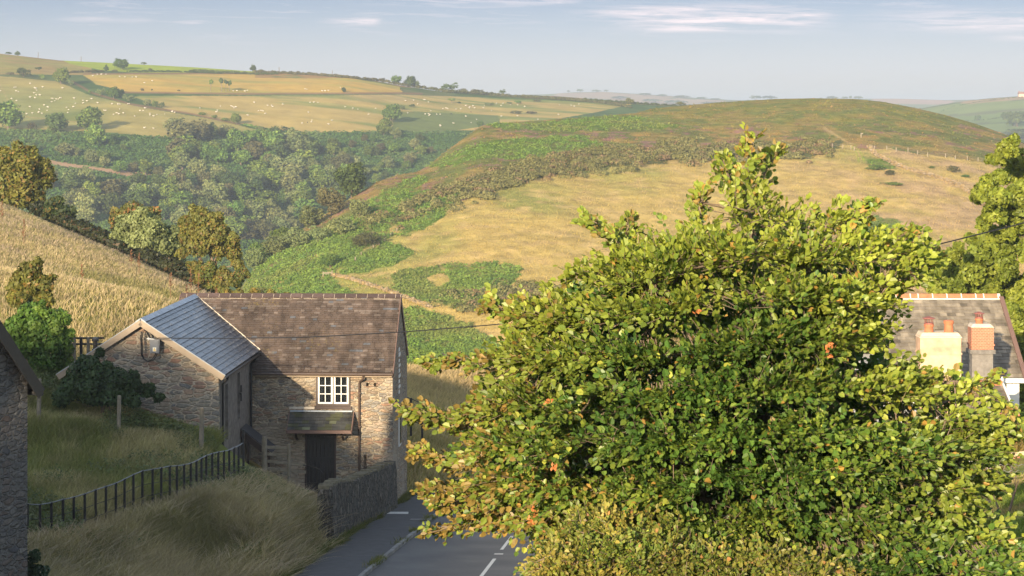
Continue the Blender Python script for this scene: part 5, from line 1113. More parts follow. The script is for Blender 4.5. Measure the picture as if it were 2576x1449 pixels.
bp = N(ns, 'Bump', i_Strength=.5, i_Distance=.01); ln.new(n2_.outputs['Fac'], bp.inputs['Height']); ln.new(bp.outputs[0], b.inputs['Normal']); M_ASPH = m
M_PAVE = plain('pavement_asphalt', (.058, .057, .06), .9, var=.25, scale=3, bump=.3); M_KERB = plain('kerb_stone', (.20, .195, .185), .85, var=.4, scale=2.5, bump=.4); M_LINE = plain('road_paint', (.55, .54, .50), .7, var=.2, scale=14)
yy = np.arange(12, 108, 1.0)
def strip(name, xa, xb, dz0, dz1, mt, y=yy, kind='structure'):
    V = []; 
    for q in y: V += [(cY(q)+xa, q, rz(q)+dz0), (cY(q)+xb, q, rz(q)+dz1)]
    n = len(y); Q = np.array([(2*i, 2*i+1, 2*i+3, 2*i+2) for i in range(n-1)])
    o = mk(name, V, Q, mt)
    if kind: o['kind'] = kind
    return o
strip('road', -KERB_W, ROAD_R, 0, 0, M_ASPH)
mb = MB()
P_ = lambda x, y, dz: np.array((cY(y)+x, y, rz(y)+dz))
for q in yy[:-1]:
    mb.hexa([P_(-KERB_W-PAVE_W, q, -.25), P_(-KERB_W-.12, q, -.25), P_(-KERB_W-.12, q+1, -.25), P_(-KERB_W-PAVE_W, q+1, -.25), P_(-KERB_W-PAVE_W, q, .085), P_(-KERB_W-.12, q, .085), P_(-KERB_W-.12, q+1, .085), P_(-KERB_W-PAVE_W, q+1, .085)])
mb.build('pavement', M_PAVE)['kind'] = 'structure'
mb = MB()
for q in np.arange(12, 106, .9):
    e = .88; h = .10+.02*rs.random(); w = rs.random()*.02
    mb.hexa([P_(-KERB_W-.12, q, -.2), P_(-KERB_W+w, q, -.2), P_(-KERB_W+w, q+e, -.2), P_(-KERB_W-.12, q+e, -.2), P_(-KERB_W-.12, q, h), P_(-KERB_W+w, q, h), P_(-KERB_W+w, q+e, h), P_(-KERB_W-.12, q+e, h)])
mb.build('kerb', M_KERB)['kind'] = 'structure'
V = []; Q = []
for i, (a, b_) in enumerate([(52, 56), (58.5, 64.2), (66.6, 70.6), (73, 77), (79.4, 83.4), (86, 90)]):
    for q in (a, b_): V += [(cY(q)-.05, q, rz(q)+.006), (cY(q)+.06, q, rz(q)+.006)]
    Q.append((4*i, 4*i+1, 4*i+3, 4*i+2))
mk('road_centre_line', V, np.array(Q), M_LINE)['kind'] = 'structure'
q = 65.3; mk('road_stud', [P_(-.12, q, .006), P_(.16, q, .006), P_(.16, q+.25, .006), P_(-.12, q+.25, .006)], np.array([(0, 1, 2, 3)]), M_LINE); tag(bpy.data.objects['road_stud'], 'small pale road stud lying between the two white centre dashes', 'road stud')
x0_, x1_ = -KERB_W-PAVE_W+.25, -KERB_W-1.1; mk('pavement_marking', [P_(x0_, 77.3, .09), P_(x1_, 77.3, .09), P_(x1_-.1, 78.1, .09), P_(x0_, 78.1, .09)], np.array([(0, 1, 2, 3)]), M_LINE)['kind'] = 'structure'
mb = MB(); mb.hexa([P_(-KERB_W-.75, 75.0, .08), P_(-KERB_W-.2, 75.0, .08), P_(-KERB_W-.2, 75.5, .08), P_(-KERB_W-.75, 75.5, .08), P_(-KERB_W-.75, 75.0, .095), P_(-KERB_W-.2, 75.0, .095), P_(-KERB_W-.2, 75.5, .095), P_(-KERB_W-.75, 75.5, .095)])
for k in range(5):
    mb.obox(P_(-KERB_W-.72+.1*k, 75.03, .095), (.06, 0, 0), (0, .43, -.04), (0, 0, .006))
tag(mb.build('drain_cover', plain('cast_iron', (.12, .115, .11), .7)), 'small iron drain cover set in the pavement near the kerb', 'drain cover')
# roadside retaining wall
wallp = [((-6.15, 68.0), -12.48), ((-6.02, 69.5), -12.55), ((-5.75, 71.5), -12.9), ((-5.45, 74.), -13.12), ((-5.1, 76.5), -13.35), ((-4.72, 79.9), -13.62)]
ts = np.linspace(0, 1, 90); kx = np.linspace(0, 1, len(wallp)); wx_ = np.interp(ts, kx, [p[0][0] for p in wallp]); wy_ = np.interp(ts, kx, [p[0][1] for p in wallp]); wz_ = np.interp(ts, kx, [p[1] for p in wallp])
rw = empty('roadside_wall', (wx_[0], wy_[0], rz(68)-.2), 'dark dry stone wall between pavement and barn yard with an uneven top', 'stone wall')
rows = []; nr = 14
for i in range(90):
    dx, dy = (wx_[min(i+1, 89)]-wx_[max(i-1, 0)]), (wy_[min(i+1, 89)]-wy_[max(i-1, 0)]); l = math.hypot(dx, dy); nx, ny = dy/l, -dx/l
    top = wz_[i]+.05*math.sin(i*1.7)+.07*rs.random(); bot = rz(wy_[i])-.4; col_ = []
    for side in (1, -1):
        rng_ = range(nr) if side == 1 else range(nr-1, -1, -1)
        for j in rng_:
            t = j/(nr-1); o = (.24+.10*(1-t))*side+.035*(rs.random()-.5); col_.append((wx_[i]+nx*o, wy_[i]+ny*o, bot+(top-bot)*t+.02*rs.random()))
    rows.append(col_)
V = np.array(rows); mk('wall', V.reshape(-1, 3), gridfaces(90, nr*2), M_DRY, rw)
mb = MB()
for f in (0, 89): 
    c = V[f]; mb.add(c, T=[(j, j+1, 2*nr-1-j) for j in range(nr-1)]+[(j+1, 2*nr-2-j, 2*nr-1-j) for j in range(nr-1)])
mb.build('wall_end', M_DRY, rw)
mb = MB()
for i in range(0, 88, 1):          # upright coping stones
    if rs.random() < .15: continue
    h = .10+.12*rs.random(); a = np.array((wx_[i], wy_[i], wz_[i]-.03)); d = norm(np.array((wx_[i+1]-wx_[i], wy_[i+1]-wy_[i], 0.))); s = np.array((d[1], -d[0], 0))
    mb.obox(a-s*(.2+.05*rs.random()), d*(.07+.05*rs.random()), s*(.36+.08*rs.random()), np.array((d[0]*.05, d[1]*.05, h)))
mb.build('coping_stones', plain('mossy_coping', (.13, .115, .075), .95, var=.5, scale=6, bump=.5), rw)
# estate railing across the bank: each post its own part
ze_ = lambda L_: [(x/3., 966.+y/3.) for x, y in L_]
RP = ze_([(90, 902), (208,905),(302,908),(388,893),(475,870),(557,852),(640,828),(722,797),(800,772),(875,747),(940,716),(1007,682),(1075,654),(1152,642),(1217,630),(1282,618),(1335,616),(1390,608),(1440,596),(1483,578),(1521,556),(1557,538),(1602,523),(1648,512),(1691,505),(1730,497),(1768,478),(1801,465),(1838,440)])
PY = [58+.36*i-.0*i for i in range(len(RP))]
tops = [np.array(W(px, py, Y)) for (px, py), Y in zip(RP, PY)]
rail = empty('estate_railing', tops[0]-(0, 0, 1.2), 'black iron estate railing curving up the grassy bank, its top rail shiny', 'railing')
for i, t in enumerate(tops):
    mb = MB(); hgt = 1.35; y_ = .0
    mb.obox(t-(.036, .02, hgt), (.070, 0, 0), (0, .04, 0), (0, 0, hgt-.02)); mb.obox(t-(.044, .03, .03), (.086, 0, 0), (0, .07, 0), (0, 0, .035)); mb.build('post', M_BLACK, rail)
M_RAIL = plain('worn_rail_paint', (.16, .165, .17), .32, metal=.35, var=.2, scale=5)
mb = MB(); mb.tube([t-(0, 0, .01) for t in tops], .017, 6); mb.build('top_rail', M_RAIL, rail)
for k, dz in enumerate((.42, .78, 1.1)):
    mb = MB(); mb.tube([t-(0, -.01, dz+.01*rs.random()) for t in tops], .010, 5); mb.build('rail', M_BLACK, rail)
t = tops[-1]; mb = MB(); mb.box(t[0]-.035, t[0]+.035, t[1]-.03, t[1]+.03, t[2]-1.2, t[2]+.42); mb.build('end_post', M_BLACK, rail)
# timber gate fence beside the door
gf = empty('timber_fence', W(690, 1190, 76), 'short weathered timber fence with two posts beside the barn door', 'fence')
for px, pt, w in ((665, 1098, .20), (727, 1117, .13)):
    mb = MB(); c = np.array(W(px, pt, 76)); mb.tube([c-(0, 0, 1.5), c-(0, 0, .02), c+(0, 0, .01)], [w/2, w/2*.95, w/2*.8], 10); mb.build('post', M_WOODG, gf)
for py, dz in ((1123, 0), (1140, 0), (1158, 0), (1176, 0)):
    mb = MB(); a = np.array(W(668, py-2, 76.02)); b2 = np.array(W(770 if py > 1150 else 730, py+(8 if py > 1150 else 1), 76.05)); mb.obox(a, b2-a, (0, .03, 0), (0, 0, -.11)); mb.build('rail', M_WOODG, gf)
hr = empty('handrail', W(800, 1225, 75), 'thin curved black iron handrail in front of the black door', 'handrail')
mb = MB(); mb.tube([W(738, 1163, 76.5), W(765, 1170, 76), W(795, 1177, 75.4), W(806, 1181, 75.2), W(813, 1190, 75.1), W(810, 1202, 75.1), W(803, 1207, 75.1)], .018, 6); mb.build('rail', M_BLACK, hr)
for px, pt in ((800, 1178), (803, 1185)): mb = MB(); a = np.array(W(px, pt, 75.2)); mb.tube([a, a-(0, 0, 1.1)], .022, 6); mb.build('post', M_BLACK, hr)
br_ = empty('field_railing', W(1045, 1060, 86), 'black iron railing end visible just right of the barn gable', 'railing')
for px, pt in ((1062, 1012), (1034, 1001)): mb = MB(); a = np.array(W(px, pt, 87)); mb.box(a[0]-.045, a[0]+.045, a[1]-.03, a[1]+.03, a[2]-1.6, a[2]); mb.build('post', M_BLACK, br_)
for o in (0, .45, .9): mb = MB(); mb.tube([np.array(W(1000, 990, 88))-(0, 0, o), np.array(W(1034, 1003, 87))-(0, 0, o), np.array(W(1063, 1016, 87))-(0, 0, o)], .02, 6); mb.build('rail', M_BLACK, br_)
# old fence posts in the shaded grass
for px, pt, Y, r, lb in ((99, 954, 70, .075, 'old leaning fence post in tall grass beside the left shrubs'), (300, 996, 70, .07, 'old grey fence post standing in front of the dark bramble'), (508, 1026, 70, .085, 'thick grey fence post before the right corner of the outbuilding')):
    c = np.array(W(px, pt, Y)); mb = MB(); mb.tube([c-(.03, 0, 1.7), c, c+(0, 0, .02)], [r, r*.95, r*.6], 9); tag(mb.build('fence_post', M_WOODG, loc=c-(0, 0, 1.7)), lb, 'post')
pf = empty('post_and_rail_fence', W(215, 900, 80), 'black railed fence with wooden posts left of the outbuilding roof', 'fence')
for px in (120, 150, 187, 204, 222, 240): mb = MB(); c = np.array(W(px, 848, 80)); mb.box(c[0]-.05, c[0]+.05, c[1]-.05, c[1]+.05, c[2]-1.6, c[2]); mb.build('post', M_WOODG if px in (222, 247, 187) else M_BLACK, pf)
for py in (849, 864): mb = MB(); a = np.array(W(100, py, 80.08)); mb.obox(a, np.array(W(262, py-1, 80.08))-a, (0, .04, 0), (0, 0, -.07)); mb.build('rail', M_BLACK, pf)
rf = empty('paddock_rail', W(2560, 1190, 50), 'pale timber rail with sagging wire mesh at the right edge', 'fence')
mb = MB(); a = np.array(W(2478, 1158, 50)); mb.obox(a, np.array(W(2640, 1137, 49.5))-a, (0, .05, 0), (0, 0, .10)); mb.build('rail', plain('pale_wood', (.42, .33, .21), .8, var=.2), rf)
for px in (2488, 2650): mb = MB(); c = np.array(W(px, 1140, 50.1)); mb.box(c[0]-.05, c[0]+.05, c[1], c[1]+.1, c[2]-1.2, c[2]); mb.build('post', M_WOODG, rf)
mb = MB(); a = np.array(W(2500, 1158, 50)); xx = np.array((1., 0, .02)); 
for i in range(9):
    for j in range(3):
        c = a+xx*(.17*i+.085*(j % 2))-np.array((0, 0, .15*j+.1)); mb.tube([c, c+(.085, 0, -.05), c+(.085, 0, -.13)], .006, 3, cap=False); mb.tube([c, c+(-.085, 0, -.05)], .006, 3, cap=False)
mb.build('wire_mesh', plain('galvanised_wire', (.4, .4, .38), .5, metal=.5), rf)
# overhead cable from the outbuilding to the far right
w1 = np.array(W(372, 851, 73.2)); mb = MB(); pts = []
K = [(380, 850.5, 73.1), (560, 851, 71.5), (760, 849, 69), (1000, 836, 66), (1232, 818, 63), (1500, 790, 60), (1900, 730, 56), (2290, 632, 52), (2420, 600, 51), (2580, 560, 49), (3000, 440, 46)]
kp = np.array([W(*k) for k in K]); tt = np.linspace(0, len(K)-1, 60)
pts = np.stack([np.interp(tt, range(len(K)), kp[:, i]) for i in range(3)], 1); pts[1:-1] = (pts[:-2]+2*pts[1:-1]+pts[2:])/4
mb.tube(pts, .018, 6); tag(mb.build('overhead_cable', M_BLACK), 'thin black overhead cable from the outbuilding gable across to the upper right', 'cable')
mb = MB(); c = pts[-1]; mb.tube([c-(0, 0, 9), c+(0, 0, .4)], [.14, .1], 10); tag(mb.build('utility_pole', M_WOODG, loc=c-(0, 0, 9)), 'wooden pole carrying the overhead cable beyond the right edge', 'pole')
# fence, wall, gate and marker post on the moorland hill
def fposts(lst, label, nm='wire_fence', hpx=11, wires=True):
    ps = [np.array(moor.hit(px, py)) for px, py in lst]; f = empty(nm, ps[0], label, 'fence')
    for p in ps: h = hpx*p[1]/F; mb = MB(); mb.box(p[0]-.09, p[0]+.09, p[1]-.07, p[1]+.07, p[2]-.3, p[2]+h); mb.build('post', M_PALEW, f)
    if wires:
        for k in (.9, .5):
            mb = MB(); mb.tube([p+(0, 0, hpx*p[1]/F*k) for p in ps], .022, 4); mb.build('wire', M_WOODG, f)
M_PALEW = plain('bleached_post', (.25, .21, .15), .9, var=.2)
zf6 = lambda L_: [((2300+x/4.4414)*.89444, (250+y/4.4414)*.89444) for x, y in L_]
fposts(zf6([(650,748),(707,762),(862,765),(980,785),(1127,788),(1247,822),(1371,848),(1595,858),(1717,880),(1867,890),(2002,908),(2262,975)]), 'wire fence with bleached posts below the heather on the right of the moorland hill')
fposts(zf6([(182,735),(312,745),(413,760),(455,775)]), 'short wire fence left of the grassy track gateway')
fposts([(1115,591),(1104,596),(1094,603),(1082,612),(1068,620),(1052,630),(1040,640),(1020,650),(1008,660)] and [((960+x/2.6833)*.89444, (540+y/2.6833)*.89444) for x, y in [(418,300),(372,335),(327,370),(285,395),(240,425),(150,480),(105,515)]], 'wire fence climbing past the olive bush on the bracken slope', hpx=9)
p = np.array(moor.hit(2166, 346)); mb = MB(); s = p[1]/F; mb.box(p[0]-.1, p[0]+.1, p[1]-.1, p[1]+.1, p[2]-.2, p[2]+12*s); mb.box(p[0], p[0]+.55, p[1]-.05, p[1]+.05, p[2]+9*s, p[2]+11.5*s); tag(mb.build('signpost', M_PALEW, loc=p), 'pale wooden signpost on the moor above the grassy track', 'signpost')
g = np.array(moor.hit(824, 694)); gt = empty('field_gate', g, 'small wooden gate at the foot of the fenced bracken slope', 'gate'); s = g[1]/F
for dx in (-.9, .9): mb = MB(); mb.box(g[0]+dx-.08, g[0]+dx+.08, g[1]-.08, g[1]+.08, g[2]-.2, g[2]+(14 if dx > 0 else 11)*s); mb.build('post', M_PALEW, gt)
for k in (3, 5.5, 8): mb = MB(); mb.box(g[0]-.9, g[0]+.9, g[1]-.03, g[1]+.03, g[2]+k*s, g[2]+k*s+.13); mb.build('bar', M_PALEW, gt)
def ruin(line, label, h=.7):
    ps = []; 
    for (a, b_), (c, d) in zip(line[:-1], line[1:]):
        for t in np.linspace(0, 1, 40, endpoint=False): ps.append(moor.hit(a+(c-a)*t, b_+(d-b_)*t))
    ps = np.array(ps); n = len(ps)*5; k = rs.integers(0, len(ps), n); mb_c = ps[k]+rs.normal(size=(n, 3))*np.array((.28, .28, 0))+np.array((0, 0, 1.))*(rs.random(n)[:, None]*h)
    cube = np.array([(-1, -1, -1), (1, -1, -1), (1, 1, -1), (-1, 1, -1), (-1, -1, 1), (1, -1, 1), (1, 1, 1), (-1, 1, 1)])*.5
    sz = (.2+.35*rs.random((n, 1, 3)))*np.array((1, 1, .6)); V = (mb_c[:, None]+(cube[None]+rs.normal(size=(n, 8, 3))*.12)*sz).reshape(-1, 3)
    q = np.array([(0, 3, 2, 1), (4, 5, 6, 7), (0, 1, 5, 4), (1, 2, 6, 5), (2, 3, 7, 6), (3, 0, 4, 7)]); Q = (np.arange(n)[:, None, None]*8+q[None]).reshape(-1, 4)
    c = L(np.array((.20, .155, .09)), np.array((.34, .27, .19)), rs.random(n)**2); c = np.where((rs.random(n) < .35)[:, None], np.array((.28, .20, .09)), c)
    tag(mk('dry_stone_wall', V, Q, vcol('ruin_stone', .9, .1, .2, 2), col=np.repeat(c, 8, 0), loc=ps[0]), label, 'stone wall')
ruin([(2186, 372), (2205, 392), (2240, 410), (2280, 426), (2330, 440), (2400, 462), (2450, 492), (2480, 520)], 'tumbled dry stone wall running down right from the grassy track')
ruin([(838, 693), (880, 702), (930, 718), (1000, 742), (1085, 775)], 'low overgrown stone bank running from the small gate towards the barn roof', .45)
# utility poles on the far skyline
for px, pt, lb in ((96, 130, 'leftmost thin pole on the far skyline'), (204, 140, 'thin pole on the skyline above the lime field'), (702, 168, 'thin pole right of the small tree on the skyline'), (836, 176, 'thin pole on the bare skyline near the hill end')):
    y = float(np.interp(px, farh.pxs, farh.py[farh.r-1])); g = np.array(farh.hit(px, y+1)); s = g[1]/F; mb = MB(); mb.tube([g-(0, 0, 1), g+(0, 0, (y-pt)*s)], .16, 5); tag(mb.build('skyline_pole', M_BARK, loc=g), lb, 'pole')
# ================================================================== near trees and bushes
def lobes_tree(name, lobes, Y, depth, n, size, pal, label, cat='tree', limbs=.66, group=None, base=None, trunk=True, zs=1., m=None, low=-.7, jit=.9, tr=.16, seed=3, part='crown', stems=1, bm=None):
    """lobes: (px, py, radius px, depth offset) as seen; each becomes a ball of foliage at its own distance"""
    rng = np.random.default_rng(seed); lb = []
    for q in lobes:
        px, py, r = q[:3]; dy = q[3] if len(q) > 3 else rng.normal()*depth; Yq = Y+dy; p = W(px, py, Yq); lb.append((p[0], p[1], p[2], r*Yq/F))
    lb = np.array(lb)
    if base is None: x, y = lb[:, 0].mean(), lb[:, 1].mean(); base = (x, y, min(lb[:, 2].min()-.5, float(H(x, y)) if y < 250 else lb[:, 2].min()-.5))
    base = np.array(base, float); o = empty(name, base, label, cat, group)
    V, Q, c = crown(sublobes(lb, rng, 7, .38, .80), n, size, pal, rng, zs, low, jit); mk(part, V, Q, m or M_FOLN, o, c)
    mb = MB(); k = rng.permutation(len(lb))[:max(3, int(len(lb)*limbs))]
    for s in range(stems):
        b0 = base+rng.normal(size=3)*np.array((.3, .2, 0))*(stems > 1); top = b0*.45+lb[:, :3].mean(0)*.55+rng.normal(size=3)*.2
        mb.tube([b0-(0, 0, .5), b0*.6+top*.4+rng.normal(size=3)*.1, top], [tr, tr*.8, tr*.55], 8)
        for i in k[s::stems]:
            t = lb[i, :3]; mid = top*.5+t*.5+rng.normal(size=3)*.15-(0, 0, .2); mb.tube([top*.8+b0*.2, mid, t, t+norm(t-mid)*lb[i, 3]*.7], [tr*.45, tr*.3, tr*.16, tr*.05], 5)
            for _ in range(3): e = t+norm(rng.normal(size=3))*lb[i, 3]*.85; mb.tube([t*.6+mid*.4, (t+e)/2+rng.normal(size=3)*.05, e], [tr*.14, tr*.09, tr*.03], 4)
    if trunk: mb.build('trunk' if stems == 1 else 'stems', bm or M_BARK, o)
    return o
GOLDP = [(.115, .13, .028), (.20, .185, .04), (.21, .14, .04)]
lobes_tree('tree', [(20, 410, 42, 0), (60, 400, 40, 0), (95, 425, 36, 0), (110, 450, 26, 0), (30, 460, 50, 0), (80, 475, 42, 0), (-30, 440, 55, 1), (5, 500, 30, -1), (50, 505, 32, -.5), (95, 500, 24, 0), (-60, 400, 50, 0), (60, 440, 45, -1)], 190, 2, 15000, .18, GOLDP, 'autumn gold rounded tree at the left edge on the meadow top', seed=4)
lobes_tree('tree', [(335, 540, 38, 3), (365, 548, 32, 3), (310, 560, 36, 3), (300, 545, 24, 3), (385, 540, 22, 3), (330, 580, 40, 3)], 186, 2, 6000, .16, [(.11, .12, .03), (.19, .15, .04), (.24, .12, .04)], 'reddish brown topped tree behind the pale round tree', seed=5)
lobes_tree('tree', [(350, 568, 44, 0), (320, 590, 42, 0), (385, 590, 44, -.5), (410, 615, 36, 0), (330, 625, 40, -.8), (365, 610, 46, -1), (300, 610, 30, 0), (400, 645, 34, -.6), (435, 590, 26, .5), (440, 630, 30, .5), (355, 650, 34, -.8), (445, 660, 22, 0)], 175, 1.5, 20000, .14, PALS['pale'], 'pale grey green round tree on the meadow edge, lit by the low sun', seed=6, low=-.5)
lobes_tree('tree', [(500, 545, 30, 0), (530, 565, 34, 0), (480, 575, 30, 0), (555, 590, 32, 0), (515, 600, 40, -.5), (475, 610, 26, 0), (580, 605, 26, 0), (590, 640, 22, 0), (550, 630, 26, 0), (465, 560, 20, 0), (500, 630, 22, -.5), (600, 665, 16, 0), (455, 640, 16, 0)], 168, 1.2, 17000, .13, GOLDP, 'golden brown tree with bare twisting trunks right of the pale round tree', base=W(545, 745, 168), stems=3, tr=.2, seed=7)
lobes_tree('bush', [(520, 690, 30, 0), (560, 700, 30, 0), (590, 705, 24, 0), (490, 675, 20, 0), (610, 690, 18, 0), (545, 715, 28, 0)], 160, 1, 7000, .12, [(.09, .12, .025), (.18, .15, .035), (.2, .12, .03)], 'low spreading green bush under the golden tree with twisting trunks', cat='bush', seed=8, part='foliage')
lobes_tree('bush', [(600, 745, 18, 0), (640, 745, 18, 0), (680, 742, 14, 0), (720, 748, 12, 0), (565, 735, 16, 0)], 150, 1, 1800, .16, [(.13, .14, .03), (.24, .17, .04)], 'yellowish scrub bush peeping over the barn ridge', cat='bush', seed=9, part='foliage')
lobes_tree('bush', [(135, 520, 22, 0), (160, 535, 24, 0), (175, 555, 18, 0), (140, 548, 22, 0), (115, 530, 20, 0), (150, 505, 12, 0)], 186, 1, 2600, .22, [(.035, .055, .018), (.06, .08, .025), (.14, .11, .03)], 'dark bush between the gold tree and the hedge on the meadow top', cat='bush', seed=10, part='foliage')
# hedge along the far edge of the meadow, shade painted into its dark leaves
def near_hedge(name, pts, h, pal, label, n, size, seed=1, cat='hedge', m=None, grp=None):
    rng = np.random.default_rng(seed); lb = []
    for (a, b_) in zip(pts[:-1], pts[1:]):
        a = np.array(a, float); b_ = np.array(b_, float); k = max(2, int(np.linalg.norm(b_-a)/(h*.45)))
        for t in np.linspace(0, 1, k, endpoint=False):
            p = a+(b_-a)*t+np.append(rng.normal(size=2)*h*.12, 0); r = h*(.38+.22*rng.random()); lb.append((*p[:2], p[2]+h*.35+rng.normal()*h*.08, r))
    lb = np.array(lb); base = lb[0, :3]-(0, 0, h*.4); V, Q, c = crown(lb, n, size, pal, rng, 1., -.3)
    return tag(mk(name, V, Q, m or M_FOLN, col=c, loc=base), label, cat, grp)
def crest_near(px, y0=120, y1=225):
    Y = np.arange(y0, y1, .5); z = H(Wx(px, Y), Y); p = CY-F*z/Y; i = int(np.argmin(p)); return (Wx(px, Y[i]+3), Y[i]+3, float(z[i]))
near_hedge('field_hedge', [np.array(crest_near(p_))+(0, 0, d_) for p_, d_ in ((90, .2), (150, .1), (220, .0), (290, -.2), (360, -.2), (430, -.1), (500, .1), (570, .0))], 1.5, [(.022, .03, .012), (.04, .045, .016), (.085, .055, .025)], 'overgrown hedge, painted dark for shade, following the far edge of the sunlit meadow', 12000, .19, 3)
# bushes left of the outbuilding
lobes_tree('bush', [(85, 680, 24, 0), (70, 705, 34, 0), (105, 720, 32, 0), (45, 715, 24, 0), (60, 745, 36, 0), (110, 755, 28, 0), (90, 770, 30, 0), (40, 760, 18, 0), (130, 700, 12, 0), (25, 725, 12, 0), (95, 660, 12, 0)], 80, .5, 6500, .085, [(.10, .11, .025), (.17, .16, .035), (.2, .13, .035)], 'thin olive bush rising above the bright green one at the left', cat='bush', seed=12, part='foliage', stems=3, tr=.05)
lobes_tree('bush', [(80, 800, 44, 0), (130, 815, 42, 0), (50, 830, 44, 0), (105, 850, 52, -.3), (150, 860, 36, 0), (60, 880, 48, 0), (120, 900, 50, -.3), (40, 930, 40, 0), (90, 945, 44, 0), (150, 920, 34, 0), (170, 840, 16, 0), (20, 860, 30, 0)], 76, .5, 20000, .075, [(.07, .14, .022), (.14, .21, .035)], 'feathery bright green bush whose foot lies in shade at the left', cat='bush', seed=13, part='foliage', stems=4, tr=.05, m=M_FOLN)
lobes_tree('bramble', [(200, 940, 36, 0), (240, 950, 42, -.2), (290, 960, 40, -.3), (230, 985, 40, -.5), (330, 975, 32, -.2), (280, 1000, 34, -.6), (370, 985, 22, 0), (185, 975, 36, -.2), (210, 915, 22, .2), (250, 890, 14, .3), (330, 1005, 24, -.6), (400, 1000, 14, -.2), (160, 1000, 26, -.5)], 72, .15, 13000, .07, [(.03, .055, .02), (.05, .085, .028)], 'dark green ivy and bramble thicket climbing the outbuilding gable', cat='bramble', seed=14, part='foliage', stems=4, tr=.04)
lobes_tree('shrub', [(80, 1405, 22, 0), (60, 1440, 30, 0), (95, 1445, 26, 0), (70, 1475, 34, 0), (105, 1480, 26, 0)], 51, .2, 3500, .045, [(.02, .045, .018), (.04, .075, .025)], 'small dark shrub at the foot of the grey stone house', cat='shrub', seed=15, part='foliage', stems=3, tr=.03)
# yellow green tree behind the cottage at the right edge
RT = [(2500, 640, 60, 2), (2560, 760, 70, 2), (2470, 700, 50, 2), (2600, 900, 80, 2), (2540, 520, 50, 2), (2430, 700, 40, 1.5), (2560, 1000, 60, 2), (2420, 760, 40, 2), (2500, 800, 60, 2.5), (2500, 880, 60, 3), (2540, 370, 26), (2520, 400, 24), (2565, 400, 30), (2490, 400, 14), (2560, 440, 36), (2520, 450, 24), (2485, 460, 24), (2470, 490, 26), (2510, 500, 34), (2560, 500, 40), (2455, 500, 14), (2500, 540, 34), (2550, 555, 44), (2475, 560, 22), (2440, 600, 16), (2500, 600, 38), (2560, 620, 44), (2460, 640, 34), (2410, 620, 14), (2400, 650, 30), (2370, 655, 20), (2520, 670, 46), (2440, 690, 42), (2375, 690, 30), (2480, 740, 46), (2400, 730, 34), (2560, 740, 50), (2345, 720, 22), (2330, 690, 12), (2360, 760, 34), (2430, 790, 40), (2540, 820, 50), (2560, 900, 50), (2600, 980, 60), (2570, 1060, 50), (2560, 960, 36), (2620, 500, 50), (2640, 640, 60), (2640, 800, 70), (2640, 420, 40), (2700, 700, 80), (2720, 560, 70), (2720, 860, 80), (2545, 1100, 34)]
lobes_tree('tree', RT, 92, 1.8, 120000, .105, [(.13, .17, .022), (.24, .27, .035)], 'yellow green tree behind the cottage at the right edge', seed=16, limbs=.07, base=(30., 97, -16), tr=.10, jit=1.1)
lobes_tree('bush', [(2555, 1090, 26), (2530, 1110, 22), (2580, 1120, 30), (2545, 1140, 18), (2600, 1080, 40), (2505, 1185, 18), (2480, 1200, 20), (2450, 1190, 20), (2530, 1165, 12)], 52, .3, 7000, .055, [(.12, .11, .03), (.2, .15, .05), (.25, .12, .05)], 'reddish garden bush behind the pale timber rail at the right', cat='bush', seed=17, part='foliage', stems=3, tr=.03)
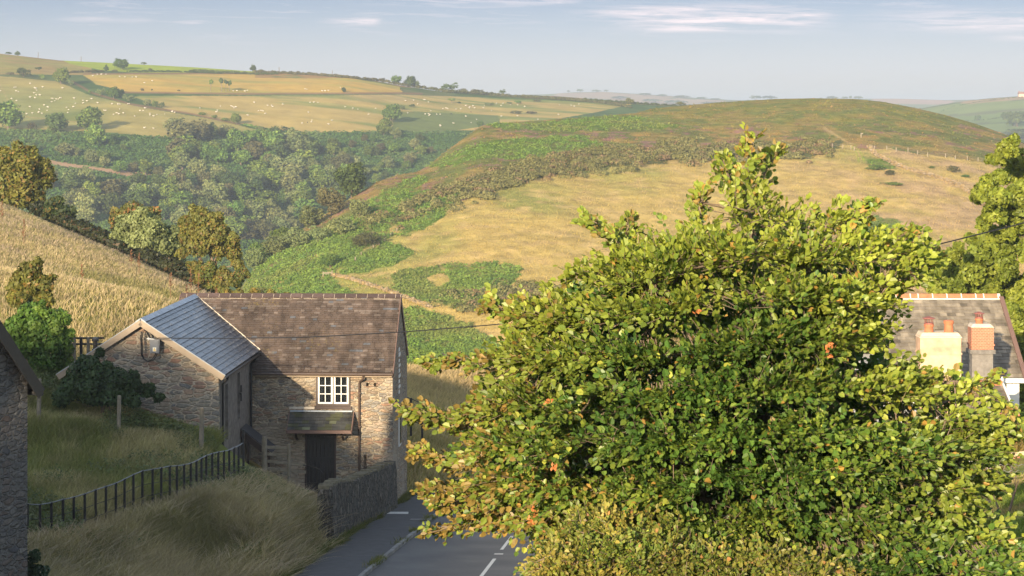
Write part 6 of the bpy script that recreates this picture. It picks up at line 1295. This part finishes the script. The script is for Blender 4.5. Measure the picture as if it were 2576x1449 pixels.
# ================================================================== the beech that fills the right half
SILH = [(1890, 500), (1850, 520), (1810, 570), (1755, 590), (1725, 620), (1640, 610), (1600, 640), (1540, 660), (1430, 690), (1395, 745), (1330, 775), (1315, 810), (1310, 870), (1270, 925), (1245, 975), (1215, 1020), (1175, 1060), (1165, 1120), (1190, 1170), (1215, 1215), (1240, 1255), (1310, 1290), (1400, 1330), (1400, 1380), (1390, 1520), (2600, 1520), (2570, 1420), (2500, 1320), (2420, 1250), (2440, 1210), (2500, 1185), (2500, 1110), (2490, 1070), (2440, 1030), (2350, 1000), (2280, 940), (2245, 860), (2220, 800), (2230, 740), (2300, 700), (2310, 650), (2290, 615), (2270, 580), (2200, 590), (2130, 590), (2090, 560), (2020, 585), (1990, 550), (1945, 525)]
BY = 18.8
def sprays(O, D, PN, Ls, m, leaf, rng, pal, colmix, rust=None):
    """flat sprays of alternate leaves along twigs; returns leaf mesh arrays and the twig ends"""
    n = len(O); S = norm(np.cross(PN, D)); k = np.arange(m)
    t = (k+.6)/m; sg = np.where(k % 2, 1, -1)
    bend = -np.array([0, 0, 1.])*.10
    base = O[:, None]+D[:, None]*(Ls[:, None]*t)[..., None]+bend*(Ls[:, None]*t**2)[..., None]+rng.normal(size=(n, m, 3))*.012
    fan = np.clip(1-t*.55, .3, 1)
    A = norm(D[:, None]*(.55+.5*t)[None, :, None]+S[:, None]*(sg*fan)[None, :, None]*.85+rng.normal(size=(n, m, 3))*.22)
    NN = norm(PN[:, None]+rng.normal(size=(n, m, 3))*.42); NN = norm(NN-A*np.sum(NN*A, -1, keepdims=True)); SS = np.cross(NN, A)
    ln_ = leaf*(.65+.5*rng.random((n, m)))*np.where(t > .93, .8, 1.)
    keep = rng.random((n, m)) < .93
    A, NN, SS, base, ln_ = A[keep], NN[keep], SS[keep], base[keep], ln_[keep][:, None]
    a = .018/leaf*0
    cup = .10+.14*rng.random((len(A), 1))
    v = [base, base+ln_*(A*.30+SS*.37+NN*cup), base+ln_*(A*.74+SS*.32+NN*cup*.7), base+ln_*(A*1.0-NN*.06), base+ln_*(A*.74-SS*.32+NN*cup*.7), base+ln_*(A*.30-SS*.37+NN*cup)]
    V = np.stack(v, 1).reshape(-1, 3); b_ = np.arange(len(A))[:, None]*6; Q = np.vstack([b_+np.array([0, 1, 2, 3]), b_+np.array([0, 3, 4, 5])])
    cm = np.repeat(colmix[:, None], m, 1)[keep]; cm = np.clip(cm+rng.normal(size=len(A))*.16, 0, 1)
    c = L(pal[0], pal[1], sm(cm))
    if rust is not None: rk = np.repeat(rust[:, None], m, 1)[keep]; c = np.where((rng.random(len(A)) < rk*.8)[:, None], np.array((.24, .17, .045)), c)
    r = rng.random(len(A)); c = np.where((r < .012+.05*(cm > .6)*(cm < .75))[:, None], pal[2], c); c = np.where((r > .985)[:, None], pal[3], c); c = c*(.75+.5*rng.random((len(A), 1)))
    return V, Q, np.repeat(c, 6, 0), O+D*Ls[:, None]+bend*Ls[:, None]
def tubes3(P0, P1, r0, r1):
    d = norm(P1-P0); u = norm(np.cross(d, np.array([.3, .1, 1.]))); w = np.cross(d, u); n = len(P0); V = []
    for P, r in ((P0, r0), (P1, r1)):
        for k in range(3): a = k*2.094; V.append(P+(u*math.cos(a)+w*math.sin(a))*np.broadcast_to(r, (n,))[:, None])
    V = np.stack(V, 1).reshape(-1, 3); b_ = np.arange(n)[:, None]*6; return V, np.vstack([b_+np.array(q) for q in ((0, 1, 4, 3), (1, 2, 5, 4), (2, 0, 3, 5))])
M_BEECH = leafmat('beech_leaves', .45, .4, .25, .0, .9, .22)
M_HAW = leafmat('hedge_leaves', .5, .35, .25, .0, 1.5, .25)
M_TWIG = plain('beech_twig', (.20, .15, .105), .8, var=.3, scale=20)
rng = np.random.default_rng(77)
ctr = np.array(W(1830, 1080, BY))
def pick(poly, n, dmin, dens):
    xs_, ys_ = [p[0] for p in poly], [p[1] for p in poly]; out = []
    while sum(len(o[0]) for o in out) < n:
        x = rng.uniform(min(xs_), max(xs_), 20000); y = rng.uniform(min(ys_), max(ys_), 20000); k = inpoly(x, y, poly); x, y = x[k], y[k]
        d = edgedist(x, y, poly); d = np.where(y > 1400, np.maximum(d, 300), d); k = d > dmin; x, y, d = x[k], y[k], d[k]; k = rng.random(len(x)) < dens(x, y, d); out.append((x[k], y[k], d[k]))
    return [np.concatenate(q)[:n] for q in zip(*out)]
NS = 9200
x, y, d = pick(SILH, NS, 22, lambda x, y, d: .06+.94*sm((fbm(x*.010, y*.022, 3)-.40)*7))
th = 2.1*np.sqrt(1-(1-np.minimum(d/430, 1))**2)
u = rng.random(NS); front = rng.random(NS) < .74
off = np.where(front, -th*(.45+.6*u**.6), th*(u*1.3-.3))
# layered tiers: sprays gather on gently sloping shelves with dark gaps between
Yq = BY+off; O = np.stack(W(x, y, Yq), 1)
tier = .36; zt_ = O[:, 2]+.18*O[:, 0]*np.sign(O[:, 0]-ctr[0])+.5*fbm(O[:, 0]*1.2, O[:, 1]*1.2, 3); O[:, 2] += -(((zt_/tier) % 1)-.5)*tier*.68
out = norm(O-ctr); D = norm(out*np.array([1., 1., .55])+rng.normal(size=(NS, 3))*.38+np.array([0, -.18, .10]))
PN = norm(np.array([0, -.62, .70])+out*.35+rng.normal(size=(NS, 3))*.32); PN = norm(PN-D*np.sum(PN*D, 1, keepdims=True))
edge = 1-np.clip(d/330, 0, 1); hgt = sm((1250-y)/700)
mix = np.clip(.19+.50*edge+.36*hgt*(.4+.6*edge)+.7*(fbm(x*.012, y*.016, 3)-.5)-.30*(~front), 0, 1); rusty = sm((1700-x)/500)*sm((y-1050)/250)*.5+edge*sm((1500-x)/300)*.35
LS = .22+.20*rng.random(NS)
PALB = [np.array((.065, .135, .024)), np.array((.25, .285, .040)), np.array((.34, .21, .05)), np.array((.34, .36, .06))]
beech = empty('beech_tree', (ctr[0], BY+.3, float(H(ctr[0], BY))-.1), 'large leafy beech with yellow green leaves filling the right half of the view', 'tree')
Vs, Qs, Cs, ends = [], [], [], []
def addspray(O, D, PN, LS, m, leaf, mix, rust=None):
    V, Q, C, E = sprays(O, D, PN, LS, m, leaf, rng, PALB, mix, rust); n0 = sum(len(v) for v in Vs); Vs.append(V); Qs.append(Q+n0); Cs.append(C); ends.append((O, E))
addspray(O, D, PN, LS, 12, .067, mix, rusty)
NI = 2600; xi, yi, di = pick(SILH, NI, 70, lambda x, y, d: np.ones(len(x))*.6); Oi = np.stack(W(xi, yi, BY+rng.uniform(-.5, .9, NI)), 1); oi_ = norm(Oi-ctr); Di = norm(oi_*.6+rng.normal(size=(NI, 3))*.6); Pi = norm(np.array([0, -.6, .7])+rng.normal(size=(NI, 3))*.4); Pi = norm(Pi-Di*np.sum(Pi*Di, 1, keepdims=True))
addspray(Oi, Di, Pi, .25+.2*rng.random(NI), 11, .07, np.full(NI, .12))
# arms that reach out past the crown
ARMS = [[(1895, 640), (1885, 520), (1880, 440), (1892, 352)], [(1870, 560), (1835, 450), (1820, 405)], [(1900, 520), (1925, 430), (1958, 385)], [(1680, 760), (1600, 650), (1530, 590), (1478, 555)], [(1600, 660), (1560, 610), (1590, 560)], [(2050, 680), (2120, 570), (2185, 512)], [(2000, 600), (2030, 560), (2055, 545)], [(2120, 700), (2210, 620), (2292, 582)],
 [(2200, 760), (2300, 690), (2350, 650)], [(1400, 1000), (1250, 920), (1150, 905), (1075, 917)], [(1350, 1100), (1180, 1070), (1090, 1045), (1015, 1035)], [(1350, 1160), (1200, 1170), (1110, 1150), (1045, 1135)], [(1400, 1240), (1250, 1240), (1150, 1240), (1080, 1230)], [(1450, 1340), (1300, 1310), (1200, 1318), (1080, 1336)], [(1450, 1290), (1250, 1290), (1150, 1275), (1080, 1264)],
 [(1400, 860), (1300, 790), (1232, 760)], [(2250, 1000), (2400, 960), (2520, 1010), (2560, 1075)], [(2250, 1200), (2400, 1170), (2520, 1120), (2550, 1060)], [(2300, 1350), (2430, 1260), (2510, 1215)], [(2300, 1050), (2400, 1000), (2500, 950)], [(2350, 1420), (2480, 1350), (2570, 1390)], [(1780, 640), (1755, 540), (1770, 480)]]
armb = []
for A in ARMS:
    A = np.array(A, float); yo = rng.normal()*.35-.15; n = int(sum(np.hypot(*np.diff(A, axis=0).T))/6.0); t = np.linspace(0, len(A)-1, n); px = np.interp(t, range(len(A)), A[:, 0])+rng.normal(size=n)*6; py = np.interp(t, range(len(A)), A[:, 1])+rng.normal(size=n)*5
    P = np.stack(W(px, py, BY+yo+rng.normal(size=n)*.12), 1); tn = norm(np.gradient(np.stack(W(np.interp(t, range(len(A)), A[:, 0]), np.interp(t, range(len(A)), A[:, 1]), np.full(n, BY)), 1), axis=0))
    k = t > .35; P, tn = P[k], tn[k]; n = len(P); s = np.where(rng.random(n) < .5, 1, -1)[:, None]; side = norm(np.cross(tn, np.array([0, -.5, .86]))); taper = np.linspace(1, .45, n)
    Dd = norm(tn*.9+side*s*.6+rng.normal(size=(n, 3))*.22); pn = norm(np.array([0, -.5, .8])+rng.normal(size=(n, 3))*.3); pn = norm(pn-Dd*np.sum(pn*Dd, 1, keepdims=True))
    addspray(P, Dd, pn, (.15+.13*rng.random(n))*taper, 9, .066, np.clip(.55+.25*rng.random(n)-(A[0, 1] > 1250)*.2, 0, 1), np.full(n, .25+.35*(A[0, 1] > 1150)*(A[0, 0] < 1500)+.15*(A[0, 0] < 1500)))
    armb.append(np.stack(W(A[:, 0], A[:, 1], np.full(len(A), BY+yo)), 1))
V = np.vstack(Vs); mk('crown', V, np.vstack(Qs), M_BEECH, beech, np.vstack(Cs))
# limbs, branches and twigs
tb = np.array(ORI[beech.name]); mb = MB(); fork = np.array(W(1850, 1330, BY+.1))
mb.tube([tb-(0, 0, .3), tb+(0, 0, 1.2), fork], [.2, .16, .13], 10)
tips = [(1880, 480), (1640, 700), (1400, 850), (1250, 1000), (1200, 1180), (1450, 1290), (2050, 640), (2200, 760), (2300, 980), (2350, 1180), (1700, 900), (1950, 800), (2100, 1000), (1600, 1100), (2400, 1350), (1750, 1250), (2050, 1250)]
limb = []
for (px, py) in tips:
    t = np.array(W(px, py, BY+rng.normal()*.6)); m1 = fork*.6+t*.4+rng.normal(size=3)*.12-(0, 0, .12); m2 = fork*.25+t*.75+rng.normal(size=3)*.12; q = [fork-(0, 0, .1), m1, m2, t]; mb.tube(q, [.07, .05, .03, .012], 7); limb += [m1*(1-s)+m2*s for s in (0, .5)]+[m2*(1-s)+t*s for s in (0, .5, 1)]
for a in armb: mb.tube(a, np.linspace(.02, .004, len(a)), 5); j = np.argmin(np.linalg.norm(np.array(limb)-a[0], axis=1)); mb.tube([limb[j], a[0]], [.022, .02], 5)
mb.build('trunk', M_BARK, beech)
limb = np.array(limb+[a[i]*(1-s)+a[i+1]*s for a in armb for i in range(len(a)-1) for s in (0, .5)])
P0 = np.vstack([e[0] for e in ends]); P1 = np.vstack([e[1] for e in ends]); V1, Q1 = tubes3(P0, P1, .0035, .0015)
j = np.array([np.argmin(((limb-p)**2).sum(1)) for p in P0]); dl_ = limb[j]-P0; dd_ = np.linalg.norm(dl_, axis=1, keepdims=True); md = P0+dl_*np.minimum(.5, .16/(dd_+1e-6))+rng.normal(size=P0.shape)*.02; kk = dd_[:, 0] < .42
V2, Q2 = tubes3(limb[j][kk], md[kk], .0045, .004); V3, Q3 = tubes3(md, P0, .004, .003)
mk('branches', np.vstack([V1, V2, V3]), np.vstack([Q1, Q2+len(V1), Q3+len(V1)+len(V2)]), M_TWIG, beech)
# hawthorn hedge with small browning leaves in front of the foot of the beech
HP = [(1370, 1370), (1380, 1320), (1400, 1300), (1450, 1285), (1540, 1265), (1600, 1285), (1700, 1300), (1780, 1345), (1880, 1370), (1960, 1400), (2050, 1430), (2150, 1460), (2200, 1520), (1370, 1520), (1365, 1420)]
NH = 3400; x, y, d = pick(HP, NH, 8, lambda x, y, d: (.4+.6*sm((fbm(x*.02, y*.02, 3)-.35)*5))*np.clip(d/90, .12, 1)); Yq = BY-2.2-.5*np.minimum(d/120, 1)+rng.random(NH)*.5; O = np.stack(W(x, y, Yq), 1)
D = norm(rng.normal(size=(NH, 3))+np.array([0, -.4, .5])); PN = norm(np.array([0, -.5, .7])+rng.normal(size=(NH, 3))*.5); PN = norm(PN-D*np.sum(PN*D, 1, keepdims=True))
V, Q, C, E = sprays(O, D, PN, (.10+.12*rng.random(NH)), 12, .042, rng, [np.array((.12, .18, .03)), np.array((.34, .26, .06)), np.array((.38, .20, .07)), np.array((.36, .42, .05))], np.clip(.40+.9*(fbm(x*.013, y*.02, 3)-.5)+.25*sm((1500-x)/220), 0, 1))
hw = empty('hawthorn_hedge', W(1700, 1700, BY-2.4), 'thorny hedge with small browning leaves in front of the lower left of the beech', 'hedge')
mk('foliage', V, Q, M_HAW, hw, C); V1, Q1 = tubes3(O, E, .003, .0015)
kt = rng.random(NH) < .3; g0 = np.stack(W(x+rng.normal(size=NH)*25, y+60+rng.random(NH)*50, Yq+.1), 1)[kt]; V2, Q2 = tubes3(g0, O[kt], .004, .002); mk('twigs', np.vstack([V1, V2]), np.vstack([Q1, Q2+len(V1)]), M_TWIG, hw)
# a few withered orange leaf bunches caught in the beech
for i, (px, py, h) in enumerate([(2088, 880, 40), (1340, 1295, 52), (1752, 785, 10), (1380, 1010, 12), (1392, 1175, 14)]):
    n = 26 if h > 20 else 10; c = np.stack(W(px+rng.normal(size=n)*5, py+(rng.random(n)-.5)*h, np.full(n, BY-2.25)), 1); a = norm(rng.normal(size=(n, 3))); s = norm(np.cross(a, rng.normal(size=(n, 3)))); V, Q = quads(c, a*.02, s*.014)
    tag(mk('withered_leaf_bunch', V, Q, M_HAW, col=np.tile((.55, .21, .075), (len(V), 1)), loc=c[0]), ['long orange withered leaf bunch hanging in the upper right middle of the beech', 'long orange withered leaf bunch hanging above the brown hedge leaves', 'tiny orange withered leaves high in the beech', 'tiny orange withered leaves near the left arm of the beech', 'small pink orange withered leaves left of the hedge top'][i], 'withered leaves')

# ================================================================== grass
rng = np.random.default_rng(99)
def grass(name, x, y, h, w, lean, cb, ct, curl=.5, dz=-.03):
    P = np.stack([x, y, H(x, y)+dz], 1); V, Q, C = blades(P, h, w, lean, cb, ct, rng, curl=curl); o = mk(name, V, Q, M_GRASS, col=C); o['kind'] = 'stuff'; return o
def viewpts(n, pxr, yr, cond=None):
    out = []
    while sum(len(o[0]) for o in out) < n:
        Y = np.sqrt(rng.uniform(yr[0]**2, yr[1]**2, n)); px = rng.uniform(*pxr, n); x = (px-CX)/F*Y
        k = np.ones(n, bool) if cond is None else cond(x, Y, px); out.append((x[k], Y[k]))
    return [np.concatenate(q)[:n] for q in zip(*out)]
# sunlit meadow
def inb(x, y):  # under the buildings
    u = (x-OB[0])*E1[0]+(y-OB[1])*E1[1]; v = (x-OB[0])*E2[0]+(y-OB[1])*E2[1]
    return ((u > BU0-.1) & (u < .1) & (v > -.1) & (v < 6.1)) | ((u > OU-2.9) & (u < OU+2.9) & (v > VF-.1) & (v < 3))
x, y = viewpts(270000, (-90, 620), (78, 200), lambda x, y, px: ~inb(x, y) & (x < -7) & (H(x, y) > -17))
n_ = fbm(x, y, 4, .25); n2 = fbm(x+40, y, 3, .07); q = rng.random(len(x))
ct = L(np.array((.56, .43, .28)), np.array((.52, .39, .31)), sm((n_-.45)*5)); ct = np.where((q < .22)[:, None], np.array((.30, .29, .09)), ct); ct = L(ct, np.array((.26, .26, .07)), sm((n2-.55)*6)*.6)
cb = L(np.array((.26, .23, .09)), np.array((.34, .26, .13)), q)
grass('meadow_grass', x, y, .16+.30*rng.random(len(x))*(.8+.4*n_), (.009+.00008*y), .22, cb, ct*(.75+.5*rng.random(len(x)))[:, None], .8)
x, y = viewpts(42000, (1020, 1330), (86, 156), lambda x, y, px: (x < cY(y)-KERB_W-PAVE_W-.4) | (y > 106)); q = rng.random(len(x))
grass('meadow_grass', x, y, .3+.4*q, .022, .25, np.tile((.17, .15, .05), (len(x), 1)), L(np.array((.58, .42, .25)), np.array((.30, .30, .10)), rng.random(len(x))**2*np.clip((118-y)/25, .25, 1)), .8)
# shaded rough field behind the railing and the bank in front of it
railx = np.array([t[0] for t in tops]); raily = np.array([t[1] for t in tops])
def left_of_road(x, y): return x < cY(y)-KERB_W-PAVE_W-.1
x, y = viewpts(90000, (20, 860), (57.5, 80), lambda x, y, px: ~inb(x, y) & left_of_road(x, y) & (y > np.interp(x, railx, raily, right=75)+.1) & (x < -6.2) & ~((x > -10.3) & (y > 69.5)))
n_ = fbm(x, y, 4, .5); q = rng.random(len(x)); cut = sm((fbm(x+9, y, 3, .22)-.42)*5); px_ = CX+F*x/y
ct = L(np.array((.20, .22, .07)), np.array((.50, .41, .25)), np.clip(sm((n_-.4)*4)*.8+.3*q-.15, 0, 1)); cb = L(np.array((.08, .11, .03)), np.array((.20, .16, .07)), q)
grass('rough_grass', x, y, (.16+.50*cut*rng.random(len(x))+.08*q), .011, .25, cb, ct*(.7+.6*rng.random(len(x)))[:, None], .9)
x, y = viewpts(165000, (10, 900), (53, 71), lambda x, y, px: left_of_road(x, y) & (y < np.interp(x, railx, raily, right=72)+.25) & ~((x > -6.4) & (y > 67.2)))
n_ = fbm(x, y, 4, .6); q = rng.random(len(x)); n2 = fbm(x-30, y, 3, .3)
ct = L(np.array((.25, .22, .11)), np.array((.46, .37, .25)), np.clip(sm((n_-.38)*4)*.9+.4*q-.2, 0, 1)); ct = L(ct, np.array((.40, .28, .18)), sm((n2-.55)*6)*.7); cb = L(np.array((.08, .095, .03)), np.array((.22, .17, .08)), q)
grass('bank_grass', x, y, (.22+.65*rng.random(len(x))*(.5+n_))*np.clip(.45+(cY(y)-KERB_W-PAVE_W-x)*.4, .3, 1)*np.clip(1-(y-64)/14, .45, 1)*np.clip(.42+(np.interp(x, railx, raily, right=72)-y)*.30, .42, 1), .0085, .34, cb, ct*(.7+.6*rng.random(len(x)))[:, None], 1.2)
x, y = viewpts(16000, (10, 880), (53, 71), lambda x, y, px: left_of_road(x, y) & (y < np.interp(x, railx, raily, right=72)+.6) & ~((x > -6.4) & (y > 67.2)) & (fbm(x+60, y, 3, .45) > .40))
q = rng.random(len(x)); grass('seed_grass', x, y, (.55+.5*q)*np.clip(1-(y-64)/14, .45, 1)*np.clip(.4+(np.interp(x, railx, raily, right=72)-y)*.30, .4, 1), .015, .38, np.tile((.30, .24, .12), (len(x), 1)), L(np.array((.54, .46, .33)), np.array((.42, .33, .25)), q)*(.8+.4*rng.random(len(x)))[:, None], 1.6)
x, y = viewpts(2600, (10, 880), (53, 80), lambda x, y, px: left_of_road(x, y) & ~inb(x, y) & (x < -6.6) & ~((x > -10.3) & (y > 70)) & (fbm(x+160, y+20, 3, .35) > .55))
P = np.stack([x, y, H(x, y)+.05], 1); V, Q, C = clumps(P, 16, .16, .55, .045, L(np.array((.07, .11, .03)), np.array((.13, .14, .05)), rng.random(len(x))), rng); stuff('nettles', V, Q, M_FOLN, C)
# verge weeds along kerb, wall foot, lawn on the right
y = rng.uniform(57, 92, 9000); cl = fbm(y*0+3, y, 3, .7); k = rng.random(len(y)) < sm((cl-.38)*7); y = y[k]; x = cY(y)-KERB_W-.12+rng.normal(size=len(y))*.09
P = np.stack([x, y, rz(y)+.05], 1); V, Q, C = blades(P, .07+.16*rng.random(len(x)), .010, .5, np.tile((.06, .08, .02), (len(x), 1)), L(np.array((.12, .16, .035)), np.array((.25, .2, .08)), rng.random(len(x))), rng, curl=1.); mk('kerb_weeds', V, Q, M_GRASS, col=C)['kind'] = 'stuff'
y = rng.uniform(57, 92, 12000); x = cY(y)-KERB_W-PAVE_W+.05+np.abs(rng.normal(size=len(y)))*-.12+.25*sm((fbm(y*0, y, 3, .5)-.45)*6)*rng.random(len(y))
P = np.stack([x, y, rz(y)+.0], 1); V, Q, C = blades(P, .12+.28*rng.random(len(x)), .011, .4, np.tile((.05, .07, .02), (len(x), 1)), L(np.array((.10, .14, .035)), np.array((.28, .21, .09)), rng.random(len(x))**2), rng, curl=1.); mk('verge_weeds', V, Q, M_GRASS, col=C)['kind'] = 'stuff'
x, y = viewpts(30000, (2380, 2640), (38, 62)); n_ = fbm(x, y, 4, .4)
grass('lawn_grass', x, y, .08+.14*rng.random(len(x)), .010, .35, np.tile((.07, .10, .02), (len(x), 1)), L(np.array((.20, .26, .05)), np.array((.48, .36, .17)), sm((n_-.45)*5)), .8)
# tall dock and thistle stalks in the meadow and the bank
def stalk(px, py, Y, h, label, c=(.26, .13, .07)):
    p = np.array(W(px, py, Y)); p[2] = float(H(p[0], p[1])) if Y > 140 else p[2]; mb = MB(); mb.tube([p-(0, 0, .2), p+(rng.normal()*.05, 0, h)], [.02, .012], 5, c)
    for k in range(26):
        t = .35+.65*rng.random(); a = rng.random()*6.28; q = p+(0, 0, h*t); e = q+np.array((math.cos(a)*.2*(1.25-t), math.sin(a)*.2*(1.25-t), .10)); mb.tube([q, e], [.012, .022], 4, np.array(c)*(.7+.6*rng.random()))
    return tag(mb.build('weed_stalk', M_GRASS, loc=p), label, 'weed', 'tall weed stalks in the meadow')
for i, (px, py, Y, h) in enumerate([(60, 600, 150, 1.9), (5, 575, 160, 1.7), (350, 690, 150, 1.8), (330, 680, 155, 1.4), (480, 750, 140, 2.0), (500, 765, 135, 2.1), (545, 775, 130, 1.2), (205, 735, 120, 1.6), (430, 740, 140, 1.4), (470, 745, 142, 1.5), (560, 790, 128, 1.0)]):
    stalk(px, py, Y, h, 'tall brown weed stalk standing above the meadow grass')
# ================================================================== the air between here and the far hills
hz = bpy.data.materials.new('haze'); hz.use_nodes = True; nt = hz.node_tree; nt.nodes.clear(); o_ = nt.nodes.new('ShaderNodeOutputMaterial'); pv = nt.nodes.new('ShaderNodeVolumePrincipled')
pv.inputs['Color'].default_value = (.58, .68, .82, 1); pv.inputs['Density'].default_value = HAZE; pv.inputs['Anisotropy'].default_value = 0.; nt.links.new(pv.outputs[0], o_.inputs['Volume'])
mb = MB(); mb.box(-9000, 11000, -2500, 12000, -76.5, 64); h_ = mb.build('haze', hz); h_['kind'] = 'stuff'; h_.display_type = 'WIRE'
